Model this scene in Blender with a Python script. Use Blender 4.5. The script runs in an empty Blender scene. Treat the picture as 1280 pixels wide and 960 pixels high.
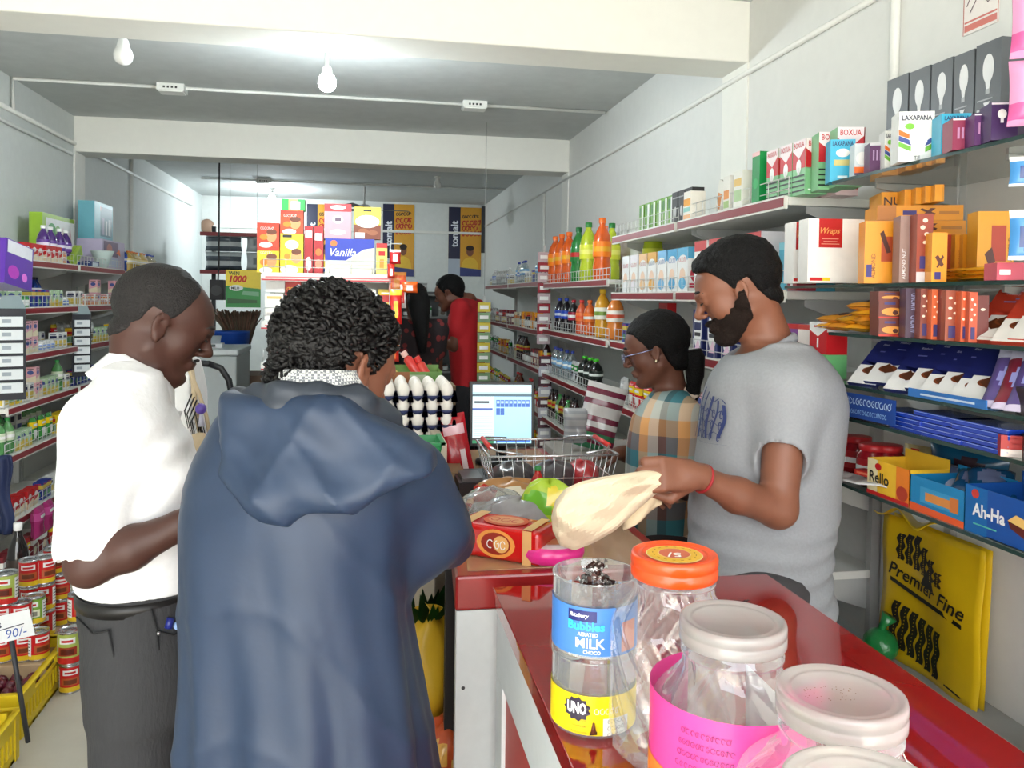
import bpy, math, random
import numpy as np
from mathutils import Vector, Matrix
random.seed(7)
SC = bpy.context.scene
COL = SC.collection
PI = math.pi
# ---------------------------------------------------------------- camera, sky, lights, exposure
CAM_H = 1.58; YAW = .1782; PIT = .0256; ROL = .014; FPX = 1020.; PCX = 640.; PCY = 399.25
def cam_basis():
    fy = Vector((math.sin(YAW), math.cos(YAW), 0)); rx = Vector((math.cos(YAW), -math.sin(YAW), 0)); up = Vector((0, 0, 1))
    f = fy*math.cos(PIT) - up*math.sin(PIT); u = up*math.cos(PIT) + fy*math.sin(PIT)
    c, s = math.cos(ROL), math.sin(ROL)
    # the image is turned clockwise by ROL: camera right axis in the unrolled frame
    r2 = rx*c + u*s; u2 = u*c - rx*s
    return r2, u2, f
_r, _u, _f = cam_basis()
cd = bpy.data.cameras.new('camera'); cam = bpy.data.objects.new('camera', cd); COL.objects.link(cam)
cam.matrix_world = Matrix(((_r.x, _u.x, -_f.x, 0), (_r.y, _u.y, -_f.y, 0), (_r.z, _u.z, -_f.z, CAM_H), (0, 0, 0, 1)))
cd.sensor_width = 36; cd.sensor_fit = 'HORIZONTAL'; cd.lens = 36*FPX/1280
cd.shift_x = 0; cd.shift_y = -(480-PCY)/1280
cd.clip_start = .02
SC.camera = cam
w = bpy.data.worlds.new('sky'); SC.world = w; w.use_nodes = True
nt = w.node_tree; bg = nt.nodes['Background']
tc = nt.nodes.new('ShaderNodeTexCoord'); sx = nt.nodes.new('ShaderNodeSeparateXYZ'); rp = nt.nodes.new('ShaderNodeValToRGB')
nt.links.new(tc.outputs['Generated'], sx.inputs[0]); nt.links.new(sx.outputs['Z'], rp.inputs[0]); nt.links.new(rp.outputs[0], bg.inputs[0])
rp.color_ramp.elements[0].position = 0; rp.color_ramp.elements[0].color = (.95, .93, .90, 1)
rp.color_ramp.elements[1].position = .6; rp.color_ramp.elements[1].color = (.85, .93, 1, 1)
bg.inputs[1].default_value = 5.2
vs = SC.view_settings; vs.view_transform = 'Standard'; vs.look = 'None'; vs.gamma = 1; vs.use_curve_mapping = False
vs.exposure = 0.40
LED_POWER = 34
sd = bpy.data.lights.new('sun', 'SUN'); sd.energy = 14.; sd.angle = .02; sd.color = (1, .97, .92); sun = bpy.data.objects.new('sun', sd); COL.objects.link(sun); sun.rotation_euler = (.26, .30, 0)
# ---------------------------------------------------------------- pixel -> point on a real plane
def ray(px, py):
    a = (px-PCX)/FPX; b = -(py-PCY)/FPX
    return _r*a + _u*b + _f
CAMP = Vector((0, 0, CAM_H))
def PY(px, py, Y): r = ray(px, py); return CAMP + r*(Y/r.y)
def PX(px, py, X): r = ray(px, py); return CAMP + r*(X/r.x)
def PZ(px, py, Z): r = ray(px, py); return CAMP + r*((Z-CAM_H)/r.z)
def YX(px, X, py=400): return PX(px, py, X).y
# ---------------------------------------------------------------- materials
def lin(c): return tuple(((v/255)/12.92 if v/255 <= .04045 else (((v/255)+.055)/1.055)**2.4) for v in c)
MC = {}
def M(rgb, rough=.5, metal=0., trans=0., emit=0., bump=0., scale=40., var=.0, spec=None, ior=1.45, alpha=1., coat=0., sheen=0., stretch=None):
    key = (tuple(rgb), rough, metal, trans, emit, bump, scale, var, spec, ior, alpha, coat, sheen, stretch)
    if key in MC: return MC[key]
    m = bpy.data.materials.new('m_%02x%02x%02x' % tuple(int(v) for v in rgb)); m.use_nodes = True
    n = m.node_tree.nodes; l = m.node_tree.links; b = n['Principled BSDF']
    c = lin(rgb)
    b.inputs['Base Color'].default_value = (*c, 1); b.inputs['Roughness'].default_value = rough
    b.inputs['Metallic'].default_value = metal; b.inputs['Transmission Weight'].default_value = trans; b.inputs['IOR'].default_value = ior
    b.inputs['Coat Weight'].default_value = coat; b.inputs['Sheen Weight'].default_value = sheen; b.inputs['Alpha'].default_value = alpha
    if spec is not None: b.inputs['Specular IOR Level'].default_value = spec
    if emit: b.inputs['Emission Color'].default_value = (*c, 1); b.inputs['Emission Strength'].default_value = emit
    t = n.new('ShaderNodeTexCoord'); nz = n.new('ShaderNodeTexNoise'); nz.inputs['Scale'].default_value = scale; nz.inputs['Detail'].default_value = 3
    if stretch:
        mp = n.new('ShaderNodeMapping'); mp.inputs['Scale'].default_value = stretch; l.new(t.outputs['Object'], mp.inputs[0]); l.new(mp.outputs[0], nz.inputs['Vector'])
    else: l.new(t.outputs['Object'], nz.inputs['Vector'])
    v = var if var else .06
    mx = n.new('ShaderNodeMix'); mx.data_type = 'RGBA'; l.new(nz.outputs['Fac'], mx.inputs['Factor'])
    mx.inputs['A'].default_value = (*[x*(1-v) for x in c], 1); mx.inputs['B'].default_value = (*[min(1, x*(1+v)) for x in c], 1)
    l.new(mx.outputs['Result'], b.inputs['Base Color'])
    if bump:
        bp = n.new('ShaderNodeBump'); bp.inputs['Strength'].default_value = bump; bp.inputs['Distance'].default_value = .01
        l.new(nz.outputs['Fac'], bp.inputs['Height']); l.new(bp.outputs[0], b.inputs['Normal'])
    MC[key] = m
    return m
def clear_plastic(tint=(246, 248, 250), rough=.04):
    # thin clear plastic: mostly see-through sheet with glossy reflections
    key = ('clear', tint, rough)
    if key in MC: return MC[key]
    m = bpy.data.materials.new('m_clear'); m.use_nodes = True; n = m.node_tree.nodes; l = m.node_tree.links
    for x in list(n): n.remove(x)
    o = n.new('ShaderNodeOutputMaterial'); mx = n.new('ShaderNodeMixShader'); tr = n.new('ShaderNodeBsdfTransparent'); g = n.new('ShaderNodeBsdfGlossy')
    d = n.new('ShaderNodeBsdfDiffuse'); m2 = n.new('ShaderNodeMixShader'); lw = n.new('ShaderNodeLayerWeight'); mr = n.new('ShaderNodeMapRange')
    lw.inputs['Blend'].default_value = .35; mr.inputs['To Min'].default_value = .11; mr.inputs['To Max'].default_value = .9
    l.new(lw.outputs['Facing'], mr.inputs['Value']); l.new(mr.outputs[0], mx.inputs[0])
    tr.inputs[0].default_value = (*lin(tint), 1); g.inputs['Roughness'].default_value = rough; g.inputs[0].default_value = (1, 1, 1, 1)
    d.inputs[0].default_value = (.8, .82, .84, 1); m2.inputs[0].default_value = .3
    l.new(g.outputs[0], m2.inputs[1]); l.new(d.outputs[0], m2.inputs[2])
    l.new(tr.outputs[0], mx.inputs[1]); l.new(m2.outputs[0], mx.inputs[2]); l.new(mx.outputs[0], o.inputs[0])
    MC[key] = m
    return m
# ---------------------------------------------------------------- tagging
def tag(o, label=None, cat=None, group=None, kind=None):
    if label: o['label'] = label
    if cat: o['category'] = cat
    if group: o['group'] = group
    if kind: o['kind'] = kind
    return o
def empty(name, loc=(0, 0, 0), rz=0.):
    o = bpy.data.objects.new(name, None); COL.objects.link(o); o.location = loc; o.rotation_euler = (0, 0, rz); o.empty_display_size = .05
    return o
# ---------------------------------------------------------------- text -> flat triangles
TXT = {}
def text_geo(s, bold=0., shear=0.):
    key = (s, bold, shear)
    if key in TXT: return TXT[key]
    cu = bpy.data.curves.new('t', 'FONT'); cu.body = s; cu.size = 1; cu.offset = bold; cu.shear = shear; cu.resolution_u = 2; cu.fill_mode = 'FRONT'
    o = bpy.data.objects.new('t', cu); COL.objects.link(o)
    dg = bpy.context.evaluated_depsgraph_get(); me = o.evaluated_get(dg).to_mesh()
    vs_ = [(v.co.x, v.co.y) for v in me.vertices]; fs = [tuple(p.vertices) for p in me.polygons]
    o.evaluated_get(dg).to_mesh_clear(); bpy.data.objects.remove(o); bpy.data.curves.remove(cu)
    if vs_:
        x0 = min(v[0] for v in vs_); x1 = max(v[0] for v in vs_); y0 = min(v[1] for v in vs_); y1 = max(v[1] for v in vs_)
    else: x0, x1, y0, y1 = 0, 1, 0, 1
    TXT[key] = (vs_, fs, x0, x1, y0, y1)
    return TXT[key]
# ---------------------------------------------------------------- mesh collector
class MB:
    def __init__(s): s.v = []; s.f = []; s.m = []; s.sm = []; s.mats = []; s.T = None
    def mi(s, mat):
        if mat is None: return 0
        if mat not in s.mats: s.mats.append(mat)
        return s.mats.index(mat)
    def add(s, vs, fs, mat=None, smooth=False, T=None):
        n = len(s.v); T = T or s.T
        if T is not None: vs = [T @ Vector(v) for v in vs]
        s.v.extend([tuple(v) for v in vs]); k = s.mi(mat)
        for f in fs: s.f.append(tuple(i+n for i in f)); s.m.append(k); s.sm.append(smooth)
    def box(s, x0, y0, z0, x1, y1, z1, mat=None, T=None):
        s.add([(x0, y0, z0), (x1, y0, z0), (x1, y1, z0), (x0, y1, z0), (x0, y0, z1), (x1, y0, z1), (x1, y1, z1), (x0, y1, z1)],
              [(0, 3, 2, 1), (4, 5, 6, 7), (0, 1, 5, 4), (1, 2, 6, 5), (2, 3, 7, 6), (3, 0, 4, 7)], mat, False, T)
    def hexa(s, P, mat=None):   # 4 bottom then 4 top points
        s.add(P, [(0, 3, 2, 1), (4, 5, 6, 7), (0, 1, 5, 4), (1, 2, 6, 5), (2, 3, 7, 6), (3, 0, 4, 7)], mat)
    def quad(s, a, b, c, d, mat=None): s.add([a, b, c, d], [(0, 1, 2, 3)], mat)
    def lathe(s, prof, mat=None, n=20, c=(0, 0, 0), smooth=True, rib=None, T=None, cap=True):
        vs = []; fs = []; L = len(prof)
        for (r, z) in prof:
            for i in range(n):
                a = 2*PI*i/n; rr = r if not rib else r*rib(a, z)
                vs.append((c[0]+rr*math.cos(a), c[1]+rr*math.sin(a), c[2]+z))
        for j in range(L-1):
            for i in range(n):
                k = (i+1) % n; fs.append((j*n+i, j*n+k, (j+1)*n+k, (j+1)*n+i))
        s.add(vs, fs, mat, smooth, T)
        if cap:
            for j, rev in ((0, True), (L-1, False)):
                if prof[j][0] > 1e-4:
                    ring = vs[j*n:(j+1)*n]; idx = tuple(range(n)); s.add(ring, [idx[::-1] if rev else idx], mat, False, T)
    def tube(s, pts, r, mat=None, n=6, smooth=True, closed=False, T=None):
        pts = [Vector(p) for p in pts]; R = r if isinstance(r, (list, tuple)) else [r]*len(pts)
        vs = []; fs = []; L = len(pts); prev = None
        for i, p in enumerate(pts):
            if closed: d = pts[(i+1) % L]-pts[i-1]
            else: d = pts[min(i+1, L-1)]-pts[max(i-1, 0)]
            if d.length < 1e-9: d = Vector((0, 0, 1))
            d.normalize()
            if prev is None:
                a = Vector((0, 0, 1)) if abs(d.z) < .9 else Vector((1, 0, 0)); u = d.cross(a).normalized()
            else: u = (prev-d*prev.dot(d)); u = u.normalized() if u.length > 1e-6 else d.orthogonal().normalized()
            prev = u; v = d.cross(u)
            for k in range(n):
                a = 2*PI*k/n; vs.append(p+(u*math.cos(a)+v*math.sin(a))*R[i])
        for i in range(L if closed else L-1):
            j = (i+1) % L
            for k in range(n): k2 = (k+1) % n; fs.append((i*n+k, i*n+k2, j*n+k2, j*n+k))
        if not closed: fs.append(tuple(range(n))[::-1]); fs.append(tuple((L-1)*n+k for k in range(n)))
        s.add(vs, fs, mat, smooth, T)
    def ell(s, c, r, mat=None, n=14, m=8, T=None):
        vs = [(c[0], c[1], c[2]-r[2])]; fs = []
        for j in range(1, m):
            t = -PI/2+PI*j/m
            for i in range(n):
                a = 2*PI*i/n; vs.append((c[0]+r[0]*math.cos(t)*math.cos(a), c[1]+r[1]*math.cos(t)*math.sin(a), c[2]+r[2]*math.sin(t)))
        vs.append((c[0], c[1], c[2]+r[2]))
        for i in range(n):
            k = (i+1) % n; fs.append((0, 1+k, 1+i))
            for j in range(m-2): fs.append((1+j*n+i, 1+j*n+k, 1+(j+1)*n+k, 1+(j+1)*n+i))
            fs.append((1+(m-2)*n+i, 1+(m-2)*n+k, len(vs)-1))
        s.add(vs, fs, mat, True, T)
    def grid(s, fn, nu, nv, mat=None, smooth=True, thick=None):
        P = [[Vector(fn(i/nu, j/nv)) for i in range(nu+1)] for j in range(nv+1)]
        vs = [p for row in P for p in row]; W = nu+1
        fs = [(j*W+i, j*W+i+1, (j+1)*W+i+1, (j+1)*W+i) for j in range(nv) for i in range(nu)]
        s.add(vs, fs, mat, smooth)
    def text(s, string, o, r, u, h, mat=None, bold=0., shear=0., fit=None, align='l', nrm=None, lift=.0004):
        vs_, fs, x0, x1, y0, y1 = text_geo(string, bold, shear)
        o = Vector(o); r = Vector(r).normalized(); u = Vector(u).normalized(); sc = h/(max(y1-y0, 1e-6)); sx = sc
        if fit and (x1-x0)*sc > fit: sx = fit/(x1-x0)
        W = (x1-x0)*sx; off = {'l': 0, 'c': -W/2, 'r': -W}[align]
        nr = Vector(nrm).normalized() if nrm is not None else r.cross(u)
        s.add([o+r*((x-x0)*sx+off)+u*((y-y0)*sc)+nr*lift for x, y in vs_], fs, mat)
        return W
    def build(s, name, parent=None, mat=None, loc=None, rz=0., bevel=0., solid=0., subd=0, seg=2):
        me = bpy.data.meshes.new(name); me.from_pydata(s.v, [], s.f)
        mats = s.mats or [mat]
        for m_ in mats: me.materials.append(m_)
        if len(s.mats) > 0: me.polygons.foreach_set('material_index', s.m)
        me.polygons.foreach_set('use_smooth', s.sm); me.update()
        o = bpy.data.objects.new(name, me); COL.objects.link(o)
        if parent: o.parent = parent
        if loc is not None: o.location = loc
        if rz: o.rotation_euler = (0, 0, rz)
        if subd: md = o.modifiers.new('s', 'SUBSURF'); md.levels = subd; md.render_levels = subd
        if solid: md = o.modifiers.new('t', 'SOLIDIFY'); md.thickness = solid; md.offset = 0
        if bevel: md = o.modifiers.new('b', 'BEVEL'); md.width = bevel; md.segments = seg; md.limit_method = 'ANGLE'
        return o
def squiggle(mb, o, r, u, h, w, mat, seed=1, lw=None, nrm=None):
    # rounded curly letters of a Sinhala-looking line: loops and hooks as flat ribbons
    rnd = random.Random(seed); o = Vector(o); r = Vector(r).normalized(); u = Vector(u).normalized(); n = Vector(nrm) if nrm is not None else r.cross(u)
    x = 0.; lw = lw or h*.09
    while x < w-h*.5:
        cw = h*rnd.uniform(.55, .85); k = rnd.randint(0, 3); N = 9; a0 = rnd.uniform(0, 1.5); a1 = a0+rnd.uniform(4, 5.8); rr = cw*.42
        pts = [(x+cw/2+rr*math.cos(a0+(a1-a0)*i/N), h*.42+h*.4*math.sin(a0+(a1-a0)*i/N)) for i in range(N+1)]
        if k == 1: pts.append((pts[-1][0]+cw*.15, h*.95))
        if k == 2: pts.append((pts[-1][0], 0))
        if k == 3: pts = pts+[(x+cw*.5, h*.5)]
        L = []; R_ = []
        for i, p in enumerate(pts):
            q0 = pts[max(0, i-1)]; q1 = pts[min(len(pts)-1, i+1)]; dx, dy = q1[0]-q0[0], q1[1]-q0[1]; dd = math.hypot(dx, dy) or 1
            nx, ny = -dy/dd*lw/2, dx/dd*lw/2; L.append((p[0]+nx, p[1]+ny)); R_.append((p[0]-nx, p[1]-ny))
        vs_ = [o+r*a+u*b+n*.0005 for a, b in L+R_]; m_ = len(pts)
        mb.add(vs_, [(i, i+1, m_+i+1, m_+i) for i in range(m_-1)], mat)
        x += cw*1.08
def copy_tree(o, parent=None):
    c = o.copy(); COL.objects.link(c); c.parent = parent
    for ch in list(o.children): copy_tree(ch, c)
    return c
CACHE = {}
def inst(key, builder, loc, rz=0., label=None, cat=None, group=None, scale=None, tilt=None):
    if key in CACHE: o = copy_tree(CACHE[key])
    else: o = builder(); CACHE[key] = o
    o.location = loc; o.rotation_euler = (tilt[0] if tilt else 0, tilt[1] if tilt else 0, rz); o.scale = (scale,)*3 if isinstance(scale, (int, float)) else (scale or (1, 1, 1))
    for k in ('group',):
        if k in o.keys(): del o[k]
    tag(o, label, cat, group)
    return o
# ================================================================ the setting
XL, XR = -1.98, 1.52; YF, YB = -1.3, 10.54; ZC = 2.79; ZB = 2.547
WALLM = M((214, 219, 217), .75, bump=.15, scale=25, var=.05)
WALLW = M((236, 236, 230), .7, bump=.12, scale=18, var=.03)
CEILM = M((196, 200, 199), .85, bump=.25, scale=12, var=.10)
CONC = M((188, 182, 168), .6, bump=.2, scale=9, var=.10)
def struct(name, mb, mat=None, **k):
    o = mb.build(name, mat=mat, **k); o['kind'] = 'structure'; return o
m = MB(); m.box(XL-.15, YF, -.1, XR+.15, YB+.15, 0); struct('floor', m, CONC)
m = MB(); m.box(XL-.15, YF, ZC, XR+.15, YB+.15, ZC+.12); struct('ceiling', m, CEILM)
m = MB(); m.box(XL-.15, YF, 0, XL, YB, ZC); struct('wall_left', m, WALLM)
m = MB(); m.box(XR, YF, 0, XR+.15, YB, ZC); struct('wall_right', m, M((222, 223, 220), .7, bump=.1, scale=20, var=.04))
m = MB(); m.box(XL, YB, 0, XR, YB+.15, ZC); struct('wall_back', m, M((226, 229, 226), .75, bump=.1, scale=20))
m = MB(); m.box(-14, -16, -.14, 14, YF, -.02); struct('trim_1', m, M((205, 198, 182), .85, scale=3, var=.08))
# beams across the ceiling and the flat column bands on the walls
for i, (y0, y1) in enumerate(((3.105, 3.35), (6.07, 6.32))):
    m = MB(); m.box(XL, y0, ZB, XR, y1, ZC+.01); struct('trim_%d' % (2+i), m, WALLW, bevel=.006)
m = MB(); m.box(XL, 6.07, 0, XL+.012, 6.27, ZB+.02); struct('trim_4', m, WALLW)
m = MB(); m.box(XR-.008, 6.07, 0, XR, 6.27, ZB); struct('trim_5', m, WALLW)
m = MB(); m.box(XR-.008, 3.105, 0, XR, 3.34, ZB); struct('trim_6', m, WALLW)
m = MB(); m.box(XL, YB-.03, 2.4, XR, YB, 2.43); struct('trim_7', m, WALLW)
# cement ledge along the foot of the right wall
m = MB(); m.box(1.30, -.6, 0, XR, 2.05, .60); struct('trim_8', m, M((150, 150, 146), .8, bump=.4, scale=14, var=.15))
# conduits, boxes
PVC = M((225, 226, 222), .45)
def conduit(name, pts, r=.009, label='', grp=None):
    m = MB(); m.tube(pts, r, PVC, 8); o = m.build(name); tag(o, label, 'conduit', grp); return o
conduit('wall_conduit', [(XR-.01, -.5, 2.505), (XR-.01, 10.4, 2.505)], .011, 'thin white conduit running along upper right wall')
conduit('wall_conduit', [(XL+.01, 3.9, 2.60), (XL+.01, 6.07, 2.60), (XL+.022, 6.08, 2.60), (XL+.022, 6.27, 2.60), (XL+.01, 6.28, 2.60), (XL+.01, 9.9, 2.60)], .014, 'upper of two grey white conduits along left wall')
conduit('wall_conduit', [(XL+.01, 3.9, 2.52), (XL+.01, 6.02, 2.52)], .012, 'lower of two conduits along left wall, ending at the column')
conduit('wall_conduit', [(XL+.01, 7.45, ZC-.02), (XL+.01, 7.45, .3)], .014, 'white vertical conduit on left wall behind the blue gift box')
conduit('wall_conduit', [(XR-.01, 6.9, ZC-.3), (XR-.01, 6.9, 1.8)], .012, 'white vertical conduit on right wall above the far shelves')
conduit('wall_conduit', [(XR-.012, 2.16, ZC-.02), (XR-.012, 2.16, 2.0)], .014, 'white vertical conduit on right wall beside the bulb cartons')
Yk = 5.05
conduit('ceiling_conduit', [(XL+.02, Yk, 2.60), (XL+.02, Yk, ZC-.012), (XR-.02, Yk+.02, ZC-.012)], .010, 'white conduit across ceiling between the two beams')
conduit('ceiling_conduit', [(XL+.3, 8.9, ZC-.012), (XR-.02, 8.9, ZC-.012)], .010, 'white conduit across ceiling of the rearmost bay')
def jbox(x, y, label):
    m = MB(); m.box(-.075, -.055, -.04, .075, .055, 0, PVC); m.box(-.068, -.048, -.046, .068, .048, -.04, M((235, 236, 232), .4))
    for k in range(4): m.box(-.04+k*.022, -.057, -.028, -.028+k*.022, -.055, -.016, M((60, 60, 60)))
    o = m.build('junction_box', loc=(x, y, ZC), bevel=.004); tag(o, label, 'junction box')
p = PZ(233, 130, ZC-.02); jbox(p.x, Yk, 'flat white ceiling junction box left of the lit bulb')
p = PZ(582, 151, ZC-.02); jbox(p.x, Yk, 'flat white ceiling junction box nearer the right wall')
jbox(PY(330, 228, 8.9).x, 8.9, 'flat white ceiling junction box above the rear lit bulb')
# bulbs
def bulb(px, py, Y, lit, label, sc=1.):
    p = PY(px, py, Y); e = empty('light_bulb', (p.x, Y, ZC)); tag(e, label, 'light bulb')
    m = MB(); m.lathe([(.0, 0), (.03, 0), (.03, -.018), (.017, -.022), (.017, -.05), (.0, -.05)][::-1], M((230, 230, 225), .5), 16); m.build('lamp_holder', e)
    drop = (ZC-p.z)
    m = MB(); m.lathe([(.013, -.05), (.013, -drop+.052), (.0135, -drop+.05)][::-1], M((190, 190, 185), .35, metal=.7), 14); m.build('bulb_cap', e)
    m = MB(); m.lathe([(.016, -drop+.052), (.021, -drop+.045), (.026, -drop+.02), (.03, -drop+.012)][::-1], M((238, 238, 236), .3), 20); m.build('bulb_housing', e)
    G = M((242, 250, 255), .3, emit=60.) if lit else M((240, 240, 238), .25, coat=.4)
    m = MB(); m.lathe([(.030, -drop+.012), (.037, -drop-.002), (.040, -drop-.018), (.037, -drop-.036), (.027, -drop-.051), (.012, -drop-.058), (.0, -drop-.060)][::-1], G, 24)
    g = m.build('bulb_globe', e)
    if lit:
        ld = bpy.data.lights.new('bulb_light', 'POINT'); ld.energy = LED_POWER; ld.color = (.86, .96, 1); ld.shadow_soft_size = .045
        lo = bpy.data.objects.new('bulb_light', ld); COL.objects.link(lo); lo.parent = e; lo.location = (0, 0, -drop-.12)
bulb(154, 64, 3.75, False, 'unlit white bulb hanging at upper left behind the near beam')
bulb(409, 98, 3.75, True, 'glowing white bulb nearest the camera, behind the near beam')
bulb(340, 246, 9.6, True, 'small glowing bulb at the rear of the shop')
bulb(547, 229, 8.2, False, 'unlit bulb at the rear beside the ceiling fan')
# ceiling fan, rear bay
fan = empty('ceiling_fan', (-.02, 9.2, ZC)); tag(fan, 'dark bladed ceiling fan at the rear of the shop', 'fan')
m = MB(); m.lathe([(0, -.30), (.06, -.30), (.09, -.27), (.09, -.23), (.05, -.2), (.012, -.19), (.012, 0)], M((200, 200, 198), .4), 20); m.build('fan_motor', fan)
for k in range(3):
    a = .1+2*PI*k/3; m = MB(); T = Matrix.Rotation(a, 4, 'Z') @ Matrix.Rotation(.15, 4, 'X')
    m.add([(.08, -.03, -.25), (.5, -.06, -.25), (.5, .06, -.25), (.08, .03, -.25), (.08, -.03, -.245), (.5, -.06, -.245), (.5, .06, -.245), (.08, .03, -.245)], [(0, 3, 2, 1), (4, 5, 6, 7), (0, 1, 5, 4), (1, 2, 6, 5), (2, 3, 7, 6), (3, 0, 4, 7)], M((90, 90, 92), .5), T=T)
    m.build('fan_blade', fan)
# ================================================================ product builders (each returns one thing)
WHT = (238, 238, 236); RED = (196, 30, 34); MAR = (128, 34, 44); GLD = (232, 158, 30); YEL = (240, 205, 30); BLU = (40, 60, 150); NAV = (28, 34, 78)
GRN = (50, 150, 70); CYN = (40, 165, 205); PNK = (232, 140, 160); ORG = (238, 110, 30); BRN = (96, 48, 30); BLK = (28, 28, 30); GRY = (150, 152, 155); CRM = (232, 220, 190); PUR = (98, 50, 130); LGR = (150, 200, 120); TEA = (40, 120, 120); SKN = (205, 140, 100)
def face_frame(f, w, d, h):
    # origin (lower left seen from outside), right, up, width, height ; box centred in x,y and standing on z=0
    return {'F': (Vector((-w/2, -d/2, 0)), Vector((1, 0, 0)), Vector((0, 0, 1)), w, h), 'K': (Vector((w/2, d/2, 0)), Vector((-1, 0, 0)), Vector((0, 0, 1)), w, h),
            'R': (Vector((w/2, -d/2, 0)), Vector((0, 1, 0)), Vector((0, 0, 1)), d, h), 'L': (Vector((-w/2, d/2, 0)), Vector((0, -1, 0)), Vector((0, 0, 1)), d, h),
            'T': (Vector((-w/2, -d/2, h)), Vector((1, 0, 0)), Vector((0, 1, 0)), w, d)}[f]
def decals(mb, w, d, h, spec, rough=.4):
    for i, s in enumerate(spec):
        kind = s[0]; o, r, u, W, H_ = face_frame(s[1], w, d, h); n = r.cross(u); l = n*(.0004+.00025*i)
        P = lambda a, b: o+r*(a*W)+u*(b*H_)+l
        if kind == 'r': _, _, a0, b0, a1, b1, c = s; mb.quad(P(a0, b0), P(a1, b0), P(a1, b1), P(a0, b1), M(c, rough))
        elif kind == 'p': mb.add([P(a, b) for a, b in s[2]], [tuple(range(len(s[2])))], M(s[3], rough))
        elif kind == 'e':
            _, _, a, b, ra, rb, c = s; N = 18; mb.add([P(a+ra*math.cos(2*PI*k/N), b+rb*math.sin(2*PI*k/N)) for k in range(N)], [tuple(range(N))], M(c, rough))
        elif kind == 't':
            _, _, a, b, hh, st, c = s[:7]; opt = s[7] if len(s) > 7 else {}
            if opt.get('vert'): rr, uu, fit = u, -r, opt.get('fit', .9)*H_; th = hh*W
            else: rr, uu, fit = r, u, opt.get('fit', .9)*W; th = hh*H_
            mb.text(st, P(a, b), rr, uu, th, M(c, rough), bold=opt.get('bold', .01), shear=opt.get('shear', 0), fit=fit, align=opt.get('align', 'l'), nrm=n)
        elif kind == 's':
            _, _, a, b, hh, ww, c, seed = s[:8]
            if len(s) > 8: squiggle(mb, P(a, b), u, -r, hh*W, ww*H_, M(c, rough), seed, nrm=n)
            else: squiggle(mb, P(a, b), r, u, hh*H_, ww*W, M(c, rough), seed, nrm=n)
def carton(w, d, h, base, spec=(), name='carton', rough=.4, bevel=.0, flap=True):
    mb = MB(); b = M(base, rough); mb.box(-w/2, -d/2, 0, w/2, d/2, h, b)
    if flap: mb.quad((-w/2+.001, -.0006, h+.0004), (w/2-.001, -.0006, h+.0004), (w/2-.001, .0006, h+.0004), (-w/2+.001, .0006, h+.0004), M(tuple(int(v*.6) for v in base), .6))
    decals(mb, w, d, h, spec, rough); return mb.build(name)
def rand_spec(rnd, base, faces='FLR'):
    pal = [WHT, WHT, (186, 50, 50), (216, 190, 80), (70, 86, 150), (96, 158, 110), (100, 172, 196), (220, 140, 80), (50, 56, 90), CRM, (225, 165, 178), (205, 208, 205)]
    c1, c2, c3 = rnd.choice(pal), rnd.choice(pal), rnd.choice([WHT, NAV, BLK, RED]); sp = []
    t = rnd.random(); a = rnd.uniform(.5, .7)
    for f in faces:
        if t < .35: sp += [('r', f, 0, a, 1, a+.22, c1), ('e', f, .5, .3, .28, .17, c2)]
        elif t < .7: sp += [('r', f, .1, .12, .9, .5, c1), ('r', f, .15, .62, .85, .8, c3)]
        else: sp += [('p', f, [(0, 0), (1, 0), (1, .45), (0, .25)], c1), ('e', f, .5, .65, .3, .14, c2)]
        sp += [('r', f, .2, a+.26 if t < .35 else .86, .8, a+.3 if t < .35 else .9, c3)]
        if rnd.random() < .5: sp += [('s', f, .15, .52, .1, .75, c3, rnd.randint(1, 99))]
    return sp
def bottle(r, h, cap, liquid, label, lab2=None, name='bottle', clear=False, sw=None):
    e = empty(name); N = 16
    waist = (lambda a, z: 1)
    prof = [(0, .003), (r*.8, 0), (r, .01), (r, h*.22), (r*.9, h*.32), (r*.9, h*.40), (r, h*.5), (r, h*.60), (r*.88, h*.72), (r*.5, h*.84), (r*.33, h*.88), (r*.33, h*.93)]
    mb = MB(); mb.lathe(prof, M(liquid, .12, coat=.6, trans=.25) if not clear else clear_plastic(liquid), N, cap=False); mb.build('bottle_body', e)
    mb = MB(); mb.lathe([(r*.38, h*.92), (r*.40, h*.93), (r*.40, h), (r*.3, h*1.005), (0, h*1.005)], M(cap, .35), N); mb.build('cap', e)
    mb = MB(); mb.lathe([(r*1.015, h*.38), (r*1.02, h*.385), (r*1.02, h*.62), (r*1.015, h*.625)], M(label, .35), N, cap=False)
    mb.lathe([(r*1.03, h*.46), (r*1.03, h*.54)], M(lab2 or WHT, .35), N, cap=False); mb.build('label', e)
    return e
def jar_small(r, h, lid, body, label, name='jar'):
    e = empty(name); N = 16
    mb = MB(); mb.lathe([(0, 0), (r*.9, 0), (r, .006), (r, h*.72), (r*.8, h*.82), (r*.8, h*.86)], M(body, .15, coat=.6), N, cap=False); mb.build('jar_body', e)
    mb = MB(); mb.lathe([(r*.86, h*.83), (r*.88, h*.84), (r*.88, h*.99), (r*.82, h), (0, h)], M(lid, .4), N); mb.build('lid', e)
    mb = MB(); mb.lathe([(r*1.015, h*.15), (r*1.02, h*.16), (r*1.02, h*.62), (r*1.015, h*.63)], M(label, .4), N, cap=False); mb.lathe([(r*1.03, h*.3), (r*1.03, h*.45)], M(WHT, .4), N, cap=False); mb.build('label', e)
    return e
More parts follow.
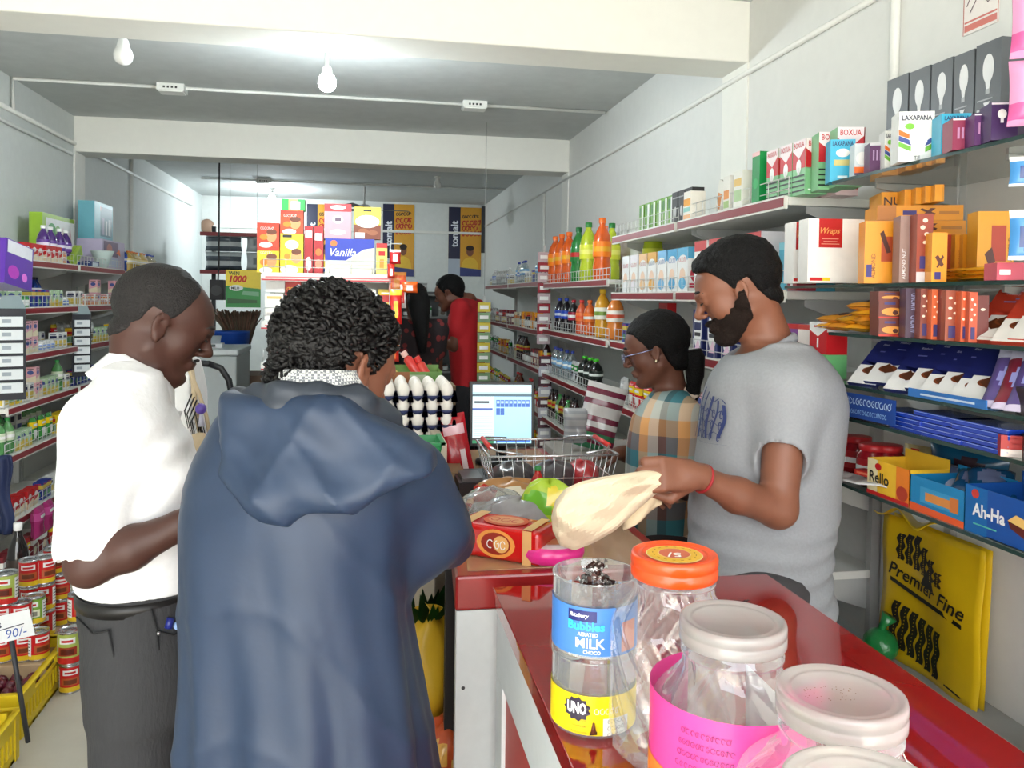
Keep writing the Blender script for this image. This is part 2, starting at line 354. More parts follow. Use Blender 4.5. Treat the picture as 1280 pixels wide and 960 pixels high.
def can(r, h, base, band, pic, name='food_can'):
    e = empty(name); N = 24
    mb = MB(); S = M((190, 192, 195), .25, metal=.9)
    mb.lathe([(0, .003), (r*.93, .003), (r*.97, 0), (r*1.0, .001), (r, .005), (r*.985, .007), (r*.985, h-.007), (r, h-.005), (r, h), (r*.95, h), (r*.93, h-.004), (r*.5, h-.005), (r*.48, h-.004), (0, h-.004)], S, N, cap=False); mb.build('can_body', e)
    mb = MB(); k = .992*r; mb.lathe([(k, .008), (k, h*.24)], M(band, .35), N, cap=False); mb.lathe([(k, h*.24), (k, h-.008)], M(base, .35), N, cap=False)
    def patch(a0, a1, z0, z1, c, ex):
        n = 8; vs_ = [((k+ex)*math.cos(a0+(a1-a0)*i/n), (k+ex)*math.sin(a0+(a1-a0)*i/n), z) for z in (z0, z1) for i in range(n+1)]
        mb.add(vs_, [(i, i+1, n+2+i, n+1+i) for i in range(n)], M(c, .35), True)
    for A in (-PI/2, PI/2):
        patch(A-.85, A+.85, h*.30, h*.56, pic, .0006); patch(A-.6, A+.6, h*.34, h*.5, tuple(int(v*.6) for v in pic), .001)
        patch(A-.7, A+.7, h*.66, h*.84, WHT, .0006); patch(A-.5, A+.5, h*.71, h*.78, RED, .001)
    patch(-.45, .45, h*.2, h*.85, WHT, .0006)
    for q in range(5): patch(-.35, .35, h*(.28+q*.11), h*(.31+q*.11), (70, 70, 75), .001)
    patch(PI-.45, PI+.45, h*.2, h*.85, WHT, .0006)
    for q in range(5): patch(PI-.35, PI+.35, h*(.28+q*.11), h*(.31+q*.11), (70, 70, 75), .001)
    mb.build('label', e); return e
def pouch(w, h, t, base, spec=(), name='pouch', rough=.25, seed=0, mb_only=False):
    # pillow pack with crimped flat ends, standing on z=0, front -Y
    rnd = random.Random(seed); mb = MB(); NU, NV = 10, 12; ph = [rnd.uniform(0, 6) for _ in range(6)]
    def th(u, v):
        e = max(0, 1-abs(2*v-1)**4); g = max(0, 1-abs(2*u-1)**3.5)
        return t/2*(e**.6)*(g**.5)*(1+.10*math.sin(9*u+ph[0]+5*v)+.08*math.sin(13*v+ph[1]))+.0008
    for sgn in (-1, 1):
        P = [[(w*(i/NU-.5)*(1-.06*math.sin(PI*j/NV)), sgn*th(i/NU, j/NV), h*j/NV) for i in range(NU+1)] for j in range(NV+1)]
        vs_ = [p for r_ in P for p in r_]; W = NU+1; fs = []; mats = []
        for j in range(NV):
            for i in range(NU):
                f = (j*W+i, j*W+i+1, (j+1)*W+i+1, (j+1)*W+i); f = f if sgn < 0 else f[::-1]
                u, v = (i+.5)/NU, (j+.5)/NV; c = base
                for s in spec:
                    if s[0] == 'r' and s[1] <= u <= s[3] and s[2] <= v <= s[4]: c = s[5]
                    if s[0] == 'e' and ((u-s[1])/s[3])**2+((v-s[2])/s[4])**2 <= 1: c = s[5]
                mb.add([vs_[k] for k in f], [(0, 1, 2, 3)], M(c, rough, coat=.4), True)
    if mb_only: return mb
    o = mb.build(name); wld(o); return o
def wld(o):
    md = o.modifiers.new('w', 'WELD'); md.merge_threshold = .0004
def packet(w, h, t, base, c2, c3, name='packet', seed=0):
    return pouch(w, h, t, base, [('r', 0, .62, 1, .86, c2), ('e', .5, .34, .33, .2, c3), ('r', .2, .68, .8, .78, WHT)], name, seed=seed)
ORD = ['first', 'second', 'third', 'fourth', 'fifth', 'sixth', 'seventh', 'eighth', 'ninth', 'tenth', 'eleventh', 'twelfth', 'thirteenth', 'fourteenth', 'fifteenth', 'sixteenth', 'seventeenth', 'eighteenth', 'nineteenth', 'twentieth', 'twenty-first', 'twenty-second']
# ---------------------------------------------------------------- gondola shelving
SHW = M((222, 222, 216), .45); SHG = M((176, 178, 176), .5); RAILR = M((134, 28, 38), .35); WIRE = M((215, 216, 214), .35, metal=.3)
def shelf_bay(name, label, group, front_x, back_x, y0, y1, levels, top, guards=True, rail=True, back=True, z0=0., posts=True, depths=None, under=None):
    # a bay of shelving along a side wall; front_x is the edge on the aisle side
    sg = 1 if front_x > back_x else -1
    e = empty(name, ((front_x+back_x)/2, (y0+y1)/2, z0)); tag(e, label, 'shelving unit', group); e0 = e.location
    def L(mb): mb.T = Matrix.Translation(-e0); return mb
    if posts:
        for yy in (y0+.012, y1-.012):
            m = L(MB()); m.box(back_x-.0+sg*.002, yy-.012, z0, back_x+sg*.032, yy+.012, top, SHG); m.build('upright', e)
    if back: m = L(MB()); m.box(min(back_x, back_x+sg*.004), y0, z0+.05, max(back_x, back_x+sg*.004), y1, top, M((205, 207, 204), .5)); m.build('back_panel', e)
    for i, z in enumerate(levels):
        fx = front_x if not depths else back_x+sg*depths[i]
        m = L(MB()); m.box(min(fx, back_x+sg*.006), y0+.004, z-.024, max(fx, back_x+sg*.006), y1-.004, z, SHW if i else SHW)
        s = m.build('shelf', e, bevel=.002)
        if rail:
            m = L(MB()); a, b = sorted((fx, fx+sg*.012)); m.box(a, y0+.01, z-.034, b, y1-.01, z+.004, SHW)
            a, b = sorted((fx+sg*.012, fx+sg*.0135)); m.box(a, y0+.012, z-.028, b, y1-.012, z-.002, RAILR); m.build('price_rail', s)
        for yy in (y0+.02, y1-.02):
            m = L(MB()); x0_, x1_ = back_x+sg*.006, back_x+sg*abs(fx-back_x)*.8
            m.hexa([(x0_, yy-.003, z-.13), (x1_, yy-.003, z-.045), (x1_, yy+.003, z-.045), (x0_, yy+.003, z-.13), (x0_, yy-.003, z-.025), (x1_, yy-.003, z-.025), (x1_, yy+.003, z-.025), (x0_, yy+.003, z-.025)], SHG); m.build('bracket', s)
        if guards:
            m = L(MB()); gx = fx-sg*.008; r = .0016
            for zz in (z+.025, z+.06): m.tube([(gx, y0+.02, zz), (gx, y1-.02, zz)], r, WIRE, 4)
            n = int((y1-y0)/.06)
            for k in range(n+1): yy = y0+.02+(y1-y0-.04)*k/n; m.tube([(gx, yy, z), (gx, yy, z+.06)], r, WIRE, 4)
            m.build('wire_guard', s)
    return e
# ---------------------------------------------------------------- row filler
def fill_row(side, where, x_front, y0, y1, z, kinds, seed, hmax, group, rows=1, gap=(.004, .02)):
    """puts single products side by side from y0 (near) to y1 (far); side -1 = right wall facing -X, +1 = left wall facing +X"""
    rnd = random.Random(seed); y = y0; rz = PI/2 if side > 0 else -PI/2; n = 0; items = []
    while True:
        k = rnd.choice(kinds); rep = rnd.randint(1, 3)
        stop = False
        for _ in range(rep):
            wdt, dpt = k['w'], k.get('d', k['w'])
            if y+wdt > y1: stop = True; break
            items.append((k, y+wdt/2, rnd.uniform(0, .02), rnd.uniform(-.06, .06))); y += wdt+rnd.uniform(*gap)
        if stop: break
        if rnd.random() < .15: y += rnd.uniform(.02, .05)
    cnt = {}
    for k, yy, dx, rot in items: cnt[k['key']] = cnt.get(k['key'], 0)+1
    seen = {}
    for k, yy, dx, rot in items:
        seen[k['key']] = seen.get(k['key'], 0)+1; i = seen[k['key']]
        if cnt[k['key']] == 1: lab = '%s on %s' % (k['look'], where)
        else: lab = '%s, %s from near end, %s' % (k['look'], ORD[min(i-1, 21)], where)
        x = x_front - side*(k.get('d', k['w'])/2+.012+dx)
        inst(k['key'], k['b'], (x, yy, z+.0005), rz+rot, lab, k['cat'], group)
        if k.get('stack') and rnd.random() < .6:
            inst(k['key'], k['b'], (x, yy, z+k['h']+.0015), rz+rot+.03, 'upper '+lab, k['cat'], group)
    return items
def kc(key, look, w, d, h, base, seed, cat='box', name='carton', stack=False):
    rnd = random.Random(seed); sp = rand_spec(rnd, base)
    return dict(key=key, look=look, w=w, d=d, h=h, cat=cat, stack=stack, b=lambda: carton(w, d, h, base, sp, name))
def kb(key, look, r, h, cap, liq, lab, lab2=None, name='bottle', clear=False):
    return dict(key=key, look=look, w=2*r, h=h, cat='bottle', b=lambda: bottle(r, h, cap, liq, lab, lab2, name, clear))
def kj(key, look, r, h, lid, body, lab, name='jar'):
    return dict(key=key, look=look, w=2*r, h=h, cat='jar', b=lambda: jar_small(r, h, lid, body, lab, name))
def kp(key, look, w, h, t, base, c2, c3, name='packet', seed=0):
    return dict(key=key, look=look, w=w, d=t, h=h, cat='packet', b=lambda: packet(w, h, t, base, c2, c3, name, seed))
K = {}
def reg(d): K[d['key']] = d
reg(kc('c_white', 'white printed carton', .06, .05, .085, WHT, 3))
reg(kc('c_green', 'pale green carton', .055, .05, .09, (178, 206, 170), 4))
reg(kc('c_pink', 'pink carton', .06, .05, .08, (226, 170, 180), 5, stack=True))
reg(kc('c_red', 'red carton', .07, .05, .09, RED, 6))
reg(kc('c_yel', 'yellow carton', .06, .05, .10, YEL, 7))
reg(kc('c_blue', 'blue carton', .06, .05, .09, BLU, 8))
reg(kc('c_cream', 'cream carton', .07, .05, .11, CRM, 9))
reg(kc('c_gold', 'golden tea carton', .06, .06, .12, GLD, 10))
reg(kc('c_soap', 'small white soap box', .08, .05, .035, WHT, 11, stack=True, name='soap_box'))
reg(kc('c_soapg', 'small green soap box', .08, .05, .035, (150, 190, 150), 12, stack=True, name='soap_box'))
reg(kc('c_tallw', 'tall white carton', .06, .06, .16, WHT, 13))
reg(kc('c_maroon', 'maroon carton', .07, .05, .12, MAR, 14))
reg(kb('b_clear', 'clear water bottle', .03, .18, BLU, (235, 242, 245), (120, 170, 210), clear=True))
reg(kb('b_green', 'green topped bottle', .03, .17, GRN, (96, 160, 96), (205, 215, 190)))
reg(kb('b_blue', 'blue bottle', .028, .16, NAV, (40, 80, 170), WHT))
reg(kb('b_white', 'white plastic bottle', .026, .15, WHT, (232, 232, 228), (90, 120, 190)))
reg(kb('b_purple', 'purple capped small bottle', .022, .11, WHT, PUR, WHT))
reg(kb('b_amber', 'amber sauce bottle', .028, .19, RED, (120, 50, 20), YEL, RED))
reg(kb('b_dark', 'dark cordial bottle', .03, .19, BLK, (50, 20, 25), (190, 170, 60), RED))
reg(kb('b_oil', 'golden oil bottle', .035, .15, (200, 110, 30), (205, 170, 70), (225, 210, 150), clear=False))
reg(kb('b_oilb', 'oil bottle with blue cap', .035, .15, (30, 60, 140), (170, 160, 110), (225, 210, 190)))
reg(kj('j_black', 'glass jar with black lid', .032, .085, BLK, (90, 60, 50), WHT))
reg(kj('j_red', 'red jam jar', .032, .095, RED, (130, 30, 25), YEL))
reg(kj('j_green', 'green cream jar', .03, .06, (40, 130, 70), (80, 170, 90), WHT))
reg(kj('j_white', 'small white jar', .03, .05, WHT, (225, 225, 225), (120, 150, 210)))
reg(kp('p_silver', 'silver and green packet', .09, .13, .03, (200, 205, 205), GRN, NAV, seed=1))
reg(kp('p_yel', 'yellow packet', .09, .12, .03, YEL, RED, WHT, seed=2))
reg(kp('p_red', 'red packet', .09, .12, .03, RED, YEL, WHT, seed=3))
reg(kp('p_blue', 'blue sachet packet', .08, .11, .03, (50, 90, 180), WHT, CYN, seed=4))
reg(kp('p_orange', 'orange noodle packet', .10, .12, .03, ORG, YEL, RED, seed=5))
reg(kp('p_green', 'green packet', .09, .13, .03, (60, 140, 60), YEL, WHT, seed=6))
reg(kp('p_clear', 'clear grey bag', .10, .13, .04, (170, 172, 170), (200, 200, 200), (120, 110, 100), seed=7))
# ================================================================ right wall shelving
RF = 1.2  # aisle edge of the right shelves
GRPR = 'white gondola bays along the right wall'
shelf_bay('shelving_unit', 'white shelf bay behind grey shirt man, red price rails, cartons and bulbs on top', GRPR, RF, XR, 2.18, 3.02, [.22, .50, .785, 1.08, 1.378, 1.613, 1.885], 1.90)
shelf_bay('shelving_unit', 'white shelf bay between the grey shirt man and the soda bottles', GRPR, RF, XR, 3.03, 3.87, [.22, .50, .785, 1.08, 1.378, 1.613, 1.885], 1.90)
shelf_bay('shelving_unit', 'white shelf bay holding orange and green soda bottles on its top shelf', GRPR, RF, XR, 3.93, 5.42, [.22, .50, .785, 1.08, 1.375, 1.682], 1.69)
shelf_bay('shelving_unit', 'white shelf bay just beyond the soda bottles, left of them in view', GRPR, RF, XR, 5.46, 6.80, [.22, .50, .785, 1.09, 1.358, 1.70], 1.71)
shelf_bay('shelving_unit', 'farthest white shelf bay on the right wall, behind the red shirt man', GRPR, RF, XR, 6.82, 8.15, [.22, .50, .785, 1.09, 1.358, 1.70], 1.71)
GI = 'products on the right wall shelves'
f = lambda z, y0, y1, kinds, seed, where: fill_row(-1, where, RF, y0, y1, z, [K[k] for k in kinds.split()], seed, .2, GI)
# farthest bays
T1 = 'bay beyond sodas'; T2 = 'farthest right bay'; T3 = 'soda bay'
f(1.70, 5.5, 6.75, 'b_white c_white b_white c_tallw b_clear c_blue', 21, 'top shelf of '+T1)
f(1.70, 6.9, 8.1, 'c_white b_white p_clear', 22, 'top shelf of '+T2)
f(1.358, 5.5, 6.75, 'c_cream c_cream j_black j_black c_gold j_red', 23, 'second shelf of '+T1)
f(1.358, 6.9, 8.1, 'j_red p_clear c_maroon', 24, 'second shelf of '+T2)
f(1.09, 5.5, 6.75, 'c_cream c_maroon c_gold b_dark j_black', 25, 'third shelf of '+T1)
f(1.09, 6.9, 8.1, 'c_gold p_yel p_silver', 26, 'third shelf of '+T2)
f(.785, 5.5, 6.75, 'p_red j_red p_green b_amber', 27, 'fourth shelf of '+T1)
f(.785, 6.9, 8.1, 'p_yel p_green', 28, 'fourth shelf of '+T2)
# soda bay lower shelves
f(1.08, 4.62, 5.38, 'b_clear b_clear p_silver', 30, 'third shelf of '+T3)
f(.785, 4.26, 5.38, 'b_amber b_dark p_clear b_green j_red', 31, 'fourth shelf of '+T3)
f(.50, 4.26, 5.38, 'p_orange p_yel c_gold p_red', 32, 'fifth shelf of '+T3)
f(.50, 5.5, 6.75, 'p_red p_orange', 33, 'fifth shelf of '+T1)
# soda bay, top shelf: tall sodas
GS = 'soda bottles on the right shelves'
def soda(key, px, z, liq, cap, lab, lab2, look, r=.05, h=.34, dx=0., Y=None, X=None, name='soda_bottle', where='on top shelf of the soda bay'):
    y = Y if Y else YX(px, RF+.06); inst(key, lambda: bottle(r, h, cap, liq, lab, lab2, name), (RF+.065+dx, y, z), 0, look+' '+where, 'bottle', GS)
OR1 = (240, 100, 20); LM = (200, 220, 40); DG = (30, 120, 50)
soda('s_or', 750, 1.683, OR1, ORG, (250, 130, 20), (240, 170, 40), 'large orange soda bottle nearest the camera,')
soda('s_lime', 733, 1.683, LM, DG, (220, 225, 60), (240, 240, 120), 'yellow green soda bottle behind the large orange one,')
soda('s_green', 721, 1.683, (40, 140, 60), (20, 100, 45), DG, (200, 40, 40), 'dark green soda bottle between lime and orange ones,', h=.33)
soda('s_or2', 709, 1.683, OR1, ORG, (250, 130, 20), (240, 170, 40), 'orange soda bottle just left of the green one,', h=.32)
soda('s_or2', 700, 1.683, OR1, ORG, (250, 130, 20), (240, 170, 40), 'orange soda bottle second left of the green one,', h=.32)
soda('s_or2', 692, 1.683, OR1, ORG, (250, 130, 20), (240, 170, 40), 'farthest orange soda bottle, left of the others,', h=.32)
soda('s_lime', 733, 1.683, LM, DG, (220, 225, 60), (240, 240, 120), 'lime soda bottle at the back against the wall,', dx=.14)
soda('s_or', 750, 1.683, OR1, ORG, (250, 130, 20), (240, 170, 40), 'orange soda bottle half hidden at the back,', dx=.15, Y=4.75)
soda('s_lime', 0, 1.615, (225, 230, 60), (200, 215, 40), (225, 230, 100), (245, 245, 160), 'pale yellow bottle behind the diaper packs,', Y=3.74, dx=.09, h=.22, where='on the second shelf of the near bay')
# second shelf: cola, orange and juice bottles
z = 1.376; W2 = 'on the second shelf under the soda bottles'
soda('s_juice', 752, z, (235, 170, 40), (240, 200, 40), (238, 236, 220), (120, 150, 60), 'tall white labelled juice bottle with yellow cap', h=.26, r=.045, where=W2)
soda('s_juice2', 768, z, (240, 140, 50), ORG, (238, 230, 220), (220, 90, 60), 'tall white labelled juice bottle with orange cap', h=.24, r=.045, where=W2)
soda('s_or3', 736, z, (240, 110, 30), ORG, (240, 120, 40), WHT, 'small orange drink bottle beside the juice', h=.2, r=.035, where=W2)
soda('s_or4', 726, z, (235, 100, 60), (220, 60, 60), (240, 120, 60), (240, 90, 50), 'coral drink bottle between cola and orange', h=.2, r=.036, where=W2)
soda('s_cola', 716, z, (30, 22, 26), (180, 30, 50), (160, 30, 60), WHT, 'dark cola bottle with crimson label', h=.2, r=.035, where=W2)
soda('s_pep', 707, z, (24, 22, 34), (30, 60, 160), (30, 70, 180), (200, 210, 230), 'dark cola bottle with blue label, nearer one,', h=.21, r=.036, where=W2)
soda('s_pep', 699, z, (24, 22, 34), (30, 60, 160), (30, 70, 180), (200, 210, 230), 'dark cola bottle with blue label, farther one,', h=.21, r=.036, where=W2)
# third shelf: shampoo with bright green
z = 1.081
for i, px in enumerate((744, 737, 730)):
    inst('shamp', lambda: bottle(.04, .17, (70, 200, 40), (20, 24, 22), (30, 40, 34), (230, 235, 230), 'cleaner_bottle'), (RF+.06, YX(px, RF+.05), z), 0, 'black bottle with bright green cap on third soda bay shelf, %s from near end' % ORD[i], 'bottle', GS)
# near bays
W1 = 'second shelf of the near right bay'
def facing(key, bld, X, y, z, label, cat, group=None, rot=0., tilt=None): return inst(key, bld, (X, y, z), -PI/2+rot, label, cat, group, tilt=tilt)
def diaper(c1, c2):
    return lambda: carton(.10, .07, .175, WHT, [('r', 'F', 0, .72, 1, 1, c1), ('e', 'F', .5, .72, .42, .12, WHT), ('s', 'F', .12, .68, .12, .76, c2, 5), ('e', 'F', .5, .35, .3, .2, (238, 205, 180)), ('e', 'F', .5, .2, .36, .13, c1), ('r', 'R', .0, .75, 1, 1, c1), ('e', 'R', .5, .4, .35, .18, c2), ('r', 'R', .1, .1, .9, .2, c2)], 'diaper_pack', bevel=.01)
cols = [((238, 238, 240), (200, 60, 80)), ((240, 235, 240), (200, 60, 80)), ((232, 190, 140), (180, 60, 60)), ((225, 170, 80), (40, 110, 160)), ((120, 180, 220), (30, 80, 160)), ((70, 160, 205), (30, 80, 170)), ((90, 175, 215), (200, 60, 80))]
names_ = ['white and pink', 'white and red', 'cream', 'golden yellow topped', 'pale blue', 'sky blue', 'cyan topped']
for i, px in enumerate((776, 786, 797, 808, 820, 833, 846)):
    facing('diap%d' % i, diaper(*cols[i]), RF+.055, YX(px, RF), 1.6135, '%s diaper pack on the second shelf left of the grey shirt man' % names_[i], 'packet', 'diaper packs on the second shelf')
for i, (px, c) in enumerate(((866, WHT), (884, (240, 240, 238)), (905, WHT), (930, (235, 232, 235)))):
    facing('dw%d' % i, lambda c=c: carton(.11, .09, .19, c, [('r', 'F', 0, .8, 1, 1, (200, 60, 60)), ('e', 'F', .5, .45, .35, .2, (170, 190, 210))], 'carton'), RF+.07, YX(px, RF), 1.6135, 'white carton on second shelf hidden behind the grey shirt man, %s from left' % ORD[i], 'box', 'white cartons behind the man')
for i, px in enumerate((958, 978)):
    facing('dc', lambda: carton(.085, .08, .15, (70, 165, 195), [('r', 'F', 0, .85, 1, 1, (130, 200, 215)), ('r', 'F', .1, .3, .9, .55, (50, 145, 180))], 'carton'), RF+.10, YX(px, RF), 1.6135, '%s teal carton behind the grey shirt man head' % ('left' if i == 0 else 'right'), 'box', 'teal cartons')
facing('dred', lambda: carton(.05, .06, .06, (150, 30, 50), [('r', 'F', .3, .1, .6, .9, WHT)], 'carton'), RF+.03, YX(989, RF), 1.6135, 'small maroon and white carton left of the two white gift cartons', 'box')
# two big white cartons with red panel, picture of a spiky brown fruit
def gift(wd):
    sp = [('r', 'F', .14 if wd > .12 else .1, .55, .45 if wd > .12 else .75, 1, (186, 30, 30)), ('r', 'F', .03, .03, .2, .08, RED), ('r', 'F', .2, .03, .3, .08, YEL)]
    if wd > .12: sp += [('t', 'F', .16, .74, .12, 'Wraps', (225, 160, 90), dict(shear=.4, fit=.26)), ('r', 'F', .18, .68, .4, .69, (225, 160, 140)), ('r', 'F', .2, .64, .38, .65, (225, 160, 140)), ('r', 'F', .17, .6, .41, .61, (225, 160, 140)), ('e', 'F', .82, .17, .11, .09, (96, 52, 42)), ('e', 'F', .78, .16, .05, .05, (60, 30, 26))]+[('p', 'F', [(.78+.04*k, .24), (.70+.045*k, .40), (.79+.04*k, .24)], (90, 55, 45)) for k in range(5)]
    else: sp += [('t', 'F', .14, .74, .12, 'Wr', (225, 160, 90), dict(shear=.4, fit=.5)), ('r', 'F', .2, .68, .66, .69, (225, 160, 140)), ('r', 'F', .2, .64, .66, .65, (225, 160, 140))]
    return lambda: carton(wd, .06, .165, (238, 236, 232), sp, 'gift_carton')
p0 = PY(1012, 357, 1.93); p1 = PY(1100, 357, 1.93)
o = inst('gift1', gift((p1-p0).length), ((p0.x+p1.x)/2, 1.955, 1.632), -.12, 'large white carton with red panel and brown spiky fruit picture', 'box')
p2 = PY(994, 357, 2.02); p3 = PY(1020, 357, 2.02)
inst('gift2', gift(.065), ((p2.x+p3.x)/2+.005, 2.06, 1.632), -.1, 'narrow white carton with red panel behind left of the larger one', 'box')
# under: third shelf near bays: toothpaste/insect packs, red cylinders
def packv(c1, c2): return lambda: carton(.09, .05, .17, c1, [('e', 'F', .5, .55, .42, .4, WHT), ('r', 'F', .15, .55, .85, .72, c2), ('r', 'F', .2, .42, .8, .5, (40, 40, 50)), ('p', 'F', [(.2, .1), (.8, .1), (.6, .38)], (235, 200, 220))], 'detergent_pack')
for i, px in enumerate((866, 884, 902)):
    facing('pkv', packv((40, 50, 110), (30, 40, 90)), RF+.045, YX(px, RF), 1.3785, 'navy and white detergent pack between the woman and man, %s from left' % ORD[i], 'packet', 'navy and white detergent packs')
f(1.378, 3.35, 3.82, 'c_blue b_blue', 41, 'third shelf above the plaid woman')
facing('rp', lambda: carton(.10, .04, .10, (180, 25, 30), [('r', 'F', .1, .6, .9, .9, (150, 15, 20))], 'carton'), RF+.08, YX(812, RF), 1.47, 'red carton high under the shelf above the plaid woman', 'box')
for i, (px, c, c2, look) in enumerate(((985, (120, 60, 140), RED, 'purple and red carton'), (1003, (235, 225, 220), (200, 60, 50), 'white carton with red edge'),)):
    facing('n3%d' % i, lambda c=c, c2=c2: carton(.08, .06, .14, c, [('r', 'F', 0, .9, 1, 1, c2), ('r', 'F', .2, .3, .8, .5, c2)], 'carton'), RF+.04, YX(px, RF), 1.3785, look+' behind the shoulder of the grey shirt man', 'box')
facing('n3r', lambda: carton(.085, .06, .085, (196, 26, 34), [('p', 'F', [(0, 1), (1, 1), (1, .8), (.5, .55), (0, .75)], WHT), ('r', 'F', .25, .84, .75, .9, RED), ('r', 'F', .45, .2, .55, .5, WHT), ('r', 'R', 0, .7, 1, 1, WHT)], 'milk_carton'), RF+.03, YX(1023, RF), 1.443, 'red and white carton stacked on green one left of the chocolate shelves', 'box')
facing('n3g', lambda: carton(.085, .06, .064, (110, 185, 120), [('r', 'F', .1, .3, .9, .6, (90, 165, 105))], 'carton'), RF+.03, YX(1023, RF), 1.3785, 'pale green carton under the red and white one', 'box')
f(1.08, 2.25, 2.98, 'c_pink p_red c_maroon j_green', 42, 'fourth shelf behind grey shirt man')
f(1.08, 3.08, 3.84, 'p_red c_maroon p_clear c_pink', 43, 'fourth shelf behind the plaid woman')
f(.785, 2.25, 2.98, 'p_red c_blue j_red', 44, 'fifth shelf behind grey shirt man')
f(.785, 3.08, 3.84, 'p_silver p_red p_green', 45, 'fifth shelf behind the plaid woman')
# top shelf: sticks, bulbs
z = 1.8855
for i, px in enumerate((789, 796, 803, 810, 817, 824)):
    facing('card', lambda: carton(.06, .02, .13, (110, 160, 60), [('r', 'F', .55, .05, .95, .95, (225, 228, 222)), ('r', 'F', .1, .6, .45, .9, (60, 120, 50))], 'incense_box'), RF+.05, YX(px, RF), z, 'green and white incense box at far end of the top shelf, %s from left' % ORD[i], 'box', 'green incense boxes')
for i, px in enumerate((831, 838, 847)):
    facing('drk', lambda: carton(.07, .05, .135, (44, 42, 44), [('e', 'F', .55, .4, .16, .16, (205, 205, 205)), ('r', 'F', .1, .8, .9, .84, (150, 150, 150))], 'bulb_carton'), RF+.06, YX(px, RF), z, 'charcoal bulb carton on the top shelf, %s from left of three' % ORD[i], 'box', 'charcoal bulb cartons')
facing('tr1', lambda: carton(.065, .06, .11, (236, 232, 222), [('r', 'F', 0, .5, 1, .75, GLD), ('r', 'F', 0, .3, 1, .45, (140, 200, 190)), ('r', 'F', 0, .02, 1, .2, (225, 170, 120))], 'carton'), RF+.03, YX(856, RF), z, 'white carton with gold and teal bands on top shelf', 'box')
facing('tr2', lambda: carton(.05, .05, .11, (225, 224, 215), [('r', 'F', .2, .1, .8, .6, (205, 130, 60))], 'carton'), RF+.05, YX(890, RF)+.03, z+.012, 'tilted pale carton with orange picture on top shelf', 'box', tilt=(0, .35))
facing('tr3', lambda: carton(.05, .05, .12, (228, 226, 218), [('r', 'F', .1, .35, .9, .6, (220, 140, 60)), ('r', 'F', .1, .1, .9, .3, (160, 190, 120))], 'carton'), RF+.03, YX(903, RF), z, 'upright white and orange carton next to the tilted one', 'box')
facing('tr4', lambda: carton(.065, .05, .125, (230, 230, 222), [('r', 'F', .1, .2, .9, .5, (170, 200, 150)), ('r', 'F', .1, .6, .9, .8, (225, 190, 110))], 'carton'), RF+.03, YX(917, RF), z, 'white and pale green carton just left of the green tall one', 'box')
facing('tr5', lambda: carton(.05, .05, .165, (20, 140, 70), [('r', 'F', 0, .92, 1, 1, (235, 190, 190)), ('e', 'F', .5, .4, .3, .1, (40, 170, 90))], 'carton'), RF+.03, YX(939, RF), z, 'tall green carton on top shelf left of the red bulb cartons', 'box')
def bulbbox():
    sp = [('r', 'F', 0, .48, 1, 1, (198, 26, 40))]
    for f_ in 'FR':
        sp += [('r', f_, 0, .48, 1, 1, (198, 26, 40)), ('p', f_, [(0, 1), (1, 1), (1, .85), (.5, .66), (0, .82)], (238, 225, 228)), ('t', f_, .1, .86, .1, 'BOXUA', (198, 26, 40), dict(fit=.8)), ('e', f_, .5, .52, .2, .13, (238, 238, 238)), ('r', f_, .42, .36, .58, .5, (220, 220, 220))]
        sp += [('r', f_, 0, .06+.09*k, 1, .09+.09*k, (30, 40, 34)) for k in range(4)] if f_ == 'F' else [('r', f_, .1, .06, .9, .09, WHT)]
    return carton(.068, .068, .155, (130, 190, 140), sp, 'bulb_carton')
for i, px in enumerate((957, 974, 990)):
    facing('bbx', bulbbox, RF+.045, YX(px, RF), z, 'red, white and green bulb carton, %s from left on the top shelf' % ORD[i], 'box', 'red and green bulb cartons')
for i, px in enumerate((1009, 1026)):
    o = inst('bbx', bulbbox, (RF+.05+.012*i, YX(px, RF), z+.003), -.25, 'red, white and green bulb carton, %s of the two nearest the cyan box' % ('left' if i == 0 else 'right'), 'box', 'red and green bulb cartons')
for i, px in enumerate((985, 1012, 1030)):
    facing('bby', lambda: carton(.07, .07, .18, (232, 205, 208), [('r', 'F', 0, .7, 1, .74, (200, 40, 50)), ('r', 'R', 0, .1, 1, .65, (190, 30, 40))], 'bulb_carton'), RF+.14, YX(px, RF+.1), z, 'pink white bulb carton in back row of the top shelf, %s from left' % ORD[i], 'box', 'pink white bulb cartons')
# ================================================================ glass chocolate shelves near the camera
GLASS = clear_plastic((196, 206, 200), .05)
gu = empty('glass_shelf_rack', (1.36, 1.45, 0)); tag(gu, 'rack of clear glass shelves on brackets holding chocolates and bulb cartons', 'shelving unit')
GF = 1.18
glv = [(1.893, 1.90, 1.93), (1.627, 1.14, 2.16), (1.505, 1.18, 1.93), (1.378, 1.14, 1.93), (1.297, 1.18, 1.93), (1.13, 1.18, 1.95)]
for (z, fx, ye) in glv:
    fx = GF
    m = MB(); m.T = Matrix.Translation(-gu.location); m.box(fx, .95, z-.008, XR-.02, ye, z, M((168, 182, 178), .06, trans=.55, coat=.3)); m.box(fx-.0008, .95, z-.008, fx, ye, z, M((40, 62, 58), .15)); s = m.build('glass_shelf', gu)
    for yy in (1.0, 1.45, 1.88):
        m = MB(); m.T = Matrix.Translation(-gu.location); m.hexa([(XR-.02, yy-.006, z-.06), (GF+.09, yy-.004, z-.02), (GF+.09, yy+.004, z-.02), (XR-.02, yy+.006, z-.06), (XR-.02, yy-.006, z-.009), (GF+.09, yy-.004, z-.009), (GF+.09, yy+.004, z-.009), (XR-.02, yy+.006, z-.009)], M((190, 192, 190), .35, metal=.6)); m.build('bracket', s)
